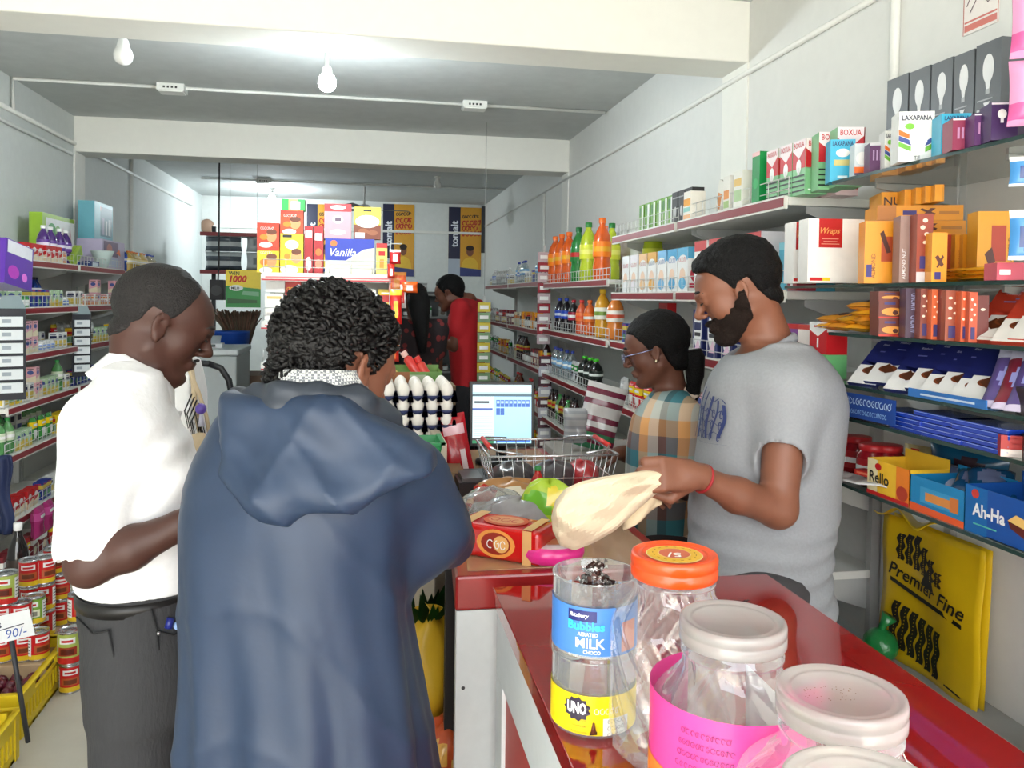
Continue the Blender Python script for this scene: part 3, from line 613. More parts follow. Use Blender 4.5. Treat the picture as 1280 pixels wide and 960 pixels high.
for yy in (1.0, 1.45, 1.88):
    m = MB(); m.T = Matrix.Translation(-gu.location); m.box(XR-.02, yy-.012, .62, XR, yy+.012, 1.93, M((185, 187, 186), .35, metal=.5)); m.build('wall_rail', gu)
GC = 'bulb cartons on the top glass shelf'
def cart(key, pxl, pxr, pyb, pyt, z, X, base, spec, label, rot=None, d=.06, name='carton', cat='box', group=None, lean=0.):
    """carton standing with its print turned towards the shop front; width and height from real distance"""
    c = PX((pxl+pxr)/2, (pyb+pyt)/2, X); a = PY(pxl, pyb, c.y); b = PY(pxr, pyb, c.y); t = PY((pxl+pxr)/2, pyt, c.y); q = PY((pxl+pxr)/2, pyb, c.y)
    w = (b.x-a.x); h = t.z-q.z
    r = -.35 if rot is None else rot
    w = w*.93
    d = min(d, .95*w+.02) if d == .06 else d
    return inst(key, lambda: carton(w, d, h, base, spec, name), (c.x+.5*d*.3, c.y+d/2, z), r, label, cat, group, tilt=(lean, 0))
def bulbprint(band=True):
    s = [('t', 'F', .08, .82, .1, 'LAXAPANA', (40, 44, 70), dict(bold=.02, fit=.84)), ('e', 'F', .55, .45, .26, .18, (250, 250, 250)), ('r', 'F', .45, .2, .65, .34, (225, 225, 225)), ('t', 'F', .42, .03, .08, 'TF', (90, 90, 95), {})]
    b_ = [('p', 'F', [(0, .42), (.35, .32), (.35, .42), (0, .52)], (60, 80, 150)), ('p', 'F', [(0, .30), (.35, .2), (.35, .3), (0, .4)], (110, 180, 60)), ('p', 'F', [(0, .53), (.3, .45), (.3, .54), (0, .64)], ORG), ('p', 'F', [(.75, .3), (1, .4), (1, .5), (.75, .4)], (60, 80, 150)), ('p', 'F', [(.75, .18), (1, .28), (1, .38), (.75, .28)], (110, 180, 60)), ('e', 'F', .3, .7, .14, .06, (120, 190, 60))]
    return b_+s if band else s
z = 1.8935
cart('lx1', 1040, 1069, 224, 171, z, GF+.03, (60, 178, 215), [('t', 'F', .08, .84, .12, 'LAXAPANA', (30, 60, 110), dict(bold=.02, fit=.84)), ('e', 'F', .5, .68, .28, .1, WHT), ('r', 'F', .15, .38, .85, .52, (200, 190, 120)), ('r', 'F', .3, .08, .7, .14, (220, 240, 245))], 'cyan bulb carton at left end of top glass shelf', group=GC)
cart('lx2', 1070, 1088, 218, 176, z, GF+.03, (205, 215, 220), [('e', 'F', .5, .55, .4, .2, WHT), ('r', 'F', 0, .05, 1, .3, ORG), ('r', 'F', 0, .05, 1, .12, (90, 80, 110))], 'grey white bulb carton with orange band right of the cyan one', group=GC)
cart('lx3', 1089, 1107, 213, 176, z, GF+.02, (86, 44, 88), [('r', 'F', .2, .4, .3, .75, (170, 140, 180)), ('r', 'F', .42, .4, .52, .75, (170, 140, 180)), ('r', 'F', .64, .4, .74, .75, (170, 140, 180)), ('r', 'F', 0, .9, 1, 1, (200, 200, 205))], 'small purple bulb carton left of the narrow white one', group=GC)
cart('lx4', 1108, 1126, 207, 158, z, GF+.03, (230, 230, 226), bulbprint(), 'narrow white bulb carton left of the big white banded carton', group=GC)
cart('lx5', 1127, 1167, 200, 137, z, GF+.01, (238, 240, 238), bulbprint(), 'big white bulb carton with a bulb picture and coloured bands', group=GC)
cart('lx6', 1168, 1183, 192, 140, z, GF+.05, (190, 195, 190), [('e', 'F', .5, .4, .4, .25, (220, 210, 195))], 'grey bulb carton right of the big white one', group=GC)
cart('lx7', 1180, 1213, 190, 137, z, GF+.04, (60, 178, 215), [('t', 'F', .1, .84, .1, 'LAXAPANA', (30, 60, 110), dict(bold=.02, fit=.84)), ('e', 'F', .3, .4, .2, .2, (140, 190, 205))], 'cyan bulb carton behind the crimson carton', group=GC)
for i, (a, b, yb, yt, c, look) in enumerate(((1194, 1220, 186, 146, (140, 44, 78), 'crimson'), (1221, 1242, 180, 140, (88, 44, 100), 'purple'), (1243, 1272, 174, 126, (64, 40, 88), 'dark violet'))):
    sp = [('r', 'F', 0, .93, 1, .98, (225, 215, 225))]+([('r', 'F', .2+.18*k, .35, .3+.18*k, .7, (190, 140, 180)) for k in range(3)] if i < 2 else [('e', 'F', .4, .68, .17, .13, WHT), ('r', 'F', .34, .45, .46, .58, (220, 220, 225))])
    cart('lv%d' % i, a, b, yb, yt, z, GF+.01, c, sp, look+' bulb carton at right end of the top glass shelf', group=GC)
# five tall grey bulb cartons standing on top of the back row
xg = 1.36
for i, (a, b, yb0, yt0) in enumerate(((1109, 1136, 155, 96), (1137, 1163, 146, 86), (1164, 1191, 138, 76), (1192, 1218, 129, 66), (1219, 1252, 118, 52))):
    y0_ = PX(b, 100, xg).y; y1_ = PX(a, 100, xg).y; zb = 2.005; zt = PX((a+b)/2, yt0, xg).z; hh = zt-zb; ww = y1_-y0_-.003
    sp = [('e', 'F', .5, .63, .22, .2, (226, 227, 228)), ('p', 'F', [(.36, .56), (.64, .56), (.56, .34), (.44, .34)], (226, 227, 228)), ('r', 'F', .42, .28, .58, .35, (170, 172, 175)), ('r', 'F', .1, .2, .7, .22, (160, 160, 165)), ('p', 'F', [(.35, .17), (.6, .17), (.47, .05)], (225, 225, 228)), ('r', 'F', .1, .06, .3, .09, (190, 190, 190))]
    inst('gb%d' % i, lambda: carton(ww, .08, hh, (86, 90, 94), sp, 'bulb_carton'), (xg+.04, (y0_+y1_)/2, zb), -PI/2, 'tall grey carton with white bulb picture atop the glass shelf, %s from left' % ORD[i], 'box', 'tall grey bulb cartons')
    inst('gbs%d' % i, lambda: carton(ww*.96, .1, .108, (70, 60, 80), [('r', 'F', .1, .3, .9, .7, (100, 80, 110))], 'bulb_carton'), (xg+.06, (y0_+y1_)/2, z), -PI/2, 'dark purple carton in the back row beneath the grey bulb cartons, %s from left' % ORD[i], 'box', 'dark cartons in the back row')
# hanging pink snack bags and blue sachet strip at the right picture edge
for i, (px, pt, pb) in enumerate(((1308, -20, 70), (1304, 74, 156))):
    a = PX(px, pt, 1.2); b = PX(px, pb, 1.2); h_ = a.z-b.z
    inst('pinkbag%d' % i, lambda: pouch(.11, h_, .05, (226, 150, 190), [('r', 0, .05, 1, .3, (206, 90, 150)), ('e', .5, .6, .3, .2, (240, 210, 225))], 'snack_bag', seed=3), (1.2, a.y, b.z), -.5, '%s pink snack bag hanging at the right edge' % ('upper' if i == 0 else 'lower'), 'packet', 'hanging pink bags')
for i, (pt, pb) in enumerate(((195, 232), (262, 325))):
    a = PX(1292, pt, 1.17); b = PX(1292, pb, 1.17); h_ = a.z-b.z
    inst('bsac%d' % i, lambda: pouch(.075, h_, .02, (60, 130, 190), [('r', 0, .8, 1, 1, WHT), ('e', .5, .45, .35, .3, (30, 60, 120)), ('r', 0, 0, 1, .12, (220, 230, 240))], 'sachet', seed=4), (1.17, a.y, b.z), -.6, '%s blue and white sachet hanging at the right edge' % ('upper' if i == 0 else 'lower'), 'packet', 'hanging blue sachets')
m = MB(); a = PX(1304, 0, 1.2); b = PX(1292, 195, 1.17)
m.tube([(1.2, a.y, PX(1308, -20, 1.2).z-.01), (1.2, a.y, ZC)], .0015, SHG, 4); m.tube([(1.17, b.y, PX(1292, 325, 1.17).z), (1.17, b.y, ZC)], .0015, SHG, 4); m.tube([(1.185, (a.y+b.y)/2, ZC-.004), (1.185, (a.y+b.y)/2, ZC)], .05, SHG, 8); o = m.build('hanging_line'); tag(o, 'thin lines from ceiling carrying the pink bags and blue sachets', 'string')
# ---- second glass shelf: gold chocolate cartons
z = 1.6275; GG = 'gold chocolate cartons on the second glass shelf'; GO = (232, 150, 28)
barp = [('t', 'F', .3, .08, .12, 'ALMOND', (150, 90, 30), dict(vert=1, fit=.8)), ('r', 'F', .45, .35, .75, .75, (176, 70, 30)), ('p', 'F', [(.4, .8), (.5, .85), (.72, .5), (.6, .48)], (80, 36, 24)), ('r', 'F', .05, .1, .2, .3, (50, 40, 120))]
cart('g1', 1084, 1126, 354, 276, z, GF+.01, GO, barp, 'large gold chocolate carton at left end of second glass shelf', group=GG)
silv = [('r', 'F', 0, .0, .5, 1, (150, 120, 110)), ('t', 'F', .34, .05, .2, 'ALMOND NUT', (225, 220, 220), dict(vert=1, fit=.55)), ('e', 'F', .75, .8, .1, .02, (235, 200, 160)), ('e', 'F', .7, .72, .1, .02, (235, 200, 160)), ('e', 'F', .8, .62, .1, .02, (235, 200, 160)), ('r', 'F', .6, .15, .9, .35, (50, 36, 110))]
cart('g2', 1127, 1147, 352, 268, z, GF+.01, (140, 110, 108), silv, 'tall silvery brown nut chocolate carton next to the gold one', group=GG)
cart('g3', 1148, 1166, 352, 266, z, GF+.01, (150, 60, 34), [('e', 'F', .5, .9, .16, .03, (240, 215, 190)), ('e', 'F', .35, .8, .16, .03, (240, 215, 190)), ('e', 'F', .6, .7, .16, .03, (240, 215, 190)), ('e', 'F', .5, .58, .13, .025, (240, 215, 190)), ('r', 'F', .2, .2, .7, .38, (50, 36, 110)), ('r', 'F', 0, 0, 1, .15, (200, 195, 200))], 'tall red brown nut chocolate carton beside the silvery one', group=GG)
cart('g4', 1167, 1184, 352, 290, z, GF+.01, GO, [('p', 'F', [(.2, .5), (.4, .55), (.8, .35), (.6, .3)], (90, 40, 25)), ('p', 'F', [(.3, .3), (.7, .55), (.8, .5), (.4, .28)], (90, 40, 25)), ('r', 'F', .2, .05, .6, .2, (50, 40, 120))], 'narrow gold carton right of the red brown one', group=GG)
for i, (a, b) in enumerate(((1184, 1195), (1195, 1205), (1205, 1214), (1214, 1222), (1222, 1230))):
    cart('gr%d' % i, a, b, 350, 288, z, GF+.16, (235, 158, 36) if i else (190, 60, 30), [('r', 'F', .1, .1, .8, .3, (110, 50, 25)), ('r', 'R', 0, 0, 1, 1, (215, 138, 26)), ('t', 'F', .7, .4, .3, 'CARAMEL', (180, 110, 30), dict(vert=1, fit=.5))], '%s gold chocolate box in the row behind the flat packs, %s from left' % ('red sided' if not i else 'slim', ORD[i]), group=GG)
def flatbox(key, pxl, pxr, pyb, pyt, X, base, spec, label, zb, d=.12, rot=-.35, name='carton', group=GG, cat='box'):
    c = PX((pxl+pxr)/2, (pyb+pyt)/2, X); a = PY(pxl, pyb, c.y); b = PY(pxr, pyb, c.y); t = PY((pxl+pxr)/2, pyt, c.y); q = PY((pxl+pxr)/2, pyb, c.y)
    w = (b.x-a.x)*.95; h = t.z-q.z
    inst(key, lambda: carton(w, d, h, base, spec, name), (c.x+.5*d*.3, c.y+d/2, zb), rot, label, cat, group); return zb+h+.001
# column behind the tall ones: upright then two lying then five
zc = PX(1140, 300, 1.26).z
cart('gu1', 1108, 1150, 352, 293, z, GF+.12, GO, [('r', 'F', 0, .1, 1, .9, (205, 130, 24))], 'gold chocolate carton supporting the stacked ones', d=.1, group=GG)
cart('gu2', 1166, 1204, 352, 293, z, GF+.20, (226, 148, 32), [('r', 'F', .48, 0, .52, 1, (190, 115, 20)), ('r', 'F', 0, .95, 1, 1, (205, 130, 24))], 'gold carton pair standing at the back under the stacked boxes', d=.1, group=GG)
zz = PX(1140, 295, GF+.14).z
lay = [('r', 'F', .3, .35, .46, .65, (50, 40, 120)), ('p', 'F', [(.5, .2), (.56, .2), (.68, .8), (.62, .8)], (90, 40, 25)), ('p', 'F', [(.5, .7), (.66, .3), (.68, .45), (.52, .8)], (90, 40, 25)), ('r', 'F', .0, 0, .22, 1, (190, 120, 50)), ('r', 'F', .72, .4, .95, .6, (190, 120, 40))]
z1 = flatbox('gl1', 1105, 1203, 293, 275, GF+.14, GO, lay, 'lower of two long gold boxes lying flat in the stack', zz)
z2 = flatbox('gl2', 1105, 1200, 275, 256, GF+.14, (236, 156, 34), lay, 'upper of two long gold boxes lying flat in the stack', z1)
for i in range(5):
    a = 1106+([0, 28, 42, 54, 66][i]); b = 1106+([28, 42, 54, 66, 77][i])
    flatbox('gt%d' % i, a, b-1, 254, 233, GF+.14, (238, 160, 38), [('t', 'F', .1, .2, .5, 'NU', (70, 40, 30), {}), ('r', 'F', .6, .1, .8, .2, BLK)] if i == 0 else [('r', 'F', .8, 0, 1, 1, (215, 138, 26))], '%s gold box standing on the very top of the gold stack, %s from left' % ('wide' if i == 0 else 'slim', ORD[i]), z2+.001)
cart('g9', 1226, 1266, 352, 262, z, GF+.14, (226, 158, 34), [('r', 'F', .38, .3, .78, .8, (176, 56, 28)), ('p', 'F', [(.2, .4), (.4, .5), (.5, .3), (.35, .2)], (80, 36, 24)), ('t', 'F', .95, .3, .12, 'ALMOND', (120, 70, 30), dict(vert=1, fit=.6))], 'large gold carton with brown picture at right end of shelf', group=GG)
for i in range(6):
    X_ = GF+.05; c = PX(1175+(i % 2)*42+8, 345, X_); 
    inst('gf%d' % (i % 2), (lambda i=i: pouch(.09, .13, .012, (240, 170, 40) if i % 2 else (235, 150, 30), [('r', 0, .8, 1, 1, (220, 190, 120)), ('e', .5, .4, .3, .2, (190, 60, 30))], 'chocolate_sachet', seed=i)), (X_+.0, c.y+.04, z+.006+.009*(i//2)), -1.9+.1*i, 'flat gold chocolate sachet, %s one of the %s small pile' % (['bottom', 'middle', 'top'][i//2], ['left', 'right'][i % 2]), 'packet', 'flat gold sachets', tilt=(-PI/2+.05, 0))
cart('g10', 1250, 1280, 350, 328, z, GF+.01, (190, 70, 90), [('r', 'F', .1, .3, .5, .6, WHT)], 'small crimson carton at the far right of second glass shelf', group=GG)
# ---- third glass shelf
z = 1.5055; G3 = 'chocolates on the third glass shelf'
for i, (px, lv, ln) in enumerate(((1050, 0, 'left'), (1068, 0, 'middle'), (1090, 0, 'right'), (1052, 1, 'left upper'), (1072, 1, 'middle upper'), (1092, 1, 'right upper'), (1094, 2, 'right high'), (1094, 3, 'right topmost'))):
    c = PX(px, 400, GF+.06); inst('os%d' % (i % 2), (lambda i=i: pouch(.08, .12, .022, (225, 150, 50) if i % 2 else (236, 170, 40), [('r', 0, .75, 1, .9, (90, 40, 24)), ('e', .5, .4, .3, .25, (120, 60, 30))], 'chocolate_packet', seed=i+3)), (GF+.01, c.y, z+.012+.018*lv), -PI/2+.3*math.sin(i), '%s orange and brown chocolate packet in the loose pile' % ln, 'packet', G3, tilt=(-PI/2+.1, 0))
pic = [('r', 'F', 0, 0, 1, .1, (200, 50, 30)), ('e', 'F', .5, .35, .4, .2, (230, 150, 60)), ('e', 'F', .6, .3, .1, .12, (80, 30, 20)), ('e', 'F', .8, .3, .08, .1, (235, 200, 160)), ('r', 'F', .2, .7, .6, .82, (60, 50, 110))]
for i in range(3):
    flatbox('dk%d' % i, 1102, 1133, [420, 395, 368][i], [397, 370, 356][i], GF+.01, (110, 46, 34), pic, 'dark brown chocolate box with orange picture, %s in its stack' % ['bottom', 'middle', 'top'][i], z+[0, .0405, .081][i], d=.08, group=G3)
cart('dkb', 1134, 1150, 424, 362, z, GF+.01, (66, 42, 66), [('t', 'F', .75, .1, .4, 'ALMOND', (150, 150, 185), dict(vert=1, fit=.35)), ('t', 'F', .75, .55, .4, 'ALMOND', (150, 150, 185), dict(vert=1, fit=.35))], 'dark plum chocolate box standing beside the brown boxes', group=G3)
cs = [((130, 60, 44), 'brown nut dotted'), ((214, 96, 44), 'orange brown slim'), ((120, 34, 28), 'dark red slim'), ((150, 70, 44), 'white and brown hazelnut'), ((210, 90, 46), 'orange slim right-hand'), ((196, 80, 44), 'rust slim')]
for i, ((a, b), (c, nm)) in enumerate(zip(((1152, 1164), (1166, 1176), (1177, 1183), (1184, 1201), (1203, 1212), (1213, 1222)), cs)):
    sp = [('e', 'F', .3+.35*(k % 2), .45+.1*k, .14, .025, (238, 220, 200)) for k in range(5)]+[('r', 'F', .2, .06, .7, .3, (50, 36, 100))]
    cart('cb%d' % i, a, b, 425, 362, z, GF+.01, c, sp, nm+' upright chocolate bar box on the third glass shelf', group=G3)
cart('cb7', 1223, 1236, 425, 366, z, GF+.03, (110, 46, 40), [('e', 'F', .5, .7, .2, .03, (238, 220, 200))], 'dark upright chocolate bar box left of the white tablets', group=G3)
def tablet(key, px, pyb, pyt, w, X, z, top, low, label, pic=(120, 60, 30), group=None, yaw=-1.25):
    """thin chocolate tablet leaning back against what is behind"""
    c = PX(px, pyb, X); L = .155
    sp = [('r', 'F', 0, 0, 1, .42, low), ('p', 'F', [(0, .42), (1, .42), (1, .5), (.6, .38), (0, .52)], top), ('e', 'F', .5, .3, .3, .08, pic), ('p', 'F', [(.25, .3), (.45, .42), (.75, .25), (.5, .2)], tuple(int(v*.7) for v in pic)), ('t', 'F', .3, .86, .05, 'Ritzbury', (210, 215, 235), dict(fit=.5, shear=.3)), ('r', 'F', .35, .72, .65, .745, (120, 125, 190))]
    return inst(key, lambda: carton(w, .010, L, top, sp, 'chocolate_tablet', rough=.28), (X+.005, c.y, z), yaw, label, 'chocolate bar', group, tilt=(-.85, 0))
for i, px in enumerate((1228, 1243, 1262, 1284)):
    tablet('tw%d' % (i % 2), px, 425, 370, .078, GF+.02+.012*(i % 2), z+.002+.006*(i % 2), (190, 60, 40), (226, 222, 216), 'red and white chocolate tablet leaning on third glass shelf, %s from left' % ORD[i], group=G3)
# ---- fourth glass shelf : blue white tablets
z = 1.3785; G4 = 'blue and white chocolate tablets'
for i, px in enumerate((1075, 1096, 1122, 1150, 1166, 1188, 1206, 1222)):
    tablet('tb', px, 490, 440, .082, GF+.012+.012*(i % 2), z+.002+.008*(i % 2), (30, 36, 100), (228, 226, 224), 'navy and white chocolate tablet leaning on fourth glass shelf, %s from left' % ORD[i], group=G4)
m = MB(); a = PX(1137, 500, GF).y; b = PX(1235, 500, GF).y
m.box(GF-.004, b, 0, GF-.001, a, .018, M((50, 110, 180), .4)); m.box(GF-.001, b, 0, GF+.10, a, .0012, M((50, 110, 180), .4)); m.box(GF-.0045, b+.03, .006, GF-.004, a-.04, .010, M((190, 210, 230)))
o = m.build('display_tray', loc=(0, 0, z+.0002)); tag(o, 'shallow blue card tray under the navy tablets', 'tray')
for i, px in enumerate((1240, 1256, 1272)):
    c = PX(px, 500, GF); inst('ps%d' % (i % 2), (lambda i=i: pouch(.08, .14, .02, (86, 70, 130) if i % 2 == 0 else (120, 30, 50), [('r', 0, .86, 1, 1, (200, 200, 225)), ('r', 0, 0, 1, .12, (210, 200, 225)), ('e', .5, .5, .3, .2, (150, 150, 210))], 'chocolate_packet', seed=i)), (GF+.02, c.y, z+.004), -1.1, '%s foil chocolate packet right of the navy tablets' % ['purple', 'dark red', 'violet'][i], 'packet', 'foil packets beside the tablets', tilt=(-.7, 0))
c = PX(1262, 505, GF); inst('blkc', lambda: carton(.08, .06, .05, (40, 24, 26), [('e', 'F', .3, .75, .12, .1, RED), ('r', 'F', .3, .2, .8, .35, WHT)], 'carton'), (GF+.05, c.y-.03, z), -.4, 'near-black carton at the right of the fourth glass shelf', 'box')
# blue shelf sign hung on the shelf front
a = PX(1042, 478, 1.165); b = PX(1116, 492, 1.165)
m = MB(); Wd = (a-b).length; sm_ = M((30, 66, 140), .35)
m.box(-Wd/2, -.001, 0, Wd/2, .001, .058, sm_); squiggle(m, (-Wd/2+.008, -.0012, .032), (1, 0, 0), (0, 0, 1), .018, Wd-.016, M((190, 215, 240)), 3, nrm=(0, -1, 0)); squiggle(m, (-Wd/2+.04, -.0012, .010), (1, 0, 0), (0, 0, 1), .012, Wd-.06, M((150, 190, 230)), 8, nrm=(0, -1, 0))
o = m.build('shelf_sign', loc=((a.x+b.x)/2, (a.y+b.y)/2, 1.305), rz=-1.5); tag(o, 'blue shelf sign with pale curly script left of the navy tablets', 'sign')
# ---- fifth glass shelf : stacks of blue biscuit packs
z = 1.2975; G5 = 'shiny blue packs stacked on the fifth glass shelf'
def bluepack(c=(24, 60, 170)):
    def b():
        m = MB(); m.box(-.075, -.04, 0, .075, .04, .0095, M(c, .22, coat=.7))
        for x in (-.075, .075): s_ = 1 if x > 0 else -1; m.add([(x, -.038, .003), (x, .038, .003), (x+s_*.012, .036, .005), (x+s_*.012, -.036, .005)], [(0, 1, 2, 3), (3, 2, 1, 0)], M((150, 170, 220), .2, metal=.5))
        m.box(-.076, -.0405, .007, .076, -.036, .0082, M((150, 175, 230), .2)); return m.build('biscuit_pack', bevel=.002)
    return b
def stack(px, n, c, key, where, dy=0., X=GF+.045, rot=-PI/2, cols='blue'):
    y = PX(px, 540, GF).y+dy
    for i in range(n): inst(key, bluepack(c), (X+random.uniform(-.003, .003), y, z+.0103*i), rot+random.uniform(-.05, .05), '%s foil biscuit pack, %s from bottom in %s' % (cols, ORD[i], where), 'packet', G5)
stack(1222, 5, (24, 60, 170), 'bp', 'the right stack'); stack(1168, 5, (24, 56, 160), 'bp', 'the middle stack'); stack(1122, 4, (30, 60, 150), 'bp', 'the left-middle stack')
stack(1082, 3, (60, 62, 66), 'bq', 'the leftmost stack', cols='silver and black')
c = PX(1248, 560, GF); inst('rd5', lambda: carton(.07, .07, .04, (170, 34, 30), [('r', 'F', 0, 0, .5, .35, (225, 210, 200))], 'carton'), (GF+.04, c.y-.0, z), -.5, 'red carton right of the blue foil packs', 'box')
c = PX(1272, 560, GF); inst('bd5', lambda: carton(.08, .07, .045, (34, 20, 20), [('e', 'F', .3, .7, .12, .15, RED), ('r', 'F', .3, .25, .8, .45, (200, 120, 80))], 'carton'), (GF+.045, c.y-.03, z), -.5, 'black carton at the far right of the fifth glass shelf', 'box')
# ---- sixth glass shelf
z = 1.1305
def traybox(w, d, h, base, spec, name='display_box'):
    def b():
        m = MB(); B_ = M(base, .4); t = .002; IN = M((200, 195, 185), .7)
        m.box(-w/2, -d/2, 0, w/2, -d/2+t, h, B_); m.box(-w/2, d/2-t, 0, w/2, d/2, h*1.25, B_); m.box(-w/2, -d/2, 0, -w/2+t, d/2, h, B_); m.box(w/2-t, -d/2, 0, w/2, d/2, h, B_); m.box(-w/2, -d/2, 0, w/2, d/2, t, IN)
        decals(m, w, d, h, spec); return m.build(name)
    return b
def tbox(key, pl, pr, pybl, pytl, pybr, base, spec, label, d=.12, X0=GF+.006):
    """open box whose long printed side runs along the shelf front"""
    a = PX(pl, pybl, X0); b = PX(pr, pybr, X0); t = PX(pl, pytl, X0); w = a.y-b.y
    return inst(key, traybox(w, d, t.z-z, base, spec), (X0+d/2, (a.y+b.y)/2, z), -PI/2, label, 'box')
tbox('rollo', 1084, 1136, 617, 571, 637, (240, 190, 50), [('r', 'F', .0, 0, .25, 1, (238, 226, 180)), ('r', 'F', .7, 0, 1, 1, (232, 130, 40)), ('t', 'F', .06, .35, .32, 'Rello', (30, 28, 26), dict(bold=.02, fit=.6)), ('e', 'F', .27, .82, .08, .1, RED), ('e', 'F', .85, .3, .13, .2, (180, 60, 40)), ('r', 'F', 0, 0, 1, .1, RED)], 'open yellow and orange display box on the lowest glass shelf', d=.1)
tbox('blubx', 1137, 1205, 636, 592, 664, (30, 130, 185), [('r', 'F', .2, .3, .9, .75, (60, 150, 200)), ('r', 'F', .3, .38, .8, .62, (215, 140, 70)), ('r', 'F', .75, .32, .9, .72, (205, 120, 60)), ('p', 'F', [(0, 0), (1, 0), (1, .18), (0, .22)], (226, 90, 40))], 'open bright blue display box next to the yellow one', d=.12)
tbox('ahha', 1206, 1290, 662, 604, 690, (24, 80, 160), [('r', 'F', 0, 0, .35, 1, (20, 100, 170)), ('t', 'F', .12, .38, .28, 'Ah-Ha', (232, 236, 240), dict(bold=.03, fit=.5)), ('e', 'F', .16, .85, .06, .1, (200, 60, 50)), ('r', 'F', .14, .2, .5, .23, (90, 190, 170)), ('p', 'F', [(.66, .52), (.78, .68), (1, .6), (1, .2), (.7, .38)], (90, 30, 24)), ('p', 'F', [(.66, .52), (.78, .68), (1, .6), (1, .42)], (232, 190, 110)), ('r', 'L', 0, 0, 1, 1, (20, 110, 170))], 'open dark blue display box with a wafer picture', d=.13)
for i, (px, c) in enumerate(((1160, (190, 190, 210)), (1175, (170, 175, 200)), (1220, (20, 80, 130)), (1245, (20, 76, 120)))):
    cc = PX(px, 600, GF+.09); inst('bb%d' % i, (lambda i=i, c=c: pouch(.09, .10, .03, c, [('e', .5, .5, .3, .3, (120, 130, 170))], 'biscuit_packet', seed=i)), (GF+.08, cc.y, z+.03+.01*i), -1.3+.2*i, '%s packet lying in the blue display boxes, %s from left' % ('silvery' if i < 2 else 'teal', ORD[i]), 'packet', 'packets in display boxes', tilt=(-1.2, 0))
cc = PX(1150, 563, GF+.18); inst('snb', lambda: pouch(.12, .09, .04, (190, 170, 120), [('e', .3, .7, .15, .2, RED), ('e', .6, .4, .25, .25, (225, 120, 50))], 'snack_packet', seed=5), (GF+.2, cc.y, z+.005), -1.2, 'beige snack packet with red logo behind the yellow display box', 'packet')
cc = PX(1210, 600, GF+.2); inst('tlb', lambda: pouch(.2, .11, .05, (20, 84, 120), [('e', .6, .6, .2, .2, (60, 40, 50))], 'snack_packet', seed=6), (GF+.2, cc.y, z+.01), -1.3, 'large teal snack packet at the back of the lowest glass shelf', 'packet')
for i, px in enumerate((1052, 1072, 1092, 1110)):
    cc = PX(px, 560, GF+.09+.03*(i % 2)); inst('rjar', lambda: jar_small(.04, .095, (190, 40, 44), (150, 24, 34), (170, 34, 40), 'candy_jar'), (GF+.09+.03*(i % 2), cc.y, z), .2*i, 'red candy jar behind the man, %s from left on lowest glass shelf' % ORD[i], 'jar', 'red candy jars')
for i in range(5):
    cc = PX(1050+i*14, 610, GF+.03); m = MB(); c_ = M((206, 204, 204), .45)
    m.grid(lambda u, v, i=i: (-.06+.12*u, -.045+.09*v, .002*math.sin(8*u+i)+.0015*math.sin(11*v)), 8, 6, c_); o = m.build('paper_packet', solid=.002, loc=(GF+.03, cc.y, z+.004+.0055*i), rz=-1.4+.12*i); tag(o, 'thin white paper packet in the fanned pile, %s from bottom' % ORD[i], 'paper', 'fanned white papers')
inst('redbar', lambda: carton(.07, .03, .012, (190, 40, 34), [('r', 'F', .1, .3, .9, .7, (215, 120, 90))], 'chocolate_bar'), (GF+.02, PX(1078, 600, GF).y, z+.034), -1.4, 'small red bar lying on the white papers', 'chocolate bar')
# ---- yellow carrier bag hung under the lowest shelf
bag = empty('carrier_bag', (1.50, 1.90, 0)); 
def bagpt(px, py, X): return PX(px, py, X)
Xb = 1.47; A = bagpt(1112, 640, Xb); B_ = bagpt(1236, 690, Xb); C_ = bagpt(1100, 808, Xb); D_ = bagpt(1218, 880, Xb)
bag.location = ((A.x+B_.x)/2, (A.y+B_.y)/2, C_.z); tag(bag, 'yellow plastic carrier bag with black wavy bands hanging under the glass shelves', 'bag')
z_top = (A.z+B_.z)/2; z_bot = C_.z; wy = (A.y-B_.y); m = MB(); YB_ = M((214, 178, 20), .38, coat=.2)
yc = (A.y+B_.y)/2; hz = z_top-z_bot
def bf(u, v):  # u along the wall from far(0) to near(1), v up
    return (-.012-.006*math.sin(3*u*PI+v*2)-.004*math.sin(9*v+u*3), (wy/2)*(1-2*u)*(1-.03*v)+.01*(1-v), hz*v)
m.grid(bf, 16, 16, YB_); m.grid(lambda u, v: (.012+.004*math.sin(5*u+3*v), (wy/2)*(1-2*u)*(1-.03*v)+.01*(1-v), hz*v), 10, 10, YB_)
m.build('bag_body', bag, solid=.0012)
m = MB(); K1 = M((24, 22, 20), .5); F3 = lambda u, v: Vector(bf(u, v))+Vector((-.0034, 0, 0))
def ribbon(pts, wdt):
    vs_ = []; 
    for (u, v) in pts: vs_ += [F3(u-wdt/2, v), F3(u+wdt/2, v)]
    m.add(vs_, [(2*i, 2*i+1, 2*i+3, 2*i+2) for i in range(len(pts)-1)], K1)
for k in range(6):   # patterned black bands, upper arch and lower block
    top = .97-.035*abs(k-2)-.01*k
    ribbon([(.20+.085*k+.012*math.sin(14*t), .72+(top-.72)*t-.012*k) for t in [i/14 for i in range(15)]], .066)
    ribbon([(.20+.085*k+.014*math.sin(13*t+.5)-.02, .12+.30*t-.012*k) for t in [i/14 for i in range(15)]], .066)
ylw = M((214, 178, 20), .4)
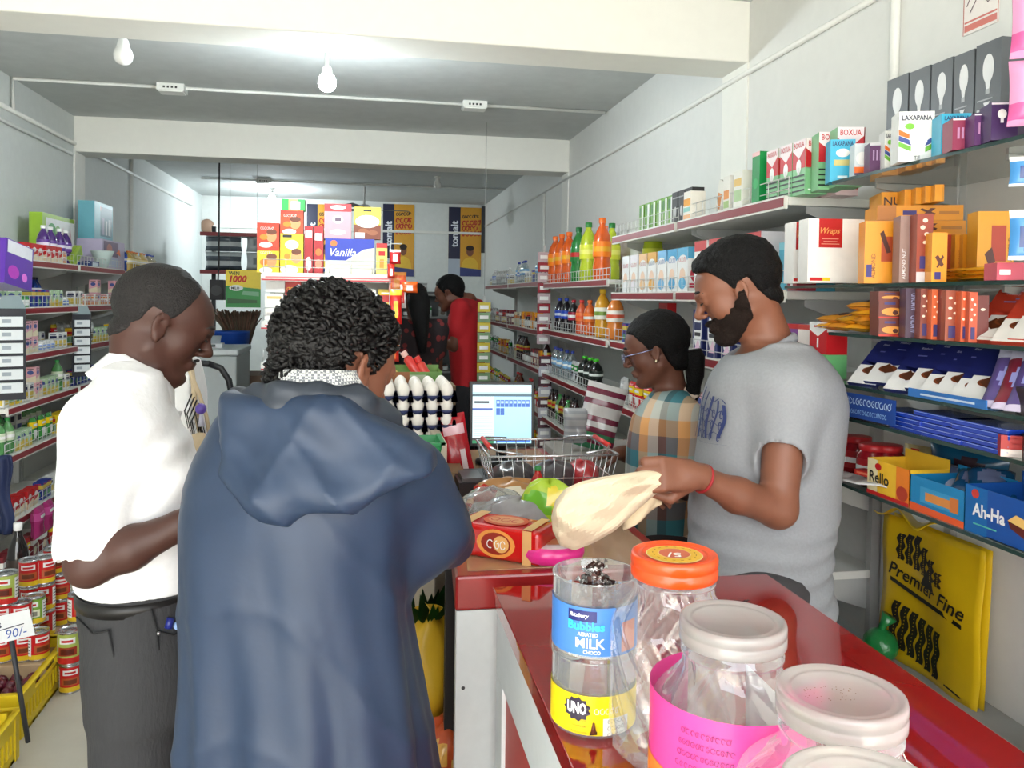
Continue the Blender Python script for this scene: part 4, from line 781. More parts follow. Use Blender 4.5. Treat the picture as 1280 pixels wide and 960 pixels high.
for k in range(6):
    for blk, (b0, b1) in enumerate(((.72, .90), (.12, .42))):
        for t in range(12):
            v = b0+(b1-b0)*t/12-.012*k; u = .20+.085*k-(.02 if blk else 0); P_ = [F3(u-.006, v)+Vector((-.0007, 0, 0)), F3(u+.006, v)+Vector((-.0007, 0, 0)), F3(u+.004, v+.01)+Vector((-.0007, 0, 0))]
            m.add(P_, [(0, 1, 2)], ylw)
m.add([F3(.10, .575), F3(.86, .50), F3(.86, .47), F3(.10, .545)], [(0, 1, 2, 3)], K1)
m.add([F3(.42, .62), F3(.58, .61), F3(.56, .68), F3(.50, .72), F3(.46, .68)], [(0, 1, 2, 3, 4)], K1)
m.add([F3(.72, .07), F3(.88, .055), F3(.88, .045), F3(.72, .06)], [(0, 1, 2, 3)], K1)
tv, tf, x0, x1, y0, y1 = text_geo('Premier Fine', .015, .35)
m.add([F3(.08+.80*(x-x0)/(x1-x0), .595-.075*(x-x0)/(x1-x0)+.095*(y-y0)/(y1-y0))+Vector((-.0006, 0, 0)) for x, y in tv], tf, K1)
m.build('bag_print', bag)
m = MB(); a = bagpt(1092, 635, Xb-.06); b = bagpt(1148, 650, Xb-.06); L0 = bag.location
m.grid(lambda u, v: (-.06+.07*v, (a.y-yc)*(1-u)+(b.y-yc)*u, hz-.0+.045*math.sin(PI*u)*(1-v)*.4-.02*math.sin(9*u+3*v)*.6+.01), 10, 6, YB_); m.build('bag_handle', bag, solid=.002)
# small green bag on the ledge and green object at the corner
cc = PX(1062, 770, 1.38); m = MB(); m.ell((0, 0, .045), (.045, .05, .045), M((30, 120, 60), .3, coat=.4, bump=.5), 14, 10); m.tube([(0, 0, .08), (.008, 0, .1), (.02, -.008, .125)], [.012, .01, .022], M((30, 120, 60), .3, coat=.4), 8); o = m.build('tied_bag', loc=(1.40, min(2.0, cc.y), .60)); tag(o, 'small tied green plastic bag on the ledge behind the counter', 'bag')
cc = PZ(1262, 850, .68); m = MB(); m.lathe([(0, 0), (.06, 0), (.075, .08), (.08, .085), (.075, .09), (0, .05)], M((40, 140, 60), .4), 20); o = m.build('bowl', loc=(1.40, 1.36, .60)); tag(o, 'green plastic bowl on the ledge at the right edge', 'bowl')
# ================================================================ left wall shelving
LF = -1.65; GRPL = 'gondola bays along the left wall'
LV = [.20, .48, .80, 1.03, 1.268, 1.50, 1.737]
shelf_bay('shelving_unit', 'nearest white shelf bay on the left wall behind the white shirt man', GRPL, LF, XL, 4.15, 5.11, LV, 1.75)
shelf_bay('shelving_unit', 'middle white shelf bay on the left wall beneath the blue gift box', GRPL, LF, XL, 5.13, 6.05, LV, 1.75)
shelf_bay('shelving_unit', 'farthest white shelf bay on the left wall holding oil bottles', GRPL, LF, XL, 6.30, 7.25, LV, 1.75)
GL = 'products on the left wall shelves'
BA = ('nearest left bay', 4.19, 5.08); BB = ('middle left bay', 5.17, 6.01); BC = ('farthest left bay', 6.34, 7.2)
def g(z, bay, kinds, seed, lev, **k): fill_row(1, '%s shelf of %s' % (lev, bay[0]), LF, bay[1], bay[2], z+.001, [K[q] for q in kinds.split()], seed, .2, GL, **k)
g(1.737, BA, 'j_white c_soap c_soap c_red', 1, 'top'); 
g(1.737, BC, 'b_oil b_oil b_oilb', 3, 'top')
g(1.50, BA, 'j_green j_white c_soap c_pink b_purple c_blue c_green', 4, 'second'); g(1.50, BB, 'c_soap c_pink c_white', 5, 'second'); g(1.50, BC, 'c_red p_clear j_green', 6, 'second')
g(1.268, BA, 'c_white j_white c_soap b_white c_blue c_white c_pink', 7, 'third'); g(1.268, BB, 'p_clear c_yel c_green j_white', 8, 'third'); g(1.268, BC, 'j_green p_clear', 9, 'third')
g(1.03, BA, 'c_white c_white c_green b_green c_white c_pink c_yel', 10, 'fourth'); g(1.03, BB, 'p_blue c_blue p_silver', 11, 'fourth')
g(.80, BA, 'p_yel c_yel p_green b_green j_white c_green', 12, 'fifth'); g(.80, BB, 'p_green j_white', 13, 'fifth')
g(.48, BA, 'c_red p_red p_orange c_white p_silver c_blue', 14, 'sixth'); g(.48, BB, 'p_green p_blue', 15, 'sixth')
g(.20, BA, 'p_red c_maroon', 16, 'bottom')
# back row so the shelves read full
def gb(z, bay, kinds, seed, lev): 
    rnd = random.Random(seed); fill_row(1, 'back row, %s shelf of %s' % (lev, bay[0]), LF-.13, bay[1], bay[2], z+.001, [K[q] for q in kinds.split()], seed, .2, GL+', back row')
gb(1.50, BA, 'b_blue b_white c_green b_purple', 51, 'second'); gb(1.268, BA, 'c_tallw c_white b_white c_blue', 52, 'third'); gb(1.03, BA, 'c_yel c_yel c_gold p_green', 53, 'fourth'); gb(.80, BA, 'b_green b_green c_tallw c_maroon', 54, 'fifth')
gb(1.268, BB, 'p_yel p_clear', 55, 'third')
def left_item(key, bld, px, X, z, label, cat='box', group=None, rz=PI/2, py=300, tilt=None): return inst(key, bld, (X, PX(px, py, X).y, z), rz, label, cat, group, tilt=tilt)
z = 1.738
left_item('giftg', lambda: carton(.52, .07, .30, (150, 190, 50), [('r', 'F', .1, .04, 1, .92, (232, 234, 232)), ('e', 'F', .28, .66, .13, .17, (40, 150, 60)), ('e', 'F', .46, .7, .08, .1, (140, 190, 120)), ('e', 'F', .44, .5, .08, .1, (160, 200, 130)), ('p', 'F', [(.56, .25), (.62, .8), (.74, .3)], (225, 180, 190)), ('p', 'F', [(.76, .25), (.85, .82), (.95, .3)], (225, 180, 190))], 'gift_box'), 66, -1.86, z, 'large green and white gift box with green apple print on left top shelf')
left_item('giftl', lambda: carton(.50, .16, .20, (200, 188, 215), [('r', 'F', .05, .45, .7, .95, (110, 80, 120)), ('e', 'F', .3, .7, .12, .18, (190, 120, 110)), ('r', 'F', .05, .1, .7, .4, (190, 200, 225)), ('p', 'F', [(.6, .6), (.75, .75), (.8, .5)], ORG), ('r', 'L', 0, 0, 1, 1, (196, 186, 214))], 'gift_box'), 127, -1.80, z, 'lilac gift box on left top shelf beneath the light blue one')
left_item('giftb', lambda: carton(.40, .10, .25, (110, 178, 195), [('r', 'F', .3, .1, .95, .9, (70, 120, 140)), ('e', 'F', .25, .85, .1, .1, (205, 130, 110)), ('r', 'F', .42, .15, .52, .6, (170, 165, 190)), ('r', 'F', .58, .15, .68, .55, (225, 230, 235)), ('r', 'F', .74, .15, .86, .6, (215, 225, 230)), ('r', 'F', 0, 0, .3, 1, (140, 200, 212))], 'gift_box'), 120, -1.82, z+.201, 'light blue baby gift box stacked on the lilac gift box')
for i, px in enumerate((54, 63, 74, 82)):
    left_item('pwj', lambda: bottle(.032, .20, WHT, (86, 50, 130), (100, 60, 150), (225, 220, 235), 'lotion_bottle'), px, -1.71, z, 'purple lotion bottle with white cap in front of green gift box, %s from left' % ORD[i], 'bottle', 'purple lotion bottles')
left_item('gpac', lambda: carton(.16, .04, .06, (160, 190, 60), [('r', 'F', .1, .2, .9, .8, (130, 170, 50))], 'carton'), 94, -1.68, z+.03, 'small lime green box tilted above the front wire guard', tilt=(0, -.5))
left_item('bowl1', lambda: carton(.16, .10, .035, (40, 60, 120), [('r', 'F', .2, .2, .9, .8, (205, 215, 225))], 'carton'), 108, -1.70, z, 'flat dark blue and white box in front of lilac gift box')
def funnel():
    m = MB(); m.lathe([(.02, 0), (.03, .01), (.07, .11), (.072, .115), (.068, .11), (.0, .03)], M((205, 222, 218), .3, coat=.4), 20); return m.build('funnel_bowl')
left_item('fun', funnel, 128, -1.69, z, 'pale glassy bowl in front of lilac gift box', 'bowl')
for i, px in enumerate((160, 172, 186)):
    pass
left_item('blueball', lambda: bottle(.05, .17, (30, 70, 160), (40, 80, 170), (40, 90, 190), WHT, 'bottle'), 152, -1.75, z, 'rounded blue bottle at left end of the oil bottles', 'bottle')
def hangbox():
    m = MB(); P_ = M((92, 40, 170), .3, coat=.5); m.box(-.15, -.07, 0, .15, .07, .20, P_); decals(m, .30, .14, .20, [('r', 'R', .1, .4, .9, .95, (228, 228, 235)), ('e', 'F', .3, .3, .2, .15, (190, 60, 190)), ('e', 'F', .7, .25, .1, .1, (230, 120, 220)), ('r', 'F', .05, .7, .95, .98, (228, 228, 235))]); return m.build('display_carton')
a = PX(8, 345, -1.60)
inst('hbx', hangbox, (-1.62, a.y, 1.60), PI/2, 'bright purple and white display carton at left edge of picture', 'box', tilt=(0, .12))
# strips of small boxed razors hung on the shelf uprights
def strip(n):
    def b():
        e = empty('hanging_strip'); m = MB(); m.box(-.05, -.004, 0, .05, 0, n*.052+.05, M((30, 34, 44), .5)); m.add([(-.05, -.003, n*.052+.05), (.05, -.003, n*.052+.05), (.03, -.003, n*.052+.10), (-.03, -.003, n*.052+.10)], [(0, 1, 2, 3), (3, 2, 1, 0)], M((170, 190, 195), .4)); m.build('strip_card', e)
        for k in range(n): m = MB(); m.box(-.04, -.022, .03+k*.052, .04, -.004, .07+k*.052, M((214, 220, 224), .4)); m.box(-.03, -.0225, .045+k*.052, .0, -.022, .06+k*.052, M((150, 160, 170))); m.build('small_box', e)
        return e
    return b
a = PX(103, 470, -1.63); inst('st6', strip(6), (-1.625, a.y-.03, a.z), .5, 'dark card strip of small white boxes hung between left shelf bays', 'display strip')
a = PX(8, 500, -1.60); inst('st5', strip(6), (-1.58, a.y, a.z), .4, 'dark card strip of small white boxes hung at left picture edge', 'display strip', scale=1.15)
m = MB(); m.grid(lambda u, v: (-.03+.06*u+.01*math.sin(9*v), .012*math.sin(7*u+4*v), .36*v), 8, 14, M((30, 42, 80), .6)); a = PX(5, 668, -1.60); o = m.build('hanging_cloth', solid=.006, loc=(-1.6, a.y, a.z)); tag(o, 'navy cloth strip hanging at left edge beside the lowest shelves', 'cloth')
# ---- cans on a low platform, and on the floor
m = MB(); m.box(-2.0+.03, 3.44, 0, -1.22, 4.08, .12, M((176, 150, 118), .8, bump=.2)); o = m.build('cardboard_box', bevel=.004); tag(o, 'low cardboard platform carrying the stacked tins', 'box')
CANR = lambda: can(.040, .113, (200, 28, 32), (226, 190, 40), (190, 90, 50)); CANG = lambda: can(.040, .113, (120, 165, 60), (226, 190, 40), (225, 225, 200)); CANB = lambda: can(.041, .125, (170, 185, 90), (200, 40, 36), (150, 50, 30), 'food_can')
def cn(key, px, Y, z, label, a=0.): inst(key, {'canr': CANR, 'cang': CANG, 'canb': CANB}[key], (PY(px, 740, Y+.43 if z > .003 and px < 80 else Y+.1).x, Y+.43 if z > .003 and px < 80 else Y+.1, z), a, label, 'can', 'tins at the foot of the left shelves')
Z0 = .1205
for lv, pxs in enumerate(((4, 30, 48), (6, 26), (8,))):
    for i, px in enumerate(pxs): 
        key = 'canb' if (lv == 2 and i == 0) else 'canr'
        cn(key, px, 3.07+.02*(lv % 2), Z0+.1135*lv, '%s tin with yellow foot, front row, %s layer, %s from left' % ('meat' if key == 'canb' else 'red', ['bottom', 'middle', 'top'][lv], ORD[i]), a=.4*i)
cn('cang', 43, 3.15, Z0+.1135, 'green tin with yellow foot resting above the red tins')
cn('canr', 37, 3.27, Z0+.1135*2, 'red tin second layer back row, uppermost left of two', .2); cn('canr', 38, 3.27, Z0, 'red tin in back row, lowest, behind the green tin'); cn('canr', 38, 3.27, Z0+.1135, 'red tin in back row, middle of a column behind the green tin')
cn('canr', 56, 3.3, Z0+.1135*2, 'red tin topmost of the second back column', .9); cn('canr', 56, 3.3, Z0+.1135, 'red tin in the middle of the second back column'); cn('canr', 56, 3.3, Z0, 'red tin at the base of the second back column')
for i, px in enumerate((67, 76)):
    for lv in range(3-i): cn('canr', px, 3.42, Z0+.1135*lv, 'red tin near the crate corner, %s column, %s layer' % (['left', 'right'][i], ['bottom', 'middle', 'top'][lv]), .3*lv)
cn('canr', 88, 3.36, .0005, 'red tin standing on the floor beside the yellow crate', .3)
inst('canb', CANB, (PY(87, 740, 3.46).x, 3.46, .114), .1, 'tall meat tin second from floor beside the yellow crate', 'can', 'tins at the foot of the left shelves', scale=1.05)
cn('canr', 98, 3.50, .0005, 'red tin on the floor partly behind the white shirt man', 1.); cn('canr', 98, 3.50, .114, 'red tin stacked second on the partly hidden floor tins', .4); cn('canr', 98, 3.50, .228, 'red tin topmost of the partly hidden floor tins', .8)
inst('dkb1', lambda: bottle(.045, .42, WHT, (40, 36, 36), (60, 50, 46), (90, 70, 50)), (PY(20, 690, 3.7).x-.1, 3.98, Z0), 0, 'dark bottle with white cap behind the tins', 'bottle')
for i, px in enumerate((52, 62)):
    a = PX(px, 660, -1.55); inst('magb', lambda: packet(.10, .16, .05, (170, 40, 110), (200, 80, 150), (150, 30, 90), 'bag_of_goods', 8), (-1.60, 4.4+.12*i, .35), PI/2, 'magenta packet on the lowest left shelf, %s one' % ('near' if i == 0 else 'far'), 'packet')
# ---- yellow produce crates
def crate(w, d, h):
    e = empty('produce_crate'); Y_ = M((226, 196, 30), .45, var=.08); t = .012; m = MB()
    m.box(-w/2, -d/2, 0, w/2, d/2, t, Y_)
    def side(p0, p1):
        p0 = Vector(p0); p1 = Vector(p1); L = (p1-p0).length; dr = (p1-p0)/L; nr = Vector((-dr.y, dr.x, 0))*t
        def bar(a0, a1, z0_, z1_, ex=0.):
            A = p0+dr*a0; B = p0+dr*a1; o_ = nr*(-ex/t)
            m.hexa([A+o_+Vector((0, 0, z0_)), B+o_+Vector((0, 0, z0_)), B+nr+Vector((0, 0, z0_)), A+nr+Vector((0, 0, z0_)), A+o_+Vector((0, 0, z1_)), B+o_+Vector((0, 0, z1_)), B+nr+Vector((0, 0, z1_)), A+nr+Vector((0, 0, z1_))], Y_)
        bar(0, L, 0, h*.22); bar(0, L, h*.62, h*.70); bar(0, L*.28, h*.7, h); bar(L*.72, L, h*.7, h); bar(L*.28, L*.72, h*.90, h); bar(0, L, h*.955, h, .012); bar(0, .03, 0, h, .004); bar(L-.03, L, 0, h, .004)
        n = int((L-.06)/.032)
        for k in range(n): a = .03+(L-.06)*(k+.5)/n; bar(a-.006, a+.006, h*.2, h*.64)
    side((-w/2, -d/2, 0), (w/2, -d/2, 0)); side((w/2, -d/2, 0), (w/2, d/2, 0)); side((w/2, d/2, 0), (-w/2, d/2, 0)); side((-w/2, d/2, 0), (-w/2, -d/2, 0))
    o = m.build('crate_body', e); return e
a = PZ(25, 925, 0); b = PZ(87, 842, 0); dr = (b-a); ang = math.atan2(-dr.x, dr.y)
CW, CD, CH = .40, dr.length, .165
cx = (a.x+b.x)/2-CW/2*math.cos(ang); cy = (a.y+b.y)/2-CW/2*math.sin(ang)
inst('crate', lambda: crate(CW, CD, CH), (cx, cy, 0), ang, 'yellow plastic produce crate with dark red onions beside the tins', 'crate', 'yellow produce crates')
q_ = PZ(24, 884, CH); cr2 = (q_.x-CW/2*math.cos(ang)+(CD/2+.01)*math.sin(ang), q_.y-CW/2*math.sin(ang)-(CD/2+.01)*math.cos(ang))
inst('crate', lambda: crate(CW, CD, CH), (cr2[0], cr2[1], 0), ang, 'yellow plastic produce crate nearest the camera at lower left', 'crate', 'yellow produce crates')
def onion():
    m = MB(); m.lathe([(0, .0), (.010, .001), (.020, .008), (.024, .02), (.021, .031), (.014, .039), (.006, .043), (.002, .046), (0, .047)], M((96, 28, 44), .35, var=.2, scale=60, coat=.3), 12); return m.build('onion')
rnd = random.Random(4); k_ = 0
for L_, (nx, ny) in enumerate(((7, 9), (6, 8))):
    for i in range(nx):
        for j in range(ny):
            lx = (i-(nx-1)/2)*.048+rnd.uniform(-.005, .005); ly = (j-(ny-1)/2)*.052+rnd.uniform(-.006, .006)
            x = cx+lx*math.cos(ang)-ly*math.sin(ang); y = cy+lx*math.sin(ang)+ly*math.cos(ang)
            inst('onion', onion, (x, y, .014+L_*.036), rnd.uniform(0, 6), 'small dark red onion loose in the yellow crate with the price card', 'onion', 'red onions in the yellow crate', tilt=(rnd.uniform(-.5, .5), rnd.uniform(-.5, .5)), scale=rnd.uniform(.88, 1.08))
for i in range(5):
    for j in range(6):
        lx = (i-2)*.055+rnd.uniform(-.008, .008); ly = (j-2.5)*.06; x = cr2[0]+lx*math.cos(ang)-ly*math.sin(ang); y = cr2[1]+lx*math.sin(ang)+ly*math.cos(ang)
        inst('onion2', lambda: onion(), (x, y, .014), rnd.uniform(0, 6), 'onion loose in the crate nearest the camera', 'onion', 'onions in the nearest yellow crate', scale=1.05)
pc = empty('price_card'); A = PY(12, 783, 2.95); pc.location = (A.x, A.y, .05); tag(pc, 'white handwritten price card on dark stick in the onion crate', 'sign')
m = MB(); hh = A.z-.05; m.tube([(.045, .03, 0), (.0, 0, hh-.01)], .008, M((50, 52, 58), .5), 6); m.build('stick', pc)
m = MB(); T = Matrix.Translation((0, -.01, hh)) @ Matrix.Rotation(-.2, 4, 'Y'); m.T = T; m.box(-.075, -.002, -.045, .075, 0, .045, M((224, 226, 228), .6))
m.T = None; R3 = T.to_3x3(); o1 = T @ Vector((-.05, -.0025, .005)); m.text('Rs', o1, R3 @ Vector((1, 0, 0)), R3 @ Vector((0, 0, 1)), .026, M((30, 34, 60)), nrm=R3 @ Vector((0, -1, 0)), bold=.02); o1 = T @ Vector((-.01, -.0025, -.036)); m.text('90/-', o1, R3 @ Vector((1, 0, 0)), R3 @ Vector((0, 0, 1)), .030, M((40, 80, 160)), nrm=R3 @ Vector((0, -1, 0)), shear=.2)
o1 = T @ Vector((-.055, -.0025, -.004)); o2 = T @ Vector((.05, -.0025, .002)); m.tube([o1, o2], .0015, M((30, 34, 60)), 4); m.build('card', pc)
# ================================================================ centre gondola with cereals
GY = 4.50; xl = PY(327, 345, GY).x; xr = PY(494, 345, GY).x; gcx = (xl+xr)/2
gl = [.2, .48, .76, PY(400, 455, GY).z+.01, PY(400, 404, GY).z+.01, PY(400, 344, GY).z+.01]
e = empty('shelving_unit', (gcx, GY, 0)); tag(e, 'white island shelving unit with cereal and cake mix boxes in shop centre', 'shelving unit')
W = xr-xl
m = MB(); m.box(-W/2+.03, .36, .05, W/2-.03, .39, gl[-1]+.5 if False else gl[-1]+.02, SHW); m.build('back_panel', e)
for s_ in (-1, 1): m = MB(); m.box(s_*(W/2-.02)-.012, .34, 0, s_*(W/2-.02)+.012, .40, gl[-1]+.03, SHG); m.build('upright', e)
for z in gl:
    m = MB(); m.box(-W/2, 0, z-.03, W/2, .36, z, SHW); s = m.build('shelf', e, bevel=.003)
    m = MB(); m.box(-W/2, -.012, z-.045, W/2, 0, z, SHW); m.box(-W/2+.02, -.0135, z-.028, W/2-.02, -.012, z-.020, M((210, 120, 120))); m.box(-W/2, -.0135, z-.042, W/2, -.012, z-.034, M((190, 60, 66))); m.build('price_rail', s)
    m = MB(); 
    for zz in (z+.03, z+.07): m.tube([(-W/2+.01, .006, zz), (W/2-.01, .006, zz)], .0022, WIRE, 4)
    for k in range(7): xx = -W/2+.01+(W-.02)*k/6; m.tube([(xx, .006, z), (xx, .006, z+.07)], .0022, WIRE, 4)
    m.build('wire_guard', s)
zt = gl[-1]+.0005; GCE = 'cereal and mix boxes on the island unit'
def gbox(key, l, r, t, b, zb, base, spec, label, d=.07, y=None, grp=GCE):
    Yq = y or GY+.03; A = PY(l, b, Yq); B = PY(r, b, Yq); T_ = PY((l+r)/2, t, Yq); Bt = PY((l+r)/2, b, Yq)
    h = T_.z-Bt.z; w_ = B.x-A.x-.002
    inst(key, lambda: carton(w_, d, h, base, spec, 'carton'), ((A.x+B.x)/2, Yq+d/2, zb), 0, label, 'box', grp); return zb+h+.0005
baby = lambda c: [('r', 'F', 0, .85, 1, 1, (215, 60, 40)), ('e', 'F', .65, .45, .24, .26, (225, 150, 100)), ('e', 'F', .66, .62, .24, .12, (110, 60, 40)), ('e', 'F', .3, .4, .18, .12, (225, 130, 40)), ('e', 'F', .4, .08, .3, .12, WHT), ('s', 'F', .15, .72, .12, .6, WHT, 4)]
z1 = gbox('bc1', 321, 349, 308, 340, zt, (236, 196, 40), baby(0), 'yellow baby cereal box, lower left on the island unit'); gbox('bc2', 321, 349, 277, 307, z1, (216, 66, 40), baby(0), 'orange red baby cereal box stacked on the leftmost yellow one')
z1 = gbox('bc3', 350, 379, 292, 341, zt, (240, 208, 50), [('r', 'F', .1, .9, .5, .97, BLK), ('e', 'F', .5, .72, .3, .12, (240, 240, 240)), ('e', 'F', .7, .42, .24, .18, (225, 160, 110)), ('e', 'F', .7, .54, .22, .08, (110, 60, 40)), ('e', 'F', .3, .42, .14, .08, (225, 140, 50)), ('e', 'F', .4, .08, .4, .12, WHT)], 'tall yellow baby cereal box second from left on island unit')
z1 = gbox('bc4', 350, 379, 262, 291, z1, (222, 76, 40), baby(0), 'orange baby cereal box above the tall yellow one')
gbox('bc5', 352, 381, 247, 261, z1, (50, 190, 80), [('r', 'F', .3, 0, .7, 1, (240, 240, 120)), ('r', 'F', .4, .1, .8, .8, WHT)], 'green and white box at the very top of the cereal stack')
gbox('bc6', 380, 391, 279, 338, zt, (170, 40, 46), [('r', 'F', .1, .75, .9, .9, WHT), ('e', 'F', .5, .2, .35, .15, (235, 225, 220))], 'narrow dark red carton left of its lighter twin on island unit')
gbox('bc7', 392, 404, 279, 338, zt, (176, 44, 50), [('r', 'F', .1, .7, .9, .85, WHT), ('e', 'F', .5, .45, .35, .08, (230, 120, 60)), ('e', 'F', .5, .2, .35, .1, (220, 150, 120))], 'dark red carton with round pictures beside the vanilla carton')
zv = gbox('van', 406, 468, 298, 342, zt, (48, 66, 170), [('p', 'F', [(0, 0), (1, 0), (1, .75), (.78, .70), (.42, .38), (0, .35)], (232, 226, 205)), ('p', 'F', [(.4, .36), (.8, .68), (1, .72), (1, .5), (.6, .3)], (215, 205, 180)), ('t', 'F', .10, .5, .22, 'Vanilla', (236, 236, 244), dict(shear=.3, fit=.52, bold=.01)), ('e', 'F', .17, .86, .07, .09, (236, 120, 60))], 'wide blue and white carton reading Vanilla on the island unit', d=.12)
gbox('pnk', 405, 439, 254, 297, zv, (238, 150, 160), [('r', 'F', 0, .78, 1, 1, (226, 40, 46)), ('e', 'F', .5, .9, .3, .06, WHT), ('e', 'F', .5, .55, .2, .12, (240, 226, 230)), ('r', 'F', .4, .5, .62, .6, (90, 70, 90)), ('e', 'F', .5, .18, .3, .08, (240, 225, 215))], 'pink cereal carton with red top above the vanilla carton')
gbox('cho', 442, 476, 257, 297, zv, (120, 60, 40), [('r', 'F', 0, .45, 1, 1, (240, 212, 70)), ('e', 'F', .5, .55, .45, .2, WHT), ('s', 'F', .1, .55, .14, .8, (60, 30, 20), 9), ('r', 'F', .35, .86, .65, .93, BLK), ('e', 'F', .35, .25, .2, .08, (150, 90, 60)), ('e', 'F', .7, .2, .2, .08, (150, 90, 60)), ('r', 'F', .05, .02, .4, .2, (225, 215, 210))], 'yellow and brown chocolate cereal carton right of the pink one')
gbox('yel', 470, 484, 304, 343, zt, (238, 212, 110), [('r', 'F', .2, .6, .8, .75, RED), ('r', 'F', .3, .2, .7, .5, (225, 150, 60)), ('r', 'F', 0, .85, 1, 1, (190, 50, 50))], 'narrow pale yellow carton at right end of island unit top')
z2_ = gl[-2]+.0005
gbox('w1', 331, 354, 367, 401, z2_, (240, 236, 228), [('r', 'F', .1, .2, .9, .3, (210, 200, 195)), ('r', 'F', .1, .8, .9, .9, (235, 190, 120)), ('r', 'F', .48, .3, .52, .8, (200, 195, 190))], 'white carton at left end of second island shelf'); gbox('r1', 356, 376, 352, 401, z2_, (205, 50, 40), [('e', 'F', .5, .3, .4, .14, (180, 120, 60)), ('s', 'F', .1, .75, .12, .8, YEL, 3)], 'red and brown carton beside white carton on second island shelf', y=GY+.06)
gbox('w2', 332, 356, 352, 366, z2_+.152, (236, 234, 230), [], 'small white carton stacked at left of second island shelf')
for i, l in enumerate((378, 402, 426, 450, 472)): gbox('wk%d' % (i % 3), l, l+20, 360, 401, z2_, [(236, 232, 224), (220, 190, 60), (205, 60, 50)][i % 3], rand_spec(random.Random(i), WHT, 'F'), '%s carton behind the curly head on second island shelf' % ['white', 'yellow', 'red', 'second white', 'second yellow'][i])
z3_ = gl[-3]+.0005
gbox('r2', 335, 352, 408, 452, z3_, (206, 40, 36), [('e', 'F', .5, .62, .3, .12, (240, 235, 230)), ('e', 'F', .5, .25, .4, .2, (215, 120, 70))], 'red cracker carton at left end of third island shelf'); gbox('r3', 354, 380, 412, 452, z3_, (190, 60, 40), rand_spec(random.Random(31), RED, 'F'), 'red brown carton second on third island shelf')
for i, l in enumerate((384, 410, 436, 462)): gbox('rk%d' % (i % 2), l, l+22, 414, 452, z3_, [(205, 50, 40), (235, 225, 210)][i % 2], rand_spec(random.Random(i+9), RED, 'F'), '%s carton mid third island shelf hidden behind the head' % ['first red', 'first cream', 'second red', 'second cream'][i])
z4_ = gl[-4]+.0005
for i, l in enumerate((336, 366, 396, 426, 456)): gbox('lk%d' % (i % 2), l, l+26, 470, 505, z4_, [(236, 232, 226), (214, 60, 50)][i % 2], rand_spec(random.Random(i+19), WHT, 'F'), '%s carton on the island shelf below chest height' % ['first white', 'first red', 'second white', 'second red', 'third white'][i])
# red packs hanging at the side of the island unit
SX = xr+.03
def hang(key, px, pt, pb, wpx, base, c2, label, Y=4.42, rz=0.):
    T_ = PY(px, pt, Y); B = PY(px, pb, Y); w_ = wpx/1020*Y
    inst(key, lambda: pouch(w_, T_.z-B.z, .03, base, [('r', 0, .8, 1, 1, c2), ('r', .3, .2, .7, .7, c2 if base != c2 else WHT)], 'hanging_packet', seed=len(key)), (T_.x, Y, B.z), rz, label, 'packet', 'packets hanging beside the island unit')
hang('h1', 494, 312, 330, 14, (190, 30, 34), (240, 240, 236), 'upper red box shaped packet on side of the island unit'); hang('h2', 489, 330, 348, 9, (216, 50, 36), (216, 50, 36), 'small bright red packet under the upper one')
hang('h3', 497, 340, 365, 22, (236, 110, 60), (236, 150, 60), 'orange packet hanging beside the island unit', 4.5); hang('h4', 495, 362, 405, 15, (214, 34, 28), (236, 200, 60), 'long bright red packet with yellow letters beside the island unit')
hang('h5', 504, 350, 385, 8, (232, 228, 226), (216, 60, 50), 'white and red slim packet behind the long red one', 4.48); hang('h6', 495, 410, 432, 10, (220, 220, 222), (190, 60, 40), 'silvery packet under the long red one'); hang('h7', 492, 430, 452, 14, (206, 46, 34), (236, 120, 50), 'lowest red packet beside island unit'); hang('h8', 512, 352, 366, 20, (236, 96, 30), (236, 96, 30), 'bright orange bag hanging right of the island unit', 4.47)
m = MB(); a = PY(488, 300, 4.45); m.tube([(a.x+.0, 4.45, a.z), (a.x, 4.45, 1.0)], .004, SHG, 6)
for zz in (a.z-.02, 1.62, 1.45, 1.28): m.tube([(a.x, 4.45, zz), (a.x+.06, 4.43, zz)], .003, SHG, 6)
m.tube([(a.x-.03, 4.52, 1.3), (a.x, 4.45, 1.3)], .004, SHG, 6); o = m.build('display_hook'); tag(o, 'thin metal hook strip carrying packets beside the island unit', 'hook')
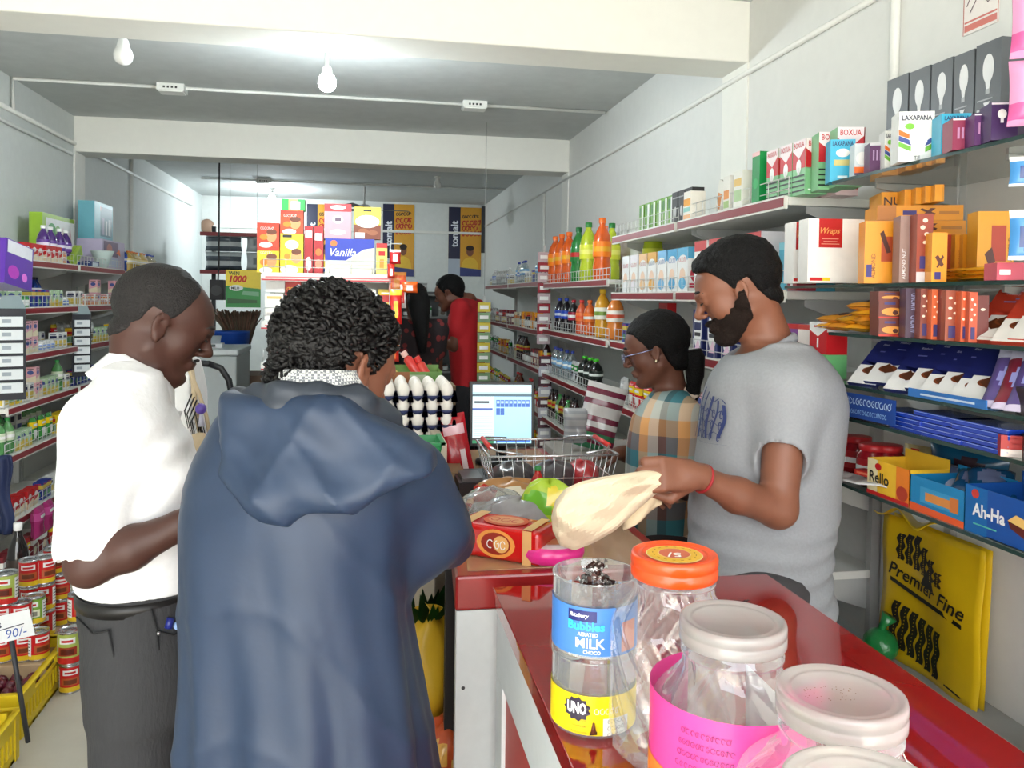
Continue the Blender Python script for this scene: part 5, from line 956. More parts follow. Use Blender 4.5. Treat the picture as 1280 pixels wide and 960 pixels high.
# ================================================================ rear of the shop
def poster(px0, px1, py0, py1, label, Y=YB-.004, skip=False):
    A = PY(px0, py1, Y); B = PY(px1, py0, Y); w_ = B.x-A.x; h = B.z-A.z; m = MB()
    m.box(0, -.003, 0, w_, 0, h, M((222, 160, 40), .4)); N_ = .36*w_
    m.quad((0, -.0034, h*.25), (N_, -.0034, h*.25), (N_, -.0034, h), (0, -.0034, h), M((26, 32, 66), .4)); m.quad((0, -.0034, 0), (N_, -.0034, 0), (N_, -.0034, h*.25), (0, -.0034, h*.25), M((180, 190, 205), .4))
    m.text('tomalt', (N_*.82, -.0036, h*.42), (0, 0, 1), (-1, 0, 0), N_*.62, M((232, 235, 242), .4), bold=.03, fit=h*.50, nrm=(0, -1, 0))
    for k, (hh, yy, c) in enumerate(((.05, .84, (40, 30, 30)), (.075, .74, (190, 40, 30)), (.075, .66, (190, 40, 30)), (.075, .58, (190, 40, 30)))): squiggle(m, (N_*1.15, -.0036, h*yy), (1, 0, .05), (0, 0, 1), h*hh, w_*.55, M(c, .4), 11+k, nrm=(0, -1, 0), lw=h*hh*.2)
    N = 16; cxp = w_*.66
    def el(cx_, cz, rx, rz_, c, dd): m.add([(cx_+rx*math.cos(2*PI*k/N), -dd, cz+rz_*math.sin(2*PI*k/N)) for k in range(N)], [tuple(range(N))], M(c, .5))
    el(cxp, h*.14, w_*.26, h*.14, (235, 190, 60), .0036); el(cxp, h*.36, w_*.11, h*.07, (130, 80, 55), .004); el(cxp, h*.41, w_*.12, h*.04, (40, 26, 22), .0042)
    m.quad((N_, -.0044, 0), (w_, -.0044, 0), (w_, -.0044, h*.1), (N_, -.0044, h*.13), M((50, 60, 120), .4))
    o = m.build('wall_poster', loc=(A.x, Y, A.z)); tag(o, label, 'poster', 'malt drink posters on the rear wall')
poster(383, 421, 256, 345, 'left of three yellow and navy malt drink posters, mostly behind the cereals'); poster(478, 518, 256, 345, 'middle of three yellow and navy malt drink posters'); poster(560, 602, 260, 345, 'right of three yellow and navy malt drink posters, above red shirt man')
m = MB(); a = PY(605, 282, YB-.05); m.box(-.03, 0, -.35, .03, .045, .25, M((52, 54, 60), .5)); o = m.build('wall_panel', loc=(a.x, YB-.05, a.z), bevel=.004); tag(o, 'narrow dark panel in right rear corner beside the poster', 'panel')
m = MB(); a = PY(258, 282, YB-.06); m.lathe([(0, 0), (.07, 0), (.085, .015), (.085, .03), (0, .03)][::-1], M((150, 120, 100), .6), 16, T=Matrix.Rotation(-PI/2, 4, 'X')); o = m.build('wall_clock', loc=(a.x, YB-.035, a.z)); tag(o, 'small round brown wall clock at the left rear', 'clock')
# wall rack with bagged pillows, left rear
RY = 8.6; rk = empty('wall_rack', (PY(300, 300, RY).x, RY, 0)); tag(rk, 'dark metal rack at the left rear carrying bagged pillows', 'rack')
za = PY(300, 292, RY).z; zb_ = PY(300, 339, RY).z; wR = .95
for z in (za, zb_): m = MB(); m.box(-.38, -.02, z-.012, wR, .5, z+.006, M((60, 50, 54), .5)); m.box(-.38, -.024, z-.03, wR, -.02, z+.008, M((150, 60, 66), .4)); m.build('rack_shelf', rk)
for x in (-.33, .3, .9): m = MB(); m.box(x-.02, .44, 0, x+.02, .48, za+.1, M((54, 56, 60), .5)); m.build('rack_post', rk)
for i, (px, st) in enumerate(((276, 1), (328, 0), (372, 0))):
    for k in range(2):
        def pil(st=st):
            m = MB(); c = (205, 212, 214); m = pouch(.36, .19, .16, c, [('r', 0, a_/10, 1, a_/10+.05, (90, 100, 110)) for a_ in range(0, 10, 1)] if st else [('e', .4, .5, .2, .25, (140, 150, 155))], 'bag', seed=2, mb_only=True); o = m.build('bagged_pillow'); wld(o); return o
        inst('pil%d' % st, pil, (PY(px, 320, RY-.05).x, RY+.12, zb_+.008+.195*k), 0, '%s clear bagged pillow on the rear rack, %s from left, %s' % ('striped' if st else 'plain grey', ORD[i], ['lower', 'upper'][k]), 'pillow', 'bagged pillows')
# poster WIN 1000
PYY = 6.6; A = PY(282, 384, PYY); B = PY(326, 338, PYY); w_, h = B.x-A.x, B.z-A.z; m = MB(); m.box(0, -.002, 0, w_, 0, h, M((30, 140, 60), .4))
m.quad((0, -.0024, h*.58), (w_, -.0024, h*.5), (w_, -.0024, h), (0, -.0024, h), M((240, 212, 50), .4)); m.text('WIN', (w_*.08, -.0028, h*.86), (1, 0, 0), (0, 0, 1), h*.10, M((40, 60, 30)), bold=.02, nrm=(0, -1, 0)); m.text('1000', (w_*.10, -.0028, h*.66), (1, 0, .02), (0, 0, 1), h*.19, M((205, 50, 30)), bold=.05, shear=.2, fit=w_*.82, nrm=(0, -1, 0))
N = 18; m.add([(w_*.3+w_*.2*math.cos(2*PI*k/N), -.003, h*.52+h*.08*math.sin(2*PI*k/N)) for k in range(N)], [tuple(range(N))], M((225, 230, 225), .4)); m.text('MILO', (w_*.16, -.0034, h*.48), (1, 0, 0), (0, 0, 1), h*.07, M((40, 50, 40)), bold=.03, nrm=(0, -1, 0))
m.quad((w_*.45, -.003, h*.34), (w_*.95, -.003, h*.30), (w_*.95, -.003, h*.42), (w_*.5, -.003, h*.44), M((110, 170, 130), .4)); m.quad((w_*.05, -.003, h*.1), (w_*.9, -.003, h*.12), (w_*.9, -.003, h*.2), (w_*.05, -.003, h*.24), M((20, 90, 40), .4))
hp = o = m.build('hanging_poster', loc=(A.x, PYY, A.z)); tag(o, 'green and yellow poster reading WIN 1000 at left of the cereals', 'poster')
m = MB()
for x in (.03, w_-.03): m.tube([(x, 0, h-.005), (x, 0, ZC-A.z)], .0015, M((160, 160, 160)), 4)
m.build('hanging_cord', hp)
# standing brooms, speaker, chest freezer, scale, pot, blue tub
bY = 6.9; A = PY(298, 505, bY); br = empty('broom', (A.x, bY, 0)); tag(br, 'bundle of brown brooms standing bristles up behind the poster', 'broom')
rnd = random.Random(3); zt_ = PY(298, 386, bY).z; zm = PY(300, 430, bY).z
m = MB()
for k in range(170):
    a_ = rnd.uniform(-1, 1); d_ = rnd.uniform(-.05, .05); m.tube([(a_*.06+.02, d_*.4, zm-.03), (a_*.13, d_, (zm+zt_)/2), (a_*.19-.01, d_*1.4, zt_-.02+rnd.uniform(-.05, .02)*(.3+abs(a_)))], [.006, .006, .004], M((92+int(rnd.uniform(0, 3))*10, 80, 66), .8), 4)
m.build('bristles', br)
m = MB(); m.tube([(-.03, 0, zm-.02), (.09, 0, zm-.02)], .022, M((150, 50, 60), .6), 8); m.build('binding', br)
for k in range(3): m = MB(); m.tube([(-.01+.035*k, 0, zm), (.0+.05*k, .0, .0)], .014, M((120, 124, 120), .6), 8); m.build('handle', br)
m = MB(); A = PY(272, 375, 7.2); m.box(-.055, -.06, 0, .055, .06, .17, M((26, 28, 34), .5)); m.lathe([(0, .0), (.04, .0), (.045, .006)][::-1], M((50, 52, 58), .4), 16, T=Matrix.Translation((0, -.061, .08)) @ Matrix.Rotation(PI/2, 4, 'X')); m.tube([(0, .02, .17), (0, .05, .3), (0, .05, ZC-A.z)], .008, M((40, 40, 44)), 6); o = m.build('speaker', loc=(A.x, 7.2, A.z), bevel=.004); tag(o, 'small black box on an arm left of the WIN 1000 poster', 'speaker')
fY = 5.4; A = PY(252, 437, fY); B = PY(296, 437, fY); C_ = PY(296, 510, fY); fz = A.z
fr = empty('chest_freezer', ((A.x+B.x)/2-.12, fY+.3, 0)); tag(fr, 'pale grey chest cabinet behind the white clad customer', 'freezer'); wf = (B.x-A.x)/2+.12
m = MB(); m.box(-wf, -.3, .04, wf, .3, fz-.04, M((176, 186, 190), .4)); m.build('cabinet', fr, bevel=.01); m = MB(); m.box(-wf-.01, -.31, fz-.038, wf+.01, .31, fz, M((205, 214, 218), .35)); m.build('lid', fr, bevel=.01); m = MB(); m.box(-.08, -.33, fz-.03, .08, -.31, fz-.015, M((90, 95, 100), .4)); m.build('handle', fr)
A = PY(268, 435, fY+.15); m = MB(); m.box(-.07, -.05, 0, .07, .05, .03, M((205, 210, 214), .4)); m.add([(-.06, -.05, .03), (.06, -.05, .03), (.06, .0, .08), (-.06, .0, .08)], [(0, 1, 2, 3), (3, 2, 1, 0)], M((190, 200, 205), .4)); m.box(-.03, -.052, .008, .03, -.05, .024, M((30, 60, 60), .2)); o = m.build('weighing_scale', loc=(A.x-.02, fY+.18, fz+.001), bevel=.003); tag(o, 'small pale weighing scale on the chest cabinet', 'scale')
A = PY(283, 428, 6.2); m = MB(); m.lathe([(0, 0), (.10, 0), (.13, .02), (.15, .3), (.155, .31), (.145, .3), (.1, .03)], M((24, 70, 160), .4), 24); o = m.build('tub', loc=(A.x, 6.3, 1.0)); tag(o, 'blue plastic tub behind the chest cabinet', 'tub')
m = MB(); m.box(A.x-.3, 6.1, 0, A.x+.3, 6.5, .998, M((120, 96, 80), .7)); o = m.build('side_table'); tag(o, 'dim wooden stand below the blue tub', 'table')
A = PY(309, 505, 5.0); zz = A.z; m = MB(); m.lathe([(0, 0), (.05, 0), (.062, .03), (.058, .07), (.04, .09), (.0, .085)], M((206, 160, 40), .4), 20); o = m.build('pot', loc=(A.x, 5.0, zz)); tag(o, 'round yellow pot right of the dark brooms', 'pot')
m = MB(); m.box(A.x-.07, 4.94, 0, A.x+.08, 5.15, zz-.001, M((50, 44, 44), .7)); o = m.build('stool_crate', bevel=.005); tag(o, 'dark crate beneath the yellow pot', 'crate')
m = MB(); p_ = [PY(262, 455, 4.9), PY(276, 460, 4.9), PY(286, 475, 4.9), PY(291, 500, 4.9), PY(293, 540, 4.9)]; m.tube(p_+[Vector((p_[-1].x, 4.9, 0))], .018, M((24, 24, 28), .5), 8); m.tube([p+Vector((-.34, .3, 0)) for p in (p_+[Vector((p_[-1].x, 4.9, 0))])], .018, M((24, 24, 28), .5), 8); m.tube([p_[0], p_[0]+Vector((-.34, .3, 0))], .018, M((24, 24, 28), .5), 8); o = m.build('chair_frame'); tag(o, 'curved black tube frame right of the white clad customer', 'chair')
# rear dim counter and shelves behind the far customers
dk = M((64, 66, 68), .6); rs = empty('shelving_unit', (.35, 9.9, 0)); tag(rs, 'dim grey shelf rack against the rear wall behind red shirt man', 'shelving unit')
for z in (.3, .7, 1.05, 1.35, 1.62): m = MB(); m.box(-.95, -.2, z-.02, .8, .25, z, M((150, 152, 150), .5)); m.build('shelf', rs)
for x in (-.93, -.1, .78): m = MB(); m.box(x-.02, .2, 0, x+.02, .24, 1.66, SHG); m.build('upright', rs)
m = MB(); m.box(-.95, .24, 0, .8, .26, 1.65, M((96, 98, 98), .6)); m.build('back_panel', rs)
rk_ = random.Random(8)
for li, z in enumerate((.7, 1.05, 1.35, 1.62)):
    x = -.5
    n_ = 0
    while x < 1.05:
        kk = K[rk_.choice(['p_clear', 'j_black', 'c_blue', 'b_dark', 'p_silver', 'c_maroon', 'j_green', 'p_blue'])]
        inst(kk['key'], kk['b'], (x, 9.78, z+.001), rk_.uniform(-.2, .2), '%s on %s shelf of the rear wall rack, %s from left' % (kk['look'], ['lowest', 'second', 'third', 'top'][li], ORD[n_]), kk['cat'], 'goods on the rear rack'); x += kk['w']*1.3+rk_.uniform(.0, .06); n_ += 1
        if n_ > 15: break
# hanging sachet strips at right shelf upright
def sstrip(n, c1, c2, hang_=0):
    def b():
        e = empty('sachet_strip')
        for k in range(n): mm = MB(); mm.box(-.045, -.004, k*.07, .045, .004, k*.07+.066, M(c1 if k % 2 else c2, .25, coat=.4)); mm.box(-.03, -.005, k*.07+.02, .03, -.004, k*.07+.045, M(WHT, .3)); mm.build('sachet', e)
        mm = MB(); mm.box(-.01, -.001, n*.07, .01, .001, n*.07+.04, SHG); mm.tube([(0, 0, n*.07+.03), (0, 0, hang_)], .002, SHG, 4) if hang_ else None; mm.build('strip_tab', e); return e
    return b
for px, Y, c1, c2, pb, n, lb in ((679, 5.44, (150, 50, 60), (190, 170, 175), 430, 9, 'maroon and grey sachet strip hung on right shelf upright'), (604, 5.6, (200, 180, 60), (120, 150, 110), 478, 8, 'yellow and green sachet strip beside the red shirt man'), (680, 5.40, (190, 190, 200), (90, 60, 70), 560, 9, 'grey sachet strip hanging low on right shelf upright')):
    a = PY(px, pb, Y); inst('ss%d' % pb, sstrip(n, c1, c2, ZC-a.z if px == 604 else 0), (a.x, Y, a.z), 0, lb, 'sachet strip')
# ================================================================ counters
REDL = M((150, 22, 22), .16, coat=.8, var=.12, scale=12, bump=.02); REDS = M((178, 40, 26), .4); CW_ = M((214, 218, 218), .4)
nc = empty('shop_counter', (.55, 1.05, 0)); tag(nc, 'near counter with glossy red top and white sides carrying clear candy jars', 'counter')
def loc(mb, e): mb.T = Matrix.Translation(-e.location); return mb
NX0, NX1, NY0, NY1 = .262, .845, .30, 1.60
m = loc(MB(), nc); m.box(NX0, NY0, .955, NX1, NY1, .992, REDL); m.build('counter_top', nc, bevel=.004)
m = loc(MB(), nc); m.box(NX0-.004, NY0-.004, .9925, NX1+.004, NY1+.006, .9995, M((150, 26, 24), .05, coat=1., var=.10, scale=9)); m.build('glass_top', nc, bevel=.0015)
m = loc(MB(), nc); m.box(NX0+.012, NY0+.02, .02, NX1-.02, NY1-.012, .954, REDS); m.build('cabinet_body', nc)
m = loc(MB(), nc)
m.box(NX0+.004, NY0+.01, .83, NX0+.014, NY1, .954, CW_); m.box(NX0+.004, NY0+.01, .0, NX0+.014, NY0+.12, .83, CW_); m.box(NX0+.004, NY1-.07, 0, NX0+.014, NY1, .83, CW_); m.box(NX0+.004, NY0+.12, 0, NX0+.014, NY1-.07, .14, CW_); m.build('side_frame', nc, bevel=.002)
fc = empty('shop_counter', (.44, 2.3, 0)); tag(fc, 'far counter with thick red rim carrying groceries, wire basket and screen', 'counter')
FX0, FX1, FY0, FY1 = .190, .69, 1.68, 3.10
def slab(m, a, b, x1, y0, y1, z0, z1, mt): m.hexa([(a, y0, z0), (x1, y0, z0), (x1, y1, z0), (b, y1, z0), (a, y0, z1), (x1, y0, z1), (x1, y1, z1), (b, y1, z1)], mt)
FXR = FX0+.11
m = MB(); slab(m, FX0-.44, FXR-.44, FX1-.44, FY0-2.3, FY1-2.3, .925, .998, M((150, 34, 34), .3, coat=.5, var=.1)); m.build('counter_top', fc, bevel=.006)
m = loc(MB(), fc); slab(m, FX0+.03, FXR+.03, FX1-.03, FY0+.03, FY1-.03, .9985, .9998, M((176, 140, 110), .25, coat=.4, var=.12, scale=6)); m.build('top_inlay', fc)
m = loc(MB(), fc); m.box(FX0+.004, FY0+.004, 0, FX0+.26, FY0+.03, .924, CW_); 
for z in (.1, .32, .54, .76): m.ell((FX0+.02, FY0+.004, z), (.004, .002, .004), M((60, 60, 60)), 8, 6)
m.build('front_panel', fc); m = loc(MB(), fc); slab(m, FX0+.02, FXR+.02, FX1-.02, FY0+.032, FY1-.02, .0, .924, M((90, 40, 34), .5)); m.build('cabinet_body', fc)
# ---- candy jars
CP = clear_plastic()
def lidmat(): return M((204, 198, 194), .28, trans=.62, coat=.4, var=.06)
def candy_jar(px, py, Y, rl, rb, hb, lidc, label, band=None, twist=True, lidh=.03, base_z=1.0):
    c = PY(px, py, Y); ztop = c.z-base_z; e = empty('candy_jar', (c.x, c.y, base_z)); tag(e, label, 'jar', 'clear plastic jars on the near counter')
    lidh = lidh if lidc else .024; nh = ztop-lidh*.35; neck = nh-.035
    rib = (lambda a, z: 1+.028*math.sin(14*(a+z*9.))) if twist else (lambda a, z: 1+.006*math.sin(12*a))
    prof = [(rb*.55, .006), (rb*.86, .002), (rb*.97, .012), (rb, .035)]
    n_ = 30
    for k in range(1, n_+1):
        t = k/n_; z_ = .035+(neck-.035)*t
        r_ = rb if t < .74 else rb-(rb-rl*.93)*((1-math.cos(PI*(t-.74)/.26))/2)
        prof.append((r_, z_))
    prof += [(rl*.93, neck+.008)]
    m = MB(); m.lathe(prof, CP, 112, rib=rib, cap=False); m.build('jar_body', e)
    m = MB(); m.lathe([(rl*.93, neck+.006), (rl*.99, neck+.008), (rl*.99, neck+.012), (rl*.93, neck+.014), (rl*.93, nh-.002)], CP, 40, cap=False); m.build('jar_neck', e)
    LM_ = M(lidc, .3, coat=.4) if lidc else lidmat()
    N = 72
    m = MB(); zt_ = ztop; rr = lambda a, z: 1+(.006 if z < zt_-.004 and z > zt_-lidh+.003 else 0)*(1 if int(a/(2*PI)*N+.5) % 2 else -1)*(1 if lidc else .3)
    m.lathe([(rl*1.00, zt_-lidh), (rl*1.03, zt_-lidh+.002), (rl*1.03, zt_-lidh*.6), (rl*1.012, zt_-lidh*.56), (rl*1.012, zt_-lidh*.48), (rl*1.03, zt_-lidh*.44), (rl*1.03, zt_-.005), (rl*1.015, zt_-.001), (rl*.95, zt_), (rl*.90, zt_-.003), (rl*.80, zt_-.0035), (rl*.78, zt_-.0022), (rl*.76, zt_-.0035), (0, zt_-.0035)], LM_, N, rib=rr, cap=False)
    l = m.build('lid', e)
    return e, ztop, neck
def wrap(e, r, z0, z1, a0, a1, mat, name='label', n=28, off=.0012):
    m = MB(); vs_ = [((r+off)*math.cos(a0+(a1-a0)*i/n), (r+off)*math.sin(a0+(a1-a0)*i/n), z) for z in (z0, z1) for i in range(n+1)]
    m.add(vs_, [(i, i+1, n+2+i, n+1+i) for i in range(n)], mat, True); return m.build(name, e)
def wraptext(e, st, r, ac, z, h, mat, name='label_print', bold=.02, shear=0, off=.002, fit=None, sq=None):
    """text bent round a cylinder, centred at angle ac"""
    if sq:
        t = MB(); squiggle(t, (0, 0, 0), (1, 0, 0), (0, 1, 0), h, fit, None, sq); vs_ = [(v[0], v[1]) for v in t.v]; fs = t.f; x0, x1, y0, y1 = 0, fit, 0, h
    else: vs_, fs, x0, x1, y0, y1 = text_geo(st, bold, shear)
    sc = h/(y1-y0); sx = sc
    if fit and not sq and (x1-x0)*sc > fit: sx = fit/(x1-x0)
    W_ = (x1-x0)*sx; m = MB()
    m.add([((r+off)*math.cos(ac+((x-x0)*sx-W_/2)/r), (r+off)*math.sin(ac+((x-x0)*sx-W_/2)/r), z+(y-y0)*sc) for x, y in vs_], fs, mat); return m.build(name, e)
e, zt_, nk = candy_jar(843, 690, .985, .0535, .078, .2, (238, 78, 22), 'ribbed clear jar with bright orange lid marked 5 on the counter')
m = MB(); N = 40
def disc(r, z, c, wob=0.): m.add([((r+wob*(k % 2))*math.cos(2*PI*k/N), (r+wob*(k % 2))*math.sin(2*PI*k/N), z) for k in range(N)], [tuple(range(N))], M(c, .5))
disc(.036, zt_-.0028, (238, 214, 150)); disc(.034, zt_-.0024, (226, 176, 50), .001); disc(.021, zt_-.0020, (238, 196, 130)); disc(.0195, zt_-.0016, (200, 100, 70)); 
for k in range(16): a = 2*PI*k/16; m.box(-.002, -.0006, 0, .002, .0006, .0002, M((160, 110, 30)), T=Matrix.Translation((.0275*math.cos(a), .0275*math.sin(a), zt_-.0020)) @ Matrix.Rotation(a+PI/2, 4, 'Z'))
m.text('5/', (.008, -.001, zt_-.0014), (-1, .25, 0), (-.25, -1, 0), .018, M((238, 232, 225), .4), bold=.02, nrm=(0, 0, 1)); m.build('lid_sticker', e)
e, zt_, nk = candy_jar(916, 772, .765, .0515, .078, .2, None, 'ribbed clear jar with frosted lid and pink label, second from the camera side')
wrap(e, .0805, .004, .192, PI*.55, PI*1.98, M((236, 70, 150), .35)); wrap(e, .0805, .004, .125, PI*.62, PI*1.30, M((240, 130, 50), .35), 'label_band', off=.0016)
for k in range(6): wraptext(e, '', .0805, PI*1.27, .172-.011*k, .006, M((90, 30, 90)), sq=20+k, fit=.05+.004*k)
m = MB(); m.grid(lambda u, v: (.04-.002*v, -.045+.09*u, .10+.09*v), 6, 6, M((232, 228, 226), .6)); o = m.build('paper_insert', e, solid=.0008)
m = MB(); 
for k in range(3): m.ell((.01+.018*k-.02, -.01+.012*(k % 2), .016), (.012, .010, .008), M([(190, 40, 50), (110, 150, 60), (60, 30, 40)][k], .3), 10, 6)
m.build('leftover_sweets', e)
m = MB(); m.ell((0, 0, 0), (.003, .0012, .0012), M((20, 18, 18), .5), 8, 6); m.ell((.003, .0003, .0004), (.0014, .001, .001), M((20, 18, 18), .5), 8, 6); o = m.build('dead_fly', loc=PZ(932, 751, 1.0+zt_+.0003)); tag(o, 'tiny dark fly on the frosted jar lid', 'insect')
e, zt_, nk = candy_jar(1051, 862, .615, .0505, .084, .2, None, 'clear jar with large frosted lid and printed paper seal', twist=False)
for (a0, a1, sd, w0, name) in ((PI*1.22, PI*1.34, 1, .0, 'paper_seal'), (PI*1.86, PI*1.94, 2, .0, 'paper_seal')):
    m = MB(); n_ = 10; rows = 10; vs_ = []
    for j in range(rows+1):
        t = j/rows; z_ = .10+(nk-.10)*t; tt = (z_-.035)/(nk-.035); r_ = .084 if tt < .74 else .084-(.084-.0505*.93)*((1-math.cos(PI*(tt-.74)/.26))/2)
        for i in range(n_+1): a = a0+(a1-a0)*i/n_+.35*(t-.5)*(1 if sd == 1 else -1); vs_.append(((r_+.001)*math.cos(a), (r_+.001)*math.sin(a), z_+.0006))
    m.add(vs_, [(j*(n_+1)+i, j*(n_+1)+i+1, (j+1)*(n_+1)+i+1, (j+1)*(n_+1)+i) for j in range(rows) for i in range(n_)], M((236, 226, 212), .6), True); s_ = m.build(name, e)
    if sd == 1:
        for q in range(7):
            t = .1+.12*q; z_ = .10+(nk-.10)*t; tt = (z_-.035)/(nk-.035); r_ = .084 if tt < .74 else .084-(.084-.0505*.93)*((1-math.cos(PI*(tt-.74)/.26))/2)
            wraptext(e, 'DELICACY' if q % 2 else 'CANDY', r_, (a0+a1)/2+.35*(t-.5), z_, .0045, M((214, 130, 110)), 'seal_print', off=.0032, fit=.024)
m = MB(); m.grid(lambda u, v: (.086*math.cos(5.6+.7*u), .086*math.sin(5.6+.7*u), .03+.10*v), 10, 4, M((196, 60, 44), .5)); m.grid(lambda u, v: (.0865*math.cos(5.57+.76*u), .0865*math.sin(5.57+.76*u), .128+.008*v), 10, 2, M((226, 205, 160), .5)); m.build('label', e)
m = MB()
for k in range(40):
    a = random.uniform(0, 6.28); r_ = .026*math.sqrt(random.random()); m.ell((r_*math.cos(a)-.008, r_*.6*math.sin(a)+.002, zt_-.0033), (.0005, .0005, .0002), M((150, 120, 90), .8), 6, 4)
m.build('dust_specks', e)
e, zt_, nk = candy_jar(1083, 985, .49, .054, .080, .2, None, 'clear jar nearest the camera with its lid at the bottom edge', twist=False)
# two stacked tubs with labels
c = PY(744, 714, 1.075); TR = .0575; H1 = (c.z-1.0)/2
ac = -PI/2-.35
def tub(z, label, lid):
    e = empty('candy_tub', (c.x, c.y, z)); tag(e, label, 'tub', 'stacked clear candy tubs')
    m = MB(); m.lathe([(0, .002), (TR*.95, .002), (TR, .006), (TR, H1-.004), (TR*1.02, H1-.003), (TR*1.02, H1-.0005), (TR*.97, H1-.001), (TR*.97, .006)], CP, 48, cap=False); m.build('tub_body', e)
    return e
e = tub(1.0, 'lower clear tub with yellow label and dark starburst', True)
wrap(e, TR, .008, H1*.58, PI*.6, PI*2.3, M((244, 214, 20), .35)); wrap(e, TR, .008, H1*.30, ac+.3, ac+.95, M((236, 234, 226), .4), 'label_patch', off=.0017)
n_ = 22; m = MB(); st_ = [((.019 if k % 2 else .0155)*math.cos(2*PI*k/n_), (.0165 if k % 2 else .0135)*math.sin(2*PI*k/n_)) for k in range(n_)]
r0 = TR+.0022; aa = ac-.30
m.add([(r0*math.cos(aa+x/TR), r0*math.sin(aa+x/TR), H1*.40+y) for x, y in st_]+[(r0*math.cos(aa), r0*math.sin(aa), H1*.40)], [(k, (k+1) % n_, n_) for k in range(n_)], M((50, 40, 60), .4)); m.build('label_burst', e)
wraptext(e, 'UNO', TR, aa, H1*.34, .016, M((240, 240, 240), .4), bold=.05, off=.003, fit=.026); wraptext(e, '', TR, ac+.42, H1*.36, .009, M((250, 240, 220)), sq=5, fit=.038, off=.0026)
for q in range(4): wraptext(e, '', TR, ac-.25, H1*.25-.008*q, .003, M((90, 80, 40)), sq=30+q, fit=.022)
for q in range(3): wraptext(e, '', TR, ac+.62, H1*.24-.009*q, .006, M((60, 60, 60)), sq=40+q, fit=.026, off=.0028)
m = MB(); m.box(-.005, -.001, 0, .005, 0, .004, M((70, 40, 30))); m.tube([(0, -.001, .003), (0, -.001, .016)], [.004, .0015], M((110, 60, 40)), 8); o = m.build('label_bottle_print', e, loc=((TR+.002)*math.cos(ac+.08), (TR+.002)*math.sin(ac+.08), .010))
e = tub(1.0+H1+.001, 'upper open tub of foil sweets with blue label reading MILK', False)
wrap(e, TR, .008, H1*.70, PI*.6, PI*2.3, M((74, 130, 205), .35)); wrap(e, TR, H1*.52, H1*.66, ac-.55, ac+.12, M((34, 40, 110), .35), 'brand_patch', off=.0017); wrap(e, TR, .012, H1*.5, ac+.72, ac+1.2, M((205, 130, 110), .35), 'picture_patch', off=.0017)
wraptext(e, 'Bubbles', TR, ac-.12, H1*.41, .012, M((60, 190, 225), .35), bold=.04, off=.0026, fit=.05); wraptext(e, 'MILK', TR, ac-.02, H1*.19, .013, M((240, 242, 248), .35), bold=.02, off=.0026, fit=.038)
wraptext(e, 'AERATED', TR, ac-.08, H1*.34, .005, M((240, 242, 248)), off=.0026, fit=.026); wraptext(e, 'CHOCO', TR, ac+.02, H1*.115, .005, M((240, 242, 248)), off=.0026, fit=.022); wraptext(e, '', TR, ac, H1*.06, .004, M((240, 242, 248)), sq=7, fit=.06, off=.0026)
wraptext(e, 'Ritzbury', TR, ac-.28, H1*.56, .007, M((235, 235, 245)), off=.0026, fit=.028, shear=.3)
rnd = random.Random(5); FO = M((200, 196, 196), .18, metal=.9, bump=.5, scale=200); FB = M((70, 44, 40), .25, metal=.5)
for k in range(46):
    a = rnd.uniform(0, 6.28); t = k/46; r_ = .034*(1-t*.75)*math.sqrt(rnd.random()); z_ = 1.0+H1+.055+t*.055 if k > 8 else 1.0+H1+.04
    def sweet():
        m = MB(); m.ell((0, 0, 0), (.010, .006, .005), FO, 8, 6); m.box(-.008, -.0055, -.002, .004, .0055, .0046, FB)
        for s_ in (-1, 1): m.add([(s_*.009, 0, 0), (s_*.017, -.005, .002), (s_*.018, .0, -.002), (s_*.017, .005, .002)], [(0, 1, 2), (0, 2, 3), (2, 1, 0), (3, 2, 0)], FO)
        return m.build('wrapped_sweet')
    inst('sweet', sweet, (c.x+r_*math.cos(a)+.0, c.y+r_*math.sin(a), z_), rnd.uniform(0, 6), 'silver and brown foil wrapped sweet in the open upper tub', 'sweet', 'foil wrapped sweets in the open tub', tilt=(rnd.uniform(-1, 1), rnd.uniform(-1, 1)))
m = MB(); m.lathe([(.0, 0), (.02, .0), (.024, .003), (.018, .004), (0, .002)], M((200, 196, 190), .3), 20); a = PZ(692, 820, 1.0); o = m.build('loose_lid', loc=(a.x+.03, a.y, 1.0002)); tag(o, 'small clear lid lying on red counter beside the stacked tubs', 'lid')
# ---- things on the far counter
ZCn = 1.0003
def bread():
    e = empty('biscuit_pack'); w_, d, h = .215, .105, .075
    m = MB(); RB = M((200, 28, 26), .22, coat=.6)
    N = 12
    m.box(-w_/2, -d/2, 0, w_/2, d/2, h, RB)
    decals(m, w_, d, h, [('r', 'F', .08, 0, .2, 1, (222, 170, 110)), ('r', 'F', .8, 0, .9, 1, (222, 170, 110)), ('e', 'F', .5, .5, .22, .42, (230, 150, 70)), ('e', 'F', .5, .5, .17, .33, (150, 40, 26)), ('e', 'F', .56, .5, .09, .25, (226, 170, 100)), ('r', 'T', .08, 0, .2, 1, (226, 180, 120)), ('r', 'T', .8, 0, .9, 1, (226, 180, 120)), ('e', 'T', .5, .5, .25, .4, (214, 90, 50)), ('e', 'T', .5, .5, .2, .28, (226, 160, 110)), ('s', 'T', .33, .35, .3, .35, RED, 5), ('s', 'F', .4, .36, .3, .22, WHT, 6)])
    m.build('wrapper', e, bevel=.012, seg=3)
    m = MB(); 
    for s_ in (-1, 1): m.grid(lambda u, v, s_=s_: (s_*(w_/2+.001+.022*u), -d/2*.8*(1-.2*u)+d*.8*v*(1-.2*u), h*.5+.004*math.sin(14*v)*u), 4, 12, RB)
    m.build('crimped_end', e, solid=.001); return e
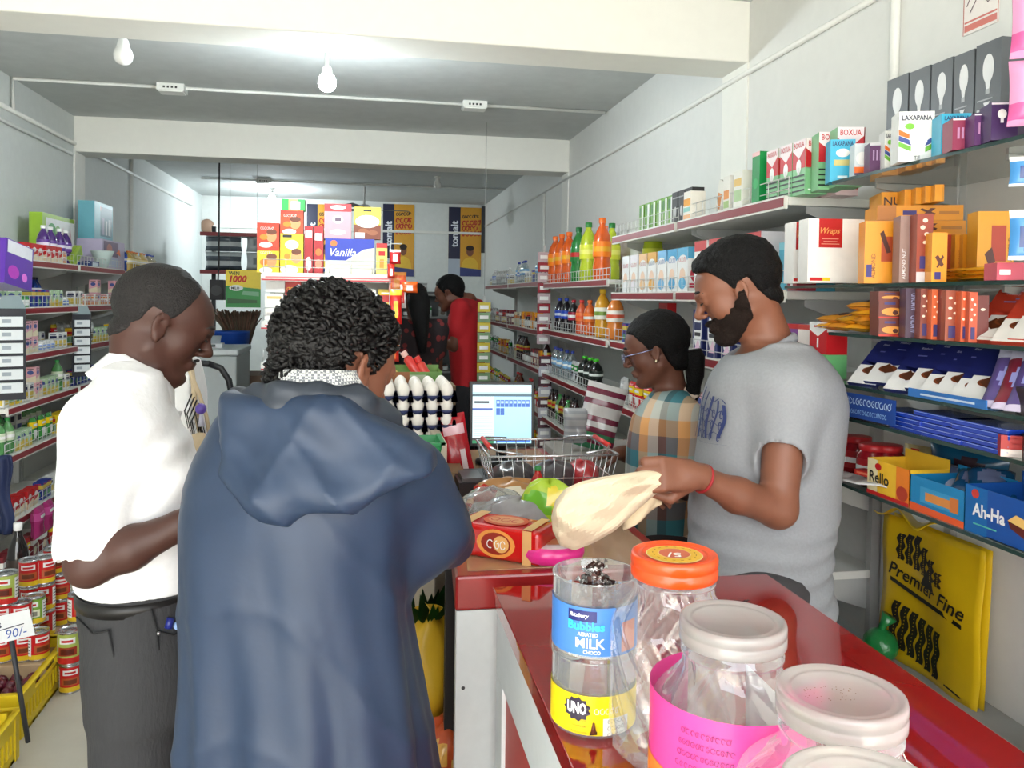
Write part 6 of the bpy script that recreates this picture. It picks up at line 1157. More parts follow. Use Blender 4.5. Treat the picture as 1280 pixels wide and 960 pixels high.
a = PZ(642, 706, 1.0); inst('bread', bread, (a.x-.004, 1.81, ZCn), -.62, 'large red and gold cracker pack at the front of the far counter', 'packet')
def pinkd():
    m = MB(); m.lathe([(0, 0), (.045, 0), (.062, .008), (.066, .022), (.064, .034), (.055, .040)], M((228, 50, 140), .3, coat=.4), 28, cap=False); m.lathe([(.0, .043), (.05, .042), (.058, .038)][::-1], M((222, 200, 205), .2, coat=.5), 28); m.lathe([(0, .0445), (.03, .0438)][::-1], M((200, 130, 90), .3), 20)
    return m.build('plastic_tub')
a = PZ(698, 712, 1.0); inst('pinkd', pinkd, (a.x, 1.75, ZCn), 0, 'shallow pink plastic tub right of the red cracker pack', 'tub', scale=(1.1, .9, 1))
def bagmb(w_, d, h, mat, seed, n=18, amp=.18, spec=None):
    rnd = random.Random(seed); ph = [rnd.uniform(0, 6) for _ in range(8)]; m = MB(); vs_ = []; fs = []; A_ = n*2
    for j in range(n+1):
        t = -PI/2+PI*j/n
        for i in range(A_):
            a = 2*PI*i/A_; k = 1+amp*(math.sin(3*a+ph[0]+2*t)*.5+math.sin(5*a+ph[1]-3*t)*.3+math.sin(9*a+ph[2]+5*t)*.22+.2*math.sin(13*a+7*t+ph[3]))
            vs_.append((w_/2*k*math.cos(t)**.7*math.cos(a) if math.cos(t) > 0 else 0, d/2*k*max(0, math.cos(t))**.7*math.sin(a), h/2+h/2*math.sin(t)*(1+.1*math.sin(4*a+ph[4])*(1 if t > 0 else 0))))
    fs = [(j*A_+i, j*A_+(i+1) % A_, (j+1)*A_+(i+1) % A_, (j+1)*A_+i) for j in range(n) for i in range(A_)]
    if spec:
        for f_ in fs:
            cxx = sum(vs_[k][0] for k in f_)/4/w_+.5; czz = sum(vs_[k][2] for k in f_)/4/h; c_ = mat
            for s_ in spec:
                if ((cxx-s_[0])/s_[2])**2+((czz-s_[1])/s_[3])**2 < 1: c_ = M(s_[4], .25, coat=.5)
            m.add([vs_[k] for k in f_], [(0, 1, 2, 3)], c_, True)
    else: m.add(vs_, fs, mat, True)
    return m
def put(mb, name, px, py, Y, z, label, cat, rz=0, weld=False, tilt=None):
    a = PY(px, py, Y); o = mb.build(name, loc=(a.x, Y, z), rz=rz)
    if weld: wld(o)
    if tilt: o.rotation_euler = (tilt[0], tilt[1], rz)
    tag(o, label, cat); return o
BAGC = clear_plastic((232, 234, 236), .12)
put(bagmb(.15, .12, .10, BAGC, 1, amp=.35), 'plastic_bag', 612, 640, 2.02, ZCn, 'crumpled clear plastic bag at the left of the far counter', 'bag')
put(bagmb(.11, .09, .065, M((120, 100, 96), .4, bump=.4), 11, amp=.2), 'filled_bag', 612, 640, 2.02, ZCn, 'brownish contents bag inside the crumpled clear bag', 'bag')
put(bagmb(.20, .13, .085, M((150, 146, 150), .25, coat=.5, var=.15), 2, amp=.15), 'filled_bag', 650, 650, 1.98, ZCn, 'greyish filled plastic bag behind the red cracker pack', 'bag')
put(bagmb(.15, .07, .13, M((170, 200, 50), .25, coat=.5), 3, amp=.12, spec=[(.35, .6, .25, .25, (110, 180, 50)), (.8, .35, .2, .3, (220, 120, 50)), (.62, .75, .15, .18, (230, 210, 60))]), 'snack_bag', 686, 650, 1.96, ZCn, 'bright lime green snack bag leaning behind the cracker pack', 'packet', rz=-.4, weld=True)
put(bagmb(.22, .12, .10, M((170, 120, 70), .3, coat=.4), 4, amp=.12, spec=[(.2, .6, .2, .3, (190, 50, 40)), (.55, .6, .22, .3, (226, 214, 190)), (.8, .5, .15, .3, (150, 60, 40))]), 'snack_bag', 640, 620, 2.12, ZCn, 'brown and red noodle snack pack in front of the wire basket', 'packet', rz=-.3, weld=True)
inst('ketch', lambda: bottle(.022, .14, (40, 120, 60), (190, 36, 30), (210, 40, 34), (240, 190, 50), 'sauce_bottle'), (PY(672, 610, 2.09).x, 2.09, ZCn), 0, 'small red sauce bottle with green cap before the basket', 'bottle')
m = MB(); m.box(-.06, -.03, 0, .06, .03, .028, M((206, 60, 40), .3)); decals(m, .12, .06, .028, [('r', 'T', .1, .2, .9, .8, (230, 160, 60))]); put(m, 'carton', 598, 622, 2.2, ZCn, 'small orange red carton at left rear of counter', 'box', rz=.7)
# wire basket
BX0 = PY(612, 573, 2.2).x; BX1 = PY(772, 573, 2.2).x; bz = 1.145-1.0; bk = empty('shopping_basket', ((BX0+BX1)/2, 2.33, ZCn)); tag(bk, 'chrome wire shopping basket with red handle grips on the far counter', 'basket')
hw = (BX1-BX0)/2; hd = .135; CH = M((205, 205, 208), .25, metal=.85); m = MB()
def ringz(z, k): return [(-hw*k, -hd*k, z), (hw*k, -hd*k, z), (hw*k, hd*k, z), (-hw*k, hd*k, z)]
def rct(z, k, r):
    P_ = ringz(z, k)
    for i in range(4): m.tube([P_[i], P_[(i+1) % 4]], r, CH, 6)
rct(bz, 1, .0035); rct(bz*.55, .93, .0018); rct(.004, .84, .0022)
for i in range(13):
    x = -1+2*i/12
    for s_ in (-1, 1): m.tube([(hw*x, s_*hd, bz), (hw*.84*x, s_*hd*.84, .004)], .0014, CH, 5)
    m.tube([(hw*.84*x, -hd*.84, .004), (hw*.84*x, hd*.84, .004)], .0012, CH, 4)
for i in range(7):
    y = -1+2*i/6
    for s_ in (-1, 1): m.tube([(s_*hw, hd*y, bz), (s_*hw*.84, hd*.84*y, .004)], .0014, CH, 5)
m.build('wire_frame', bk)
for s_ in (-1, 1):   # folded handles lying on the rim
    m = MB(); m.tube([(s_*.09, -hd, bz+.006), (s_*hw*.86, -hd+.02, bz+.012), (s_*hw*.95, -hd+.06, bz+.016), (s_*hw*.95, hd-.06, bz+.016), (s_*hw*.86, hd-.02, bz+.012), (s_*.09, hd, bz+.006)], .0032, CH, 6); h_ = m.build('handle', bk)
    m = MB(); m.tube([(s_*hw*.95, -hd+.06, bz+.016), (s_*hw*.95, hd-.06, bz+.016)], .007, M((216, 60, 56), .4), 10); m.build('handle_grip', h_)
for i, (dx, c_, w_, lb) in enumerate(((-.09, (60, 54, 56), .13, 'dark packet lying inside the wire basket at left'), (.03, (70, 62, 66), .14, 'charcoal packet in the middle of the wire basket'), (.12, (170, 40, 46), .1, 'red packet at right end inside the wire basket'))):
    mm = bagmb(w_, .16, .09, M(c_, .3, coat=.4, var=.2), 20+i, amp=.12); o = mm.build('packet', loc=(bk.location.x+dx, 2.34, ZCn+.008)); tag(o, lb, 'packet')
# monitor
mo = empty('computer_monitor', (PY(628, 560, 2.78).x, 2.80, ZCn)); tag(mo, 'black computer monitor showing a pale blue till screen', 'monitor'); mo.rotation_euler = (0, 0, -.10)
Yq = 2.76; c0 = PY(625, 560, Yq); zlo = c0.z-1.0; hh = PY(625, 478, Yq).z-c0.z; wq = (80/1020*Yq)*1.06
Tm = Matrix.Translation((0, -.02, zlo)) @ Matrix.Rotation(-.12, 4, 'X')
m = MB(); m.T = Tm; BM = M((22, 22, 24), .4); m.box(-wq/2, 0, 0, wq/2, .03, hh, BM); m.hexa([(-wq/2+.03, .03, .03), (wq/2-.03, .03, .03), (wq/2-.06, .06, .05), (-wq/2+.06, .06, .05), (-wq/2+.03, .03, hh-.03), (wq/2-.03, .03, hh-.03), (wq/2-.06, .06, hh-.05), (-wq/2+.06, .06, hh-.05)], BM); m.build('monitor_housing', mo, bevel=.004)
m = MB(); m.T = Tm; b_ = .012; W2 = wq-2*b_; H2 = hh-2*b_
def sc(u0, v0, u1, v1, c, k, e_=.9): x0_, z0_, x1_, z1_ = -W2/2+W2*u0, b_+H2*v0, -W2/2+W2*u1, b_+H2*v1; m.quad((x0_, -.0005-k*.0003, z0_), (x1_, -.0005-k*.0003, z0_), (x1_, -.0005-k*.0003, z1_), (x0_, -.0005-k*.0003, z1_), M(c, .3, emit=e_))
sc(0, 0, 1, 1, (150, 196, 218), 0); sc(0, .87, 1, 1, (176, 206, 216), 1); sc(0, .80, 1, .84, (50, 80, 92), 2); sc(0, 0, .36, .80, (190, 204, 208), 1); sc(0, .56, .34, .60, (50, 80, 150), 2); sc(.03, .68, .28, .72, (40, 50, 60), 2); sc(0, 0, .36, .09, (40, 120, 80), 3); sc(0, .05, .2, .09, (60, 60, 60), 4); sc(.4, .02, .98, .05, (60, 110, 190), 2)
for k in range(8): sc(.40+.072*k, .62, .40+.072*k+.066, .74, (40, 84, 160), 2); sc(.41+.072*k, .68, .41+.072*k+.045, .72, (150, 180, 215), 3)
for k in range(2): sc(.40+.072*k, .48, .40+.072*k+.066, .60, (40, 84, 160), 2)
for k in range(11): sc(.02, .13+.036*k, .34, .135+.036*k, (150, 160, 166), 2)
m.build('screen', mo)
m = MB(); m.tube([(0, .03, .01), (0, .03, zlo+.06)], .018, BM, 10); m.lathe([(0, 0), (.09, 0), (.09, .008), (.02, .014), (0, .014)], BM, 24, c=(0, .03, 0)); m.build('stand', mo)
put(pouch(.09, .20, .03, (176, 22, 36), [('r', .1, .7, .9, .8, (226, 180, 190)), ('e', .7, .25, .15, .15, (230, 210, 214))], mb_only=True), 'snack_bag', 577, 560, 2.62, 1.0-.0+.005, 'glossy red snack bag standing left of the monitor', 'packet', weld=True, tilt=(-.1, -.18))
m = MB(); m.box(-.05, -.1, 0, .05, .1, .04, M((44, 40, 42), .4)); m.box(-.04, -.09, .04, .02, .02, .052, M((90, 86, 88), .4)); put(m, 'card_machine', 590, 600, 2.45, ZCn, 'small dark device on the counter below the monitor', 'machine')
# ---- rack left of the far counter with eggs
rx1 = .225; rx0 = rx1-.50; ez = PY(510, 606, 2.5).z
er = empty('metal_rack', ((rx0+rx1)/2, 2.8, 0)); tag(er, 'dark metal rack left of far counter carrying egg trays', 'rack'); hw_ = .25
BKM = M((40, 36, 38), .5)
for x in (-hw_+.012, hw_-.03):
    for y in (-.42, .38): m = MB(); m.box(x-.012, y-.012, 0, x+.012, y+.012, ez, BKM); m.build('post', er)
for z in (.03, .44, ez): m = MB(); m.box(-hw_, -.44, z-.02, hw_-.015, .4, z, M((66, 56, 52), .6)); m.build('rack_shelf', er)
m2 = MB(); a = PY(551, 554, 2.38); b = PY(560, 554, 2.38); b.x = min(b.x, .240)
m2.box(b.x-.03, 2.375, .0, b.x, 2.84, a.z, M((206, 194, 176), .6)); o = m2.build('wooden_board', bevel=.003); tag(o, 'pale upright board between egg rack and far counter', 'board')
def eggtray():
    m = MB(); c_ = M((40, 50, 92), .6); n = 12; P = .047
    m.grid(lambda u, v: (-.141+.282*u, -.117+.235*v, .018+.012*math.cos(12*PI*u)*math.cos(10*PI*v) if 0 < u < 1 and 0 < v < 1 else .026), 48, 40, c_)
    for i in range(7):
        for j in (0, 5): m.add([(-.141+P*i-.010, -.117+P*j, .006), (-.141+P*i+.010, -.117+P*j, .006), (-.141+P*i+.004, -.117+P*j, .042), (-.141+P*i-.004, -.117+P*j, .042)], [(0, 1, 2, 3), (3, 2, 1, 0)], c_)
    return m.build('egg_tray', solid=.002)
def egg():
    m = MB(); r_ = .0215; prof = []
    for k in range(13):
        t = PI*k/12; z_ = -.029*math.cos(t); prof.append((r_*math.sin(t)*(1-.12*z_/.029*-1 if False else 1+.10*math.cos(t)), z_+.029))
    m.lathe(prof[::-1][::-1], M((238, 232, 224), .45), 18, cap=False); return m.build('egg')
yE = 2.62; cE = PY(513, 520, yE).x; t0 = ez+.001
P = .047; top_z = PY(513, 487, yE).z
nlay = 5; dz = .0475; base0 = top_z-.029-.018-dz*(nlay-1)
m = MB(); m.box(cE-.17, yE-.14, ez+.0005, cE+.16, yE+.16, base0-.001, M((150, 120, 90), .7)) if base0-ez > .01 else None
if base0-ez > .01: o = m.build('cardboard_box'); tag(o, 'brown cardboard box beneath the stacked egg trays', 'box')
for L_ in range(nlay):
    zl = base0+dz*L_; yy = yE+.1175+.002*(L_ % 2)
    inst('tray', eggtray, (cE, yy, zl), 0, 'navy egg tray holding white eggs, %s from top of its stack' % ORD[nlay-1-L_], 'egg tray', 'stacked egg trays')
    for j in range(5):
        if L_ < nlay-1 and j > 1: continue
        for i in range(6):
            if L_ < nlay-1 and j > 0 and i not in (0, 5): continue
            inst('egg', egg, (cE+(i-2.5)*P, yy-.1175+(j+.5)*P, zl+.014), random.uniform(0, 6), 'white egg in %s tray from top, %s row from front, %s from left' % (ORD[nlay-1-L_], ORD[j], ORD[i]), 'egg', 'white eggs in trays', scale=random.uniform(.96, 1.03), tilt=(random.uniform(-.06, .06), 0))
tz = base0+dz*(nlay-1)
# crate of tubes behind the eggs
a = PY(470, 478, 2.98); b = PY(552, 478, 2.98); cz0 = PY(510, 482, 2.98).z; cz1 = PY(510, 464, 2.98).z
inst('tcr', traybox(b.x-a.x, .16, max(.05, cz1-.0-cz0), (96, 140, 60), [('r', 'F', 0, 0, .5, 1, (150, 90, 40)), ('r', 'F', .5, .2, .75, .8, (170, 180, 150))]), ((a.x+b.x)/2, 3.03, cz0-.0), 0, 'brown and green carton of tubes behind the eggs', 'box')
m = MB(); m.box((a.x+b.x)/2-.2, 2.97, ez+.001, (a.x+b.x)/2+.17, 3.13, cz0-.001, M((120, 96, 70), .7)); o = m.build('cardboard_box'); tag(o, 'tall plain box supporting the carton of tubes behind the eggs', 'box')
def tubeo(px, pt, c_, cap, label, lean, L_=.15, Y=3.03):
    p = PY(px, 475, Y); e = empty('squeeze_tube', (p.x, Y, cz0+.004)); e.rotation_euler = (0, lean, 0); tag(e, label, 'tube', 'tubes in the carton behind the eggs')
    m = MB(); m.lathe([(.0, .0), (.019, 0), (.019, L_*.2), (.017, L_*.9), (.006, L_)], M(c_, .3, coat=.4), 14); m.build('tube_body', e); m = MB(); m.lathe([(.012, L_), (.012, L_+.02), (0, L_+.021)], M(cap, .35), 14); m.build('cap', e)
tubeo(502, 445, (226, 206, 120), (226, 206, 120), 'pale yellow tube leaning left behind the eggs', -.75); tubeo(530, 445, (214, 60, 56), (236, 190, 180), 'red tube with pink cap leaning left behind the eggs', -.6, .12); tubeo(538, 452, (220, 70, 60), (214, 50, 46), 'coral red tube right of the pink capped tube', -.5, .09); tubeo(485, 450, (60, 100, 160), (210, 90, 50), 'blue tube beside the curly haired man', -.3, .1)
# green basket beside the eggs
a = PY(520, 555, 2.3); b = PY(552, 555, 2.3); zt2 = PY(540, 549, 2.3).z; zb2 = PY(540, 588, 2.3).z
gb_ = MB(); GB = M((40, 140, 80), .4); w0 = .085
gb_.hexa([(-w0, -.06, 0), (w0*.8, -.06, 0), (w0*.8, -.055, 0), (-w0, -.055, 0), (-w0-.01, -.075, zt2-zb2), (w0, -.075, zt2-zb2), (w0, -.07, zt2-zb2), (-w0-.01, -.07, zt2-zb2)], GB)
gb_.hexa([(w0*.8-.005, -.06, 0), (w0*.8, -.06, 0), (w0*.8, .06, 0), (w0*.8-.005, .06, 0), (w0-.005, -.075, zt2-zb2), (w0, -.075, zt2-zb2), (w0, .075, zt2-zb2), (w0-.005, .075, zt2-zb2)], GB)
gb_.hexa([(-w0, .055, 0), (w0*.8, .055, 0), (w0*.8, .06, 0), (-w0, .06, 0), (-w0-.01, .07, zt2-zb2), (w0, .07, zt2-zb2), (w0, .075, zt2-zb2), (-w0-.01, .075, zt2-zb2)], GB); gb_.box(-w0, -.06, 0, w0*.8, .06, .004, GB)
gb_.box(-w0-.015, -.082, zt2-zb2-.004, w0+.007, -.07, zt2-zb2+.003, GB); gb_.box(w0-.005, -.082, zt2-zb2-.004, w0+.007, .08, zt2-zb2+.003, GB); gb_.box(-w0, -.063, .0, w0*.8+.003, -.06, .012, GB)
o = gb_.build('plastic_basket', loc=(b.x-w0-.004, 2.30, zb2)); tag(o, 'green plastic basket in front of the egg trays', 'basket')
m = MB(); m.box(b.x-2*w0, 2.24, 0, b.x-.02, 2.365, zb2-.001, M((196, 186, 170), .6)); o = m.build('wooden_stand'); tag(o, 'pale wooden stand under the green basket', 'stand')
# yellow bag of greens and orange bag on the rack's lower shelves
yb = 2.10; a = PY(532, 905, yb)
m = bagmb(.17, .14, PY(538, 762, yb).z-a.z, M((214, 172, 40), .4, coat=.2), 31, amp=.12); o = m.build('carrier_bag', loc=(a.x, yb, a.z)); tag(o, 'yellow plastic bag of greens beside the blue raincoat', 'bag')
m = MB(); m.box(a.x-.12, yb-.1, 0, a.x+.07, yb+.12, a.z-.001, M((44, 38, 38), .7)); o = m.build('crate_stand', bevel=.004); tag(o, 'dark low stand under the yellow bag of greens', 'stand')
rnd = random.Random(9); m = MB(); zt3 = PY(538, 762, yb).z
for k in range(26):
    a_ = rnd.uniform(0, 6.28); l_ = rnd.uniform(.06, .12); b0 = Vector((.03*math.cos(a_), .03*math.sin(a_), -.03)); d_ = Vector((math.cos(a_)*.5, math.sin(a_)*.5, .9)).normalized(); s_ = d_.orthogonal().normalized()*.018
    m.add([b0, b0+d_*l_*.5-s_, b0+d_*l_, b0+d_*l_*.5+s_], [(0, 1, 2, 3), (3, 2, 1, 0)], M((30, 70+int(rnd.uniform(0, 40)), 34), .5))
o = m.build('leafy_greens', loc=(a.x, yb, zt3)); tag(o, 'dark green leafy vegetables sticking out of the yellow bag', 'vegetables')
a = PY(556, 958, 1.98); m = bagmb(.14, .12, .15, M((200, 84, 40), .4, var=.2), 35, amp=.12, spec=[(.35, .6, .18, .2, (226, 170, 80)), (.7, .4, .15, .15, (226, 190, 110))]); o = m.build('printed_bag', loc=(a.x, 1.98, a.z-.03)); wld(o); tag(o, 'orange printed bag low beside the counter panel', 'bag')
m = MB(); m.box(a.x-.08, 1.90, 0, a.x+.06, 2.0-.005, a.z-.031, M((60, 50, 46), .7)); o = m.build('carton_stand'); tag(o, 'dark carton beneath the orange printed bag', 'box')
m = MB(); a = PY(562, 800, 1.95); m.box(a.x-.012, 1.94, 0, a.x+.012, 1.965, .99, M((34, 28, 30), .5)); o = m.build('metal_post'); tag(o, 'dark metal post between raincoat man and white counter panel', 'post')
# printed bags behind the basket near the plaid woman
for i, (px, py0, py1, c_, c2, w_, lb) in enumerate(((742, 585, 500, (120, 40, 66), (216, 214, 214), .16, 'maroon and white striped rice bag behind the basket'), (722, 560, 515, (150, 152, 156), (170, 170, 172), .10, 'grey round bag beside the striped rice bag'))):
    Y_ = 2.95; a = PY(px, py0, Y_); t = PY(px, py1, Y_); h_ = t.z-a.z
    sp = [('r', 0, k*.18, 1, k*.18+.09, c2) for k in range(6)]+([('r', 0, 0, 1, .1, (60, 130, 90)), ('r', 0, .18, 1, .26, (60, 130, 90))] if i == 0 else [])
    o = inst('rb%d' % i, lambda: pouch(w_, h_, .07, c_, sp, 'rice_bag', seed=i), (a.x+.02, Y_+.10, max(a.z, 1.0)), -.2, lb, 'bag', tilt=(-.1, .25 if i == 0 else 0))
m = MB(); a = PY(735, 590, 2.9); m.box(.72, 2.86, 0, 1.15, 3.25, .999, M((150, 146, 140), .6)); o = m.build('side_table', bevel=.004); tag(o, 'grey side stand carrying bags behind the basket', 'table')
# poster on the right wall near the top
A = PX(1205, 46, XR); B = PX(1249, 40, XR); T_ = PX(1210, -30, XR); m = MB(); w_ = A.y-B.y; h = .24; m.box(-.002, -w_/2, 0, 0, w_/2, h, M((232, 226, 222), .6))
def q(u0, v0, u1, v1, c): m.quad((-.0025, w_/2-w_*u0, h*v0), (-.0025, w_/2-w_*u1, h*v0), (-.0025, w_/2-w_*u1, h*v1), (-.0025, w_/2-w_*u0, h*v1), M(c, .6))
q(.04, .03, .96, .10, (206, 120, 110)); q(.04, .12, .96, .14, (206, 120, 110)); q(.0, 0, .02, 1, (190, 90, 80)); q(.98, 0, 1, 1, (190, 90, 80))
for (p0, p1) in (((.1, .3), (.35, .5)), ((.2, .22), (.45, .38)), ((.1, .45), (.3, .6)), ((.6, .35), (.9, .5)), ((.6, .35), (.7, .25)), ((.7, .25), (.9, .3)), ((.9, .3), (.9, .5)), ((.5, .5), (.6, .35)), ((.35, .5), (.5, .6))): m.tube([(-.003, w_/2-w_*p0[0], h*p0[1]), (-.003, w_/2-w_*p1[0], h*p1[1])], .0012, M((120, 100, 110)), 4)
o = m.build('wall_poster', loc=(XR-.001, (A.y+B.y)/2, A.z)); tag(o, 'small white notice with red line drawing on upper right wall', 'poster')
# ================================================================ people: signed distance bodies turned into one smooth surface
def axis(lo, hi, h, fine=()):
    """grid coordinates from lo to hi with step h, finer inside the given (a, b, step) spans"""
    x = lo; out = [lo]
    while x < hi:
        s = h
        for a, b, st in fine:
            if a-.004 <= x <= b: s = min(s, st)
        x += s; out.append(x)
    return np.array(out, dtype=np.float32)
class SDF:
    def __init__(s, lo, hi, h, fine=((), (), ())):
        s.ax = [axis(lo[i], hi[i], h, fine[i]) for i in range(3)]; s.F = np.full([len(a) for a in s.ax], .5, np.float32)
    def ap(s, fn, lo, hi, k=.0, op='u'):
        sl = []
        for i in range(3):
            a = max(0, np.searchsorted(s.ax[i], lo[i])-1); b = min(len(s.ax[i]), np.searchsorted(s.ax[i], hi[i])+1)
            if b <= a: return
            sl.append(slice(a, b))
        X, Y, Z = np.meshgrid(*[s.ax[i][sl[i]] for i in range(3)], indexing='ij', sparse=True)
        d = fn(X, Y, Z).astype(np.float32); v = s.F[tuple(sl)]
        if op == 'u':
            if k > 0: h = np.maximum(k-np.abs(v-d), 0)/k; r = np.minimum(v, d)-h*h*k*.25
            else: r = np.minimum(v, d)
        elif op == 's':
            d = -d
            if k > 0: h = np.maximum(k-np.abs(v-d), 0)/k; r = np.maximum(v, d)+h*h*k*.25
            else: r = np.maximum(v, d)
        s.F[tuple(sl)] = r
    def cone(s, a, b, ra, rb, k=.01, op='u', sq=None):
        a = np.array(a, float); b = np.array(b, float); m = max(ra, rb)+k+.02; ba = b-a; L2 = max(float(ba@ba), 1e-9)
        def fn(X, Y, Z):
            px, py, pz = X-a[0], Y-a[1], Z-a[2]; t = np.clip((px*ba[0]+py*ba[1]+pz*ba[2])/L2, 0, 1)
            return np.sqrt((px-t*ba[0])**2+(py-t*ba[1])**2+(pz-t*ba[2])**2)-(ra+(rb-ra)*t)
        s.ap(fn, np.minimum(a, b)-m, np.maximum(a, b)+m, k, op)
    def chain(s, pts, rs, k=.01):
        for i in range(len(pts)-1): s.cone(pts[i], pts[i+1], rs[i], rs[i+1], k)
    def ell(s, c, r, k=.01, op='u', R=None):
        c = np.array(c, float); r = np.array(r, float); R = np.eye(3) if R is None else np.array(R); m = r.max()+k+.015
        def fn(X, Y, Z):
            q = [X-c[0], Y-c[1], Z-c[2]]; l = [(R[0, i]*q[0]+R[1, i]*q[1]+R[2, i]*q[2])/r[i] for i in range(3)]
            n = np.sqrt(l[0]**2+l[1]**2+l[2]**2); return (n-1)*r.min()*(.6+.4*np.clip(n, 0, 1))
        s.ap(fn, c-m, c+m, k, op)
    def zloft(s, rows, yaw=0., k=.02, op='u', p=2.3, wob=None, caps=.02):
        """rows: (z, cx, cy, a, b[, yaw]) ascending z; a along the facing axis, b across"""
        R_ = np.array([list(r)+[yaw]*(6-len(r)) for r in rows], float); z = R_[:, 0]; mx = R_[:, 3:5].max()+.06
        lo = (R_[:, 1].min()-mx, R_[:, 2].min()-mx, z[0]-.04); hi = (R_[:, 1].max()+mx, R_[:, 2].max()+mx, z[-1]+.04)
        zz = np.linspace(z[0], z[-1], 200); cols = [np.interp(zz, z, R_[:, i]) for i in range(1, 6)]
        ker = np.hanning(17); ker /= ker.sum(); cols = [np.convolve(np.pad(c, 8, mode='edge'), ker, mode='valid') for c in cols]
        def fn(X, Y, Z):
            cx, cy, a, b, yw = [np.interp(Z, zz, c) for c in cols]; cs, sn = np.cos(yw), np.sin(yw)
            u = (X-cx)*cs+(Y-cy)*sn; v = -(X-cx)*sn+(Y-cy)*cs; n = ((np.abs(u)/a)**p+(np.abs(v)/b)**p)**(1/p)
            d = (n-1)*np.minimum(a, b)
            if wob is not None: d = d+wob(X, Y, Z, np.arctan2(v/b, u/a))
            dz = np.maximum(z[0]-Z, Z-z[-1]); return np.maximum(d, dz)
        s.ap(fn, lo, hi, k, op)
    def mesh(s, name, mat, parent, smooth=1):
        F = s.F.copy(); F[[0, -1]] = .5; F[:, [0, -1]] = .5; F[:, :, [0, -1]] = .5
        I = F < 0; n = np.array(F.shape)-1
        cnt = np.zeros(n, np.float32); P = np.zeros((3,)+tuple(n), np.float32)
        c = [(i, j, k) for i in (0, 1) for j in (0, 1) for k in (0, 1)]
        sl = lambda o: tuple(slice(o[i], o[i]+n[i]) for i in range(3))
        sgn = np.zeros(n, np.int8)
        for o in c: sgn += I[sl(o)]
        act = np.argwhere((sgn > 0) & (sgn < 8)); N = len(act)
        if N == 0: return None
        Fv = {o: F[act[:, 0]+o[0], act[:, 1]+o[1], act[:, 2]+o[2]] for o in c}; acc = np.zeros((N, 3)); ct = np.zeros(N)
        for o in c:
            for ax_ in range(3):
                if o[ax_] == 0:
                    q = list(o); q[ax_] = 1; f0, f1 = Fv[o], Fv[tuple(q)]; m_ = (f0 < 0) != (f1 < 0); t = np.where(m_, f0/np.where(m_, f0-f1, 1), 0)
                    pt = np.tile(np.array(o, float), (N, 1)); pt[:, ax_] = t; acc[m_] += pt[m_]; ct[m_] += 1
        loc_ = acc/ct[:, None]; V = np.empty((N, 3))
        for i in range(3): a = s.ax[i]; V[:, i] = a[act[:, i]]+loc_[:, i]*(a[act[:, i]+1]-a[act[:, i]])
        idx = np.full(n, -1, np.int32); idx[act[:, 0], act[:, 1], act[:, 2]] = np.arange(N); Q = []
        for ax_ in range(3):
            b1, b2 = [(1, 2), (2, 0), (0, 1)][ax_]
            s0 = [slice(1, n[i]) for i in range(3)]; s0[ax_] = slice(0, n[ax_]); s1 = list(s0); s1[ax_] = slice(1, n[ax_]+1)
            A = I[tuple(s0)]; B = I[tuple(s1)]
            for cond, rev in ((A & ~B, False), (~A & B, True)):
                e_ = np.argwhere(cond); off = np.array([s0[i].start for i in range(3)]); e_ = e_+off
                q = []
                for d1, d2 in ((1, 1), (0, 1), (0, 0), (1, 0)):
                    p_ = e_.copy(); p_[:, b1] -= d1; p_[:, b2] -= d2; q.append(idx[p_[:, 0], p_[:, 1], p_[:, 2]])
                q = np.stack(q, 1); Q.append(q[:, ::-1] if rev else q)
        Q = np.concatenate(Q); Q = Q[(Q >= 0).all(1)]
        for _ in range(smooth):
            S = np.zeros_like(V); C = np.zeros(N)
            for i in range(4):
                a, b = Q[:, i], Q[:, (i+1) % 4]
                for j in range(3): S[:, j] += np.bincount(a, V[b, j], N)+np.bincount(b, V[a, j], N)
                C += np.bincount(a, minlength=N)+np.bincount(b, minlength=N)
            V = V*.45+.55*S/np.maximum(C, 1)[:, None]
        me = bpy.data.meshes.new(name); me.vertices.add(N); me.vertices.foreach_set('co', V.astype(np.float32).ravel()); me.loops.add(len(Q)*4); me.loops.foreach_set('vertex_index', Q.astype(np.int32).ravel())
        me.polygons.add(len(Q)); me.polygons.foreach_set('loop_start', np.arange(0, len(Q)*4, 4, dtype=np.int32)); me.polygons.foreach_set('use_smooth', np.ones(len(Q), bool)); me.update(calc_edges=True); me.validate()
        me.materials.append(mat); o = bpy.data.objects.new(name, me); COL.objects.link(o); o.parent = parent
        if parent: o.matrix_parent_inverse = Matrix.Translation(-parent.location)
        return o
def rotm(yaw, pitch=0., roll=0.):
    """columns: forward, left, up; yaw about z (0 = +X), pitch down positive"""
    return np.array((Matrix.Rotation(yaw, 3, 'Z') @ Matrix.Rotation(pitch, 3, 'Y') @ Matrix.Rotation(roll, 3, 'X')))
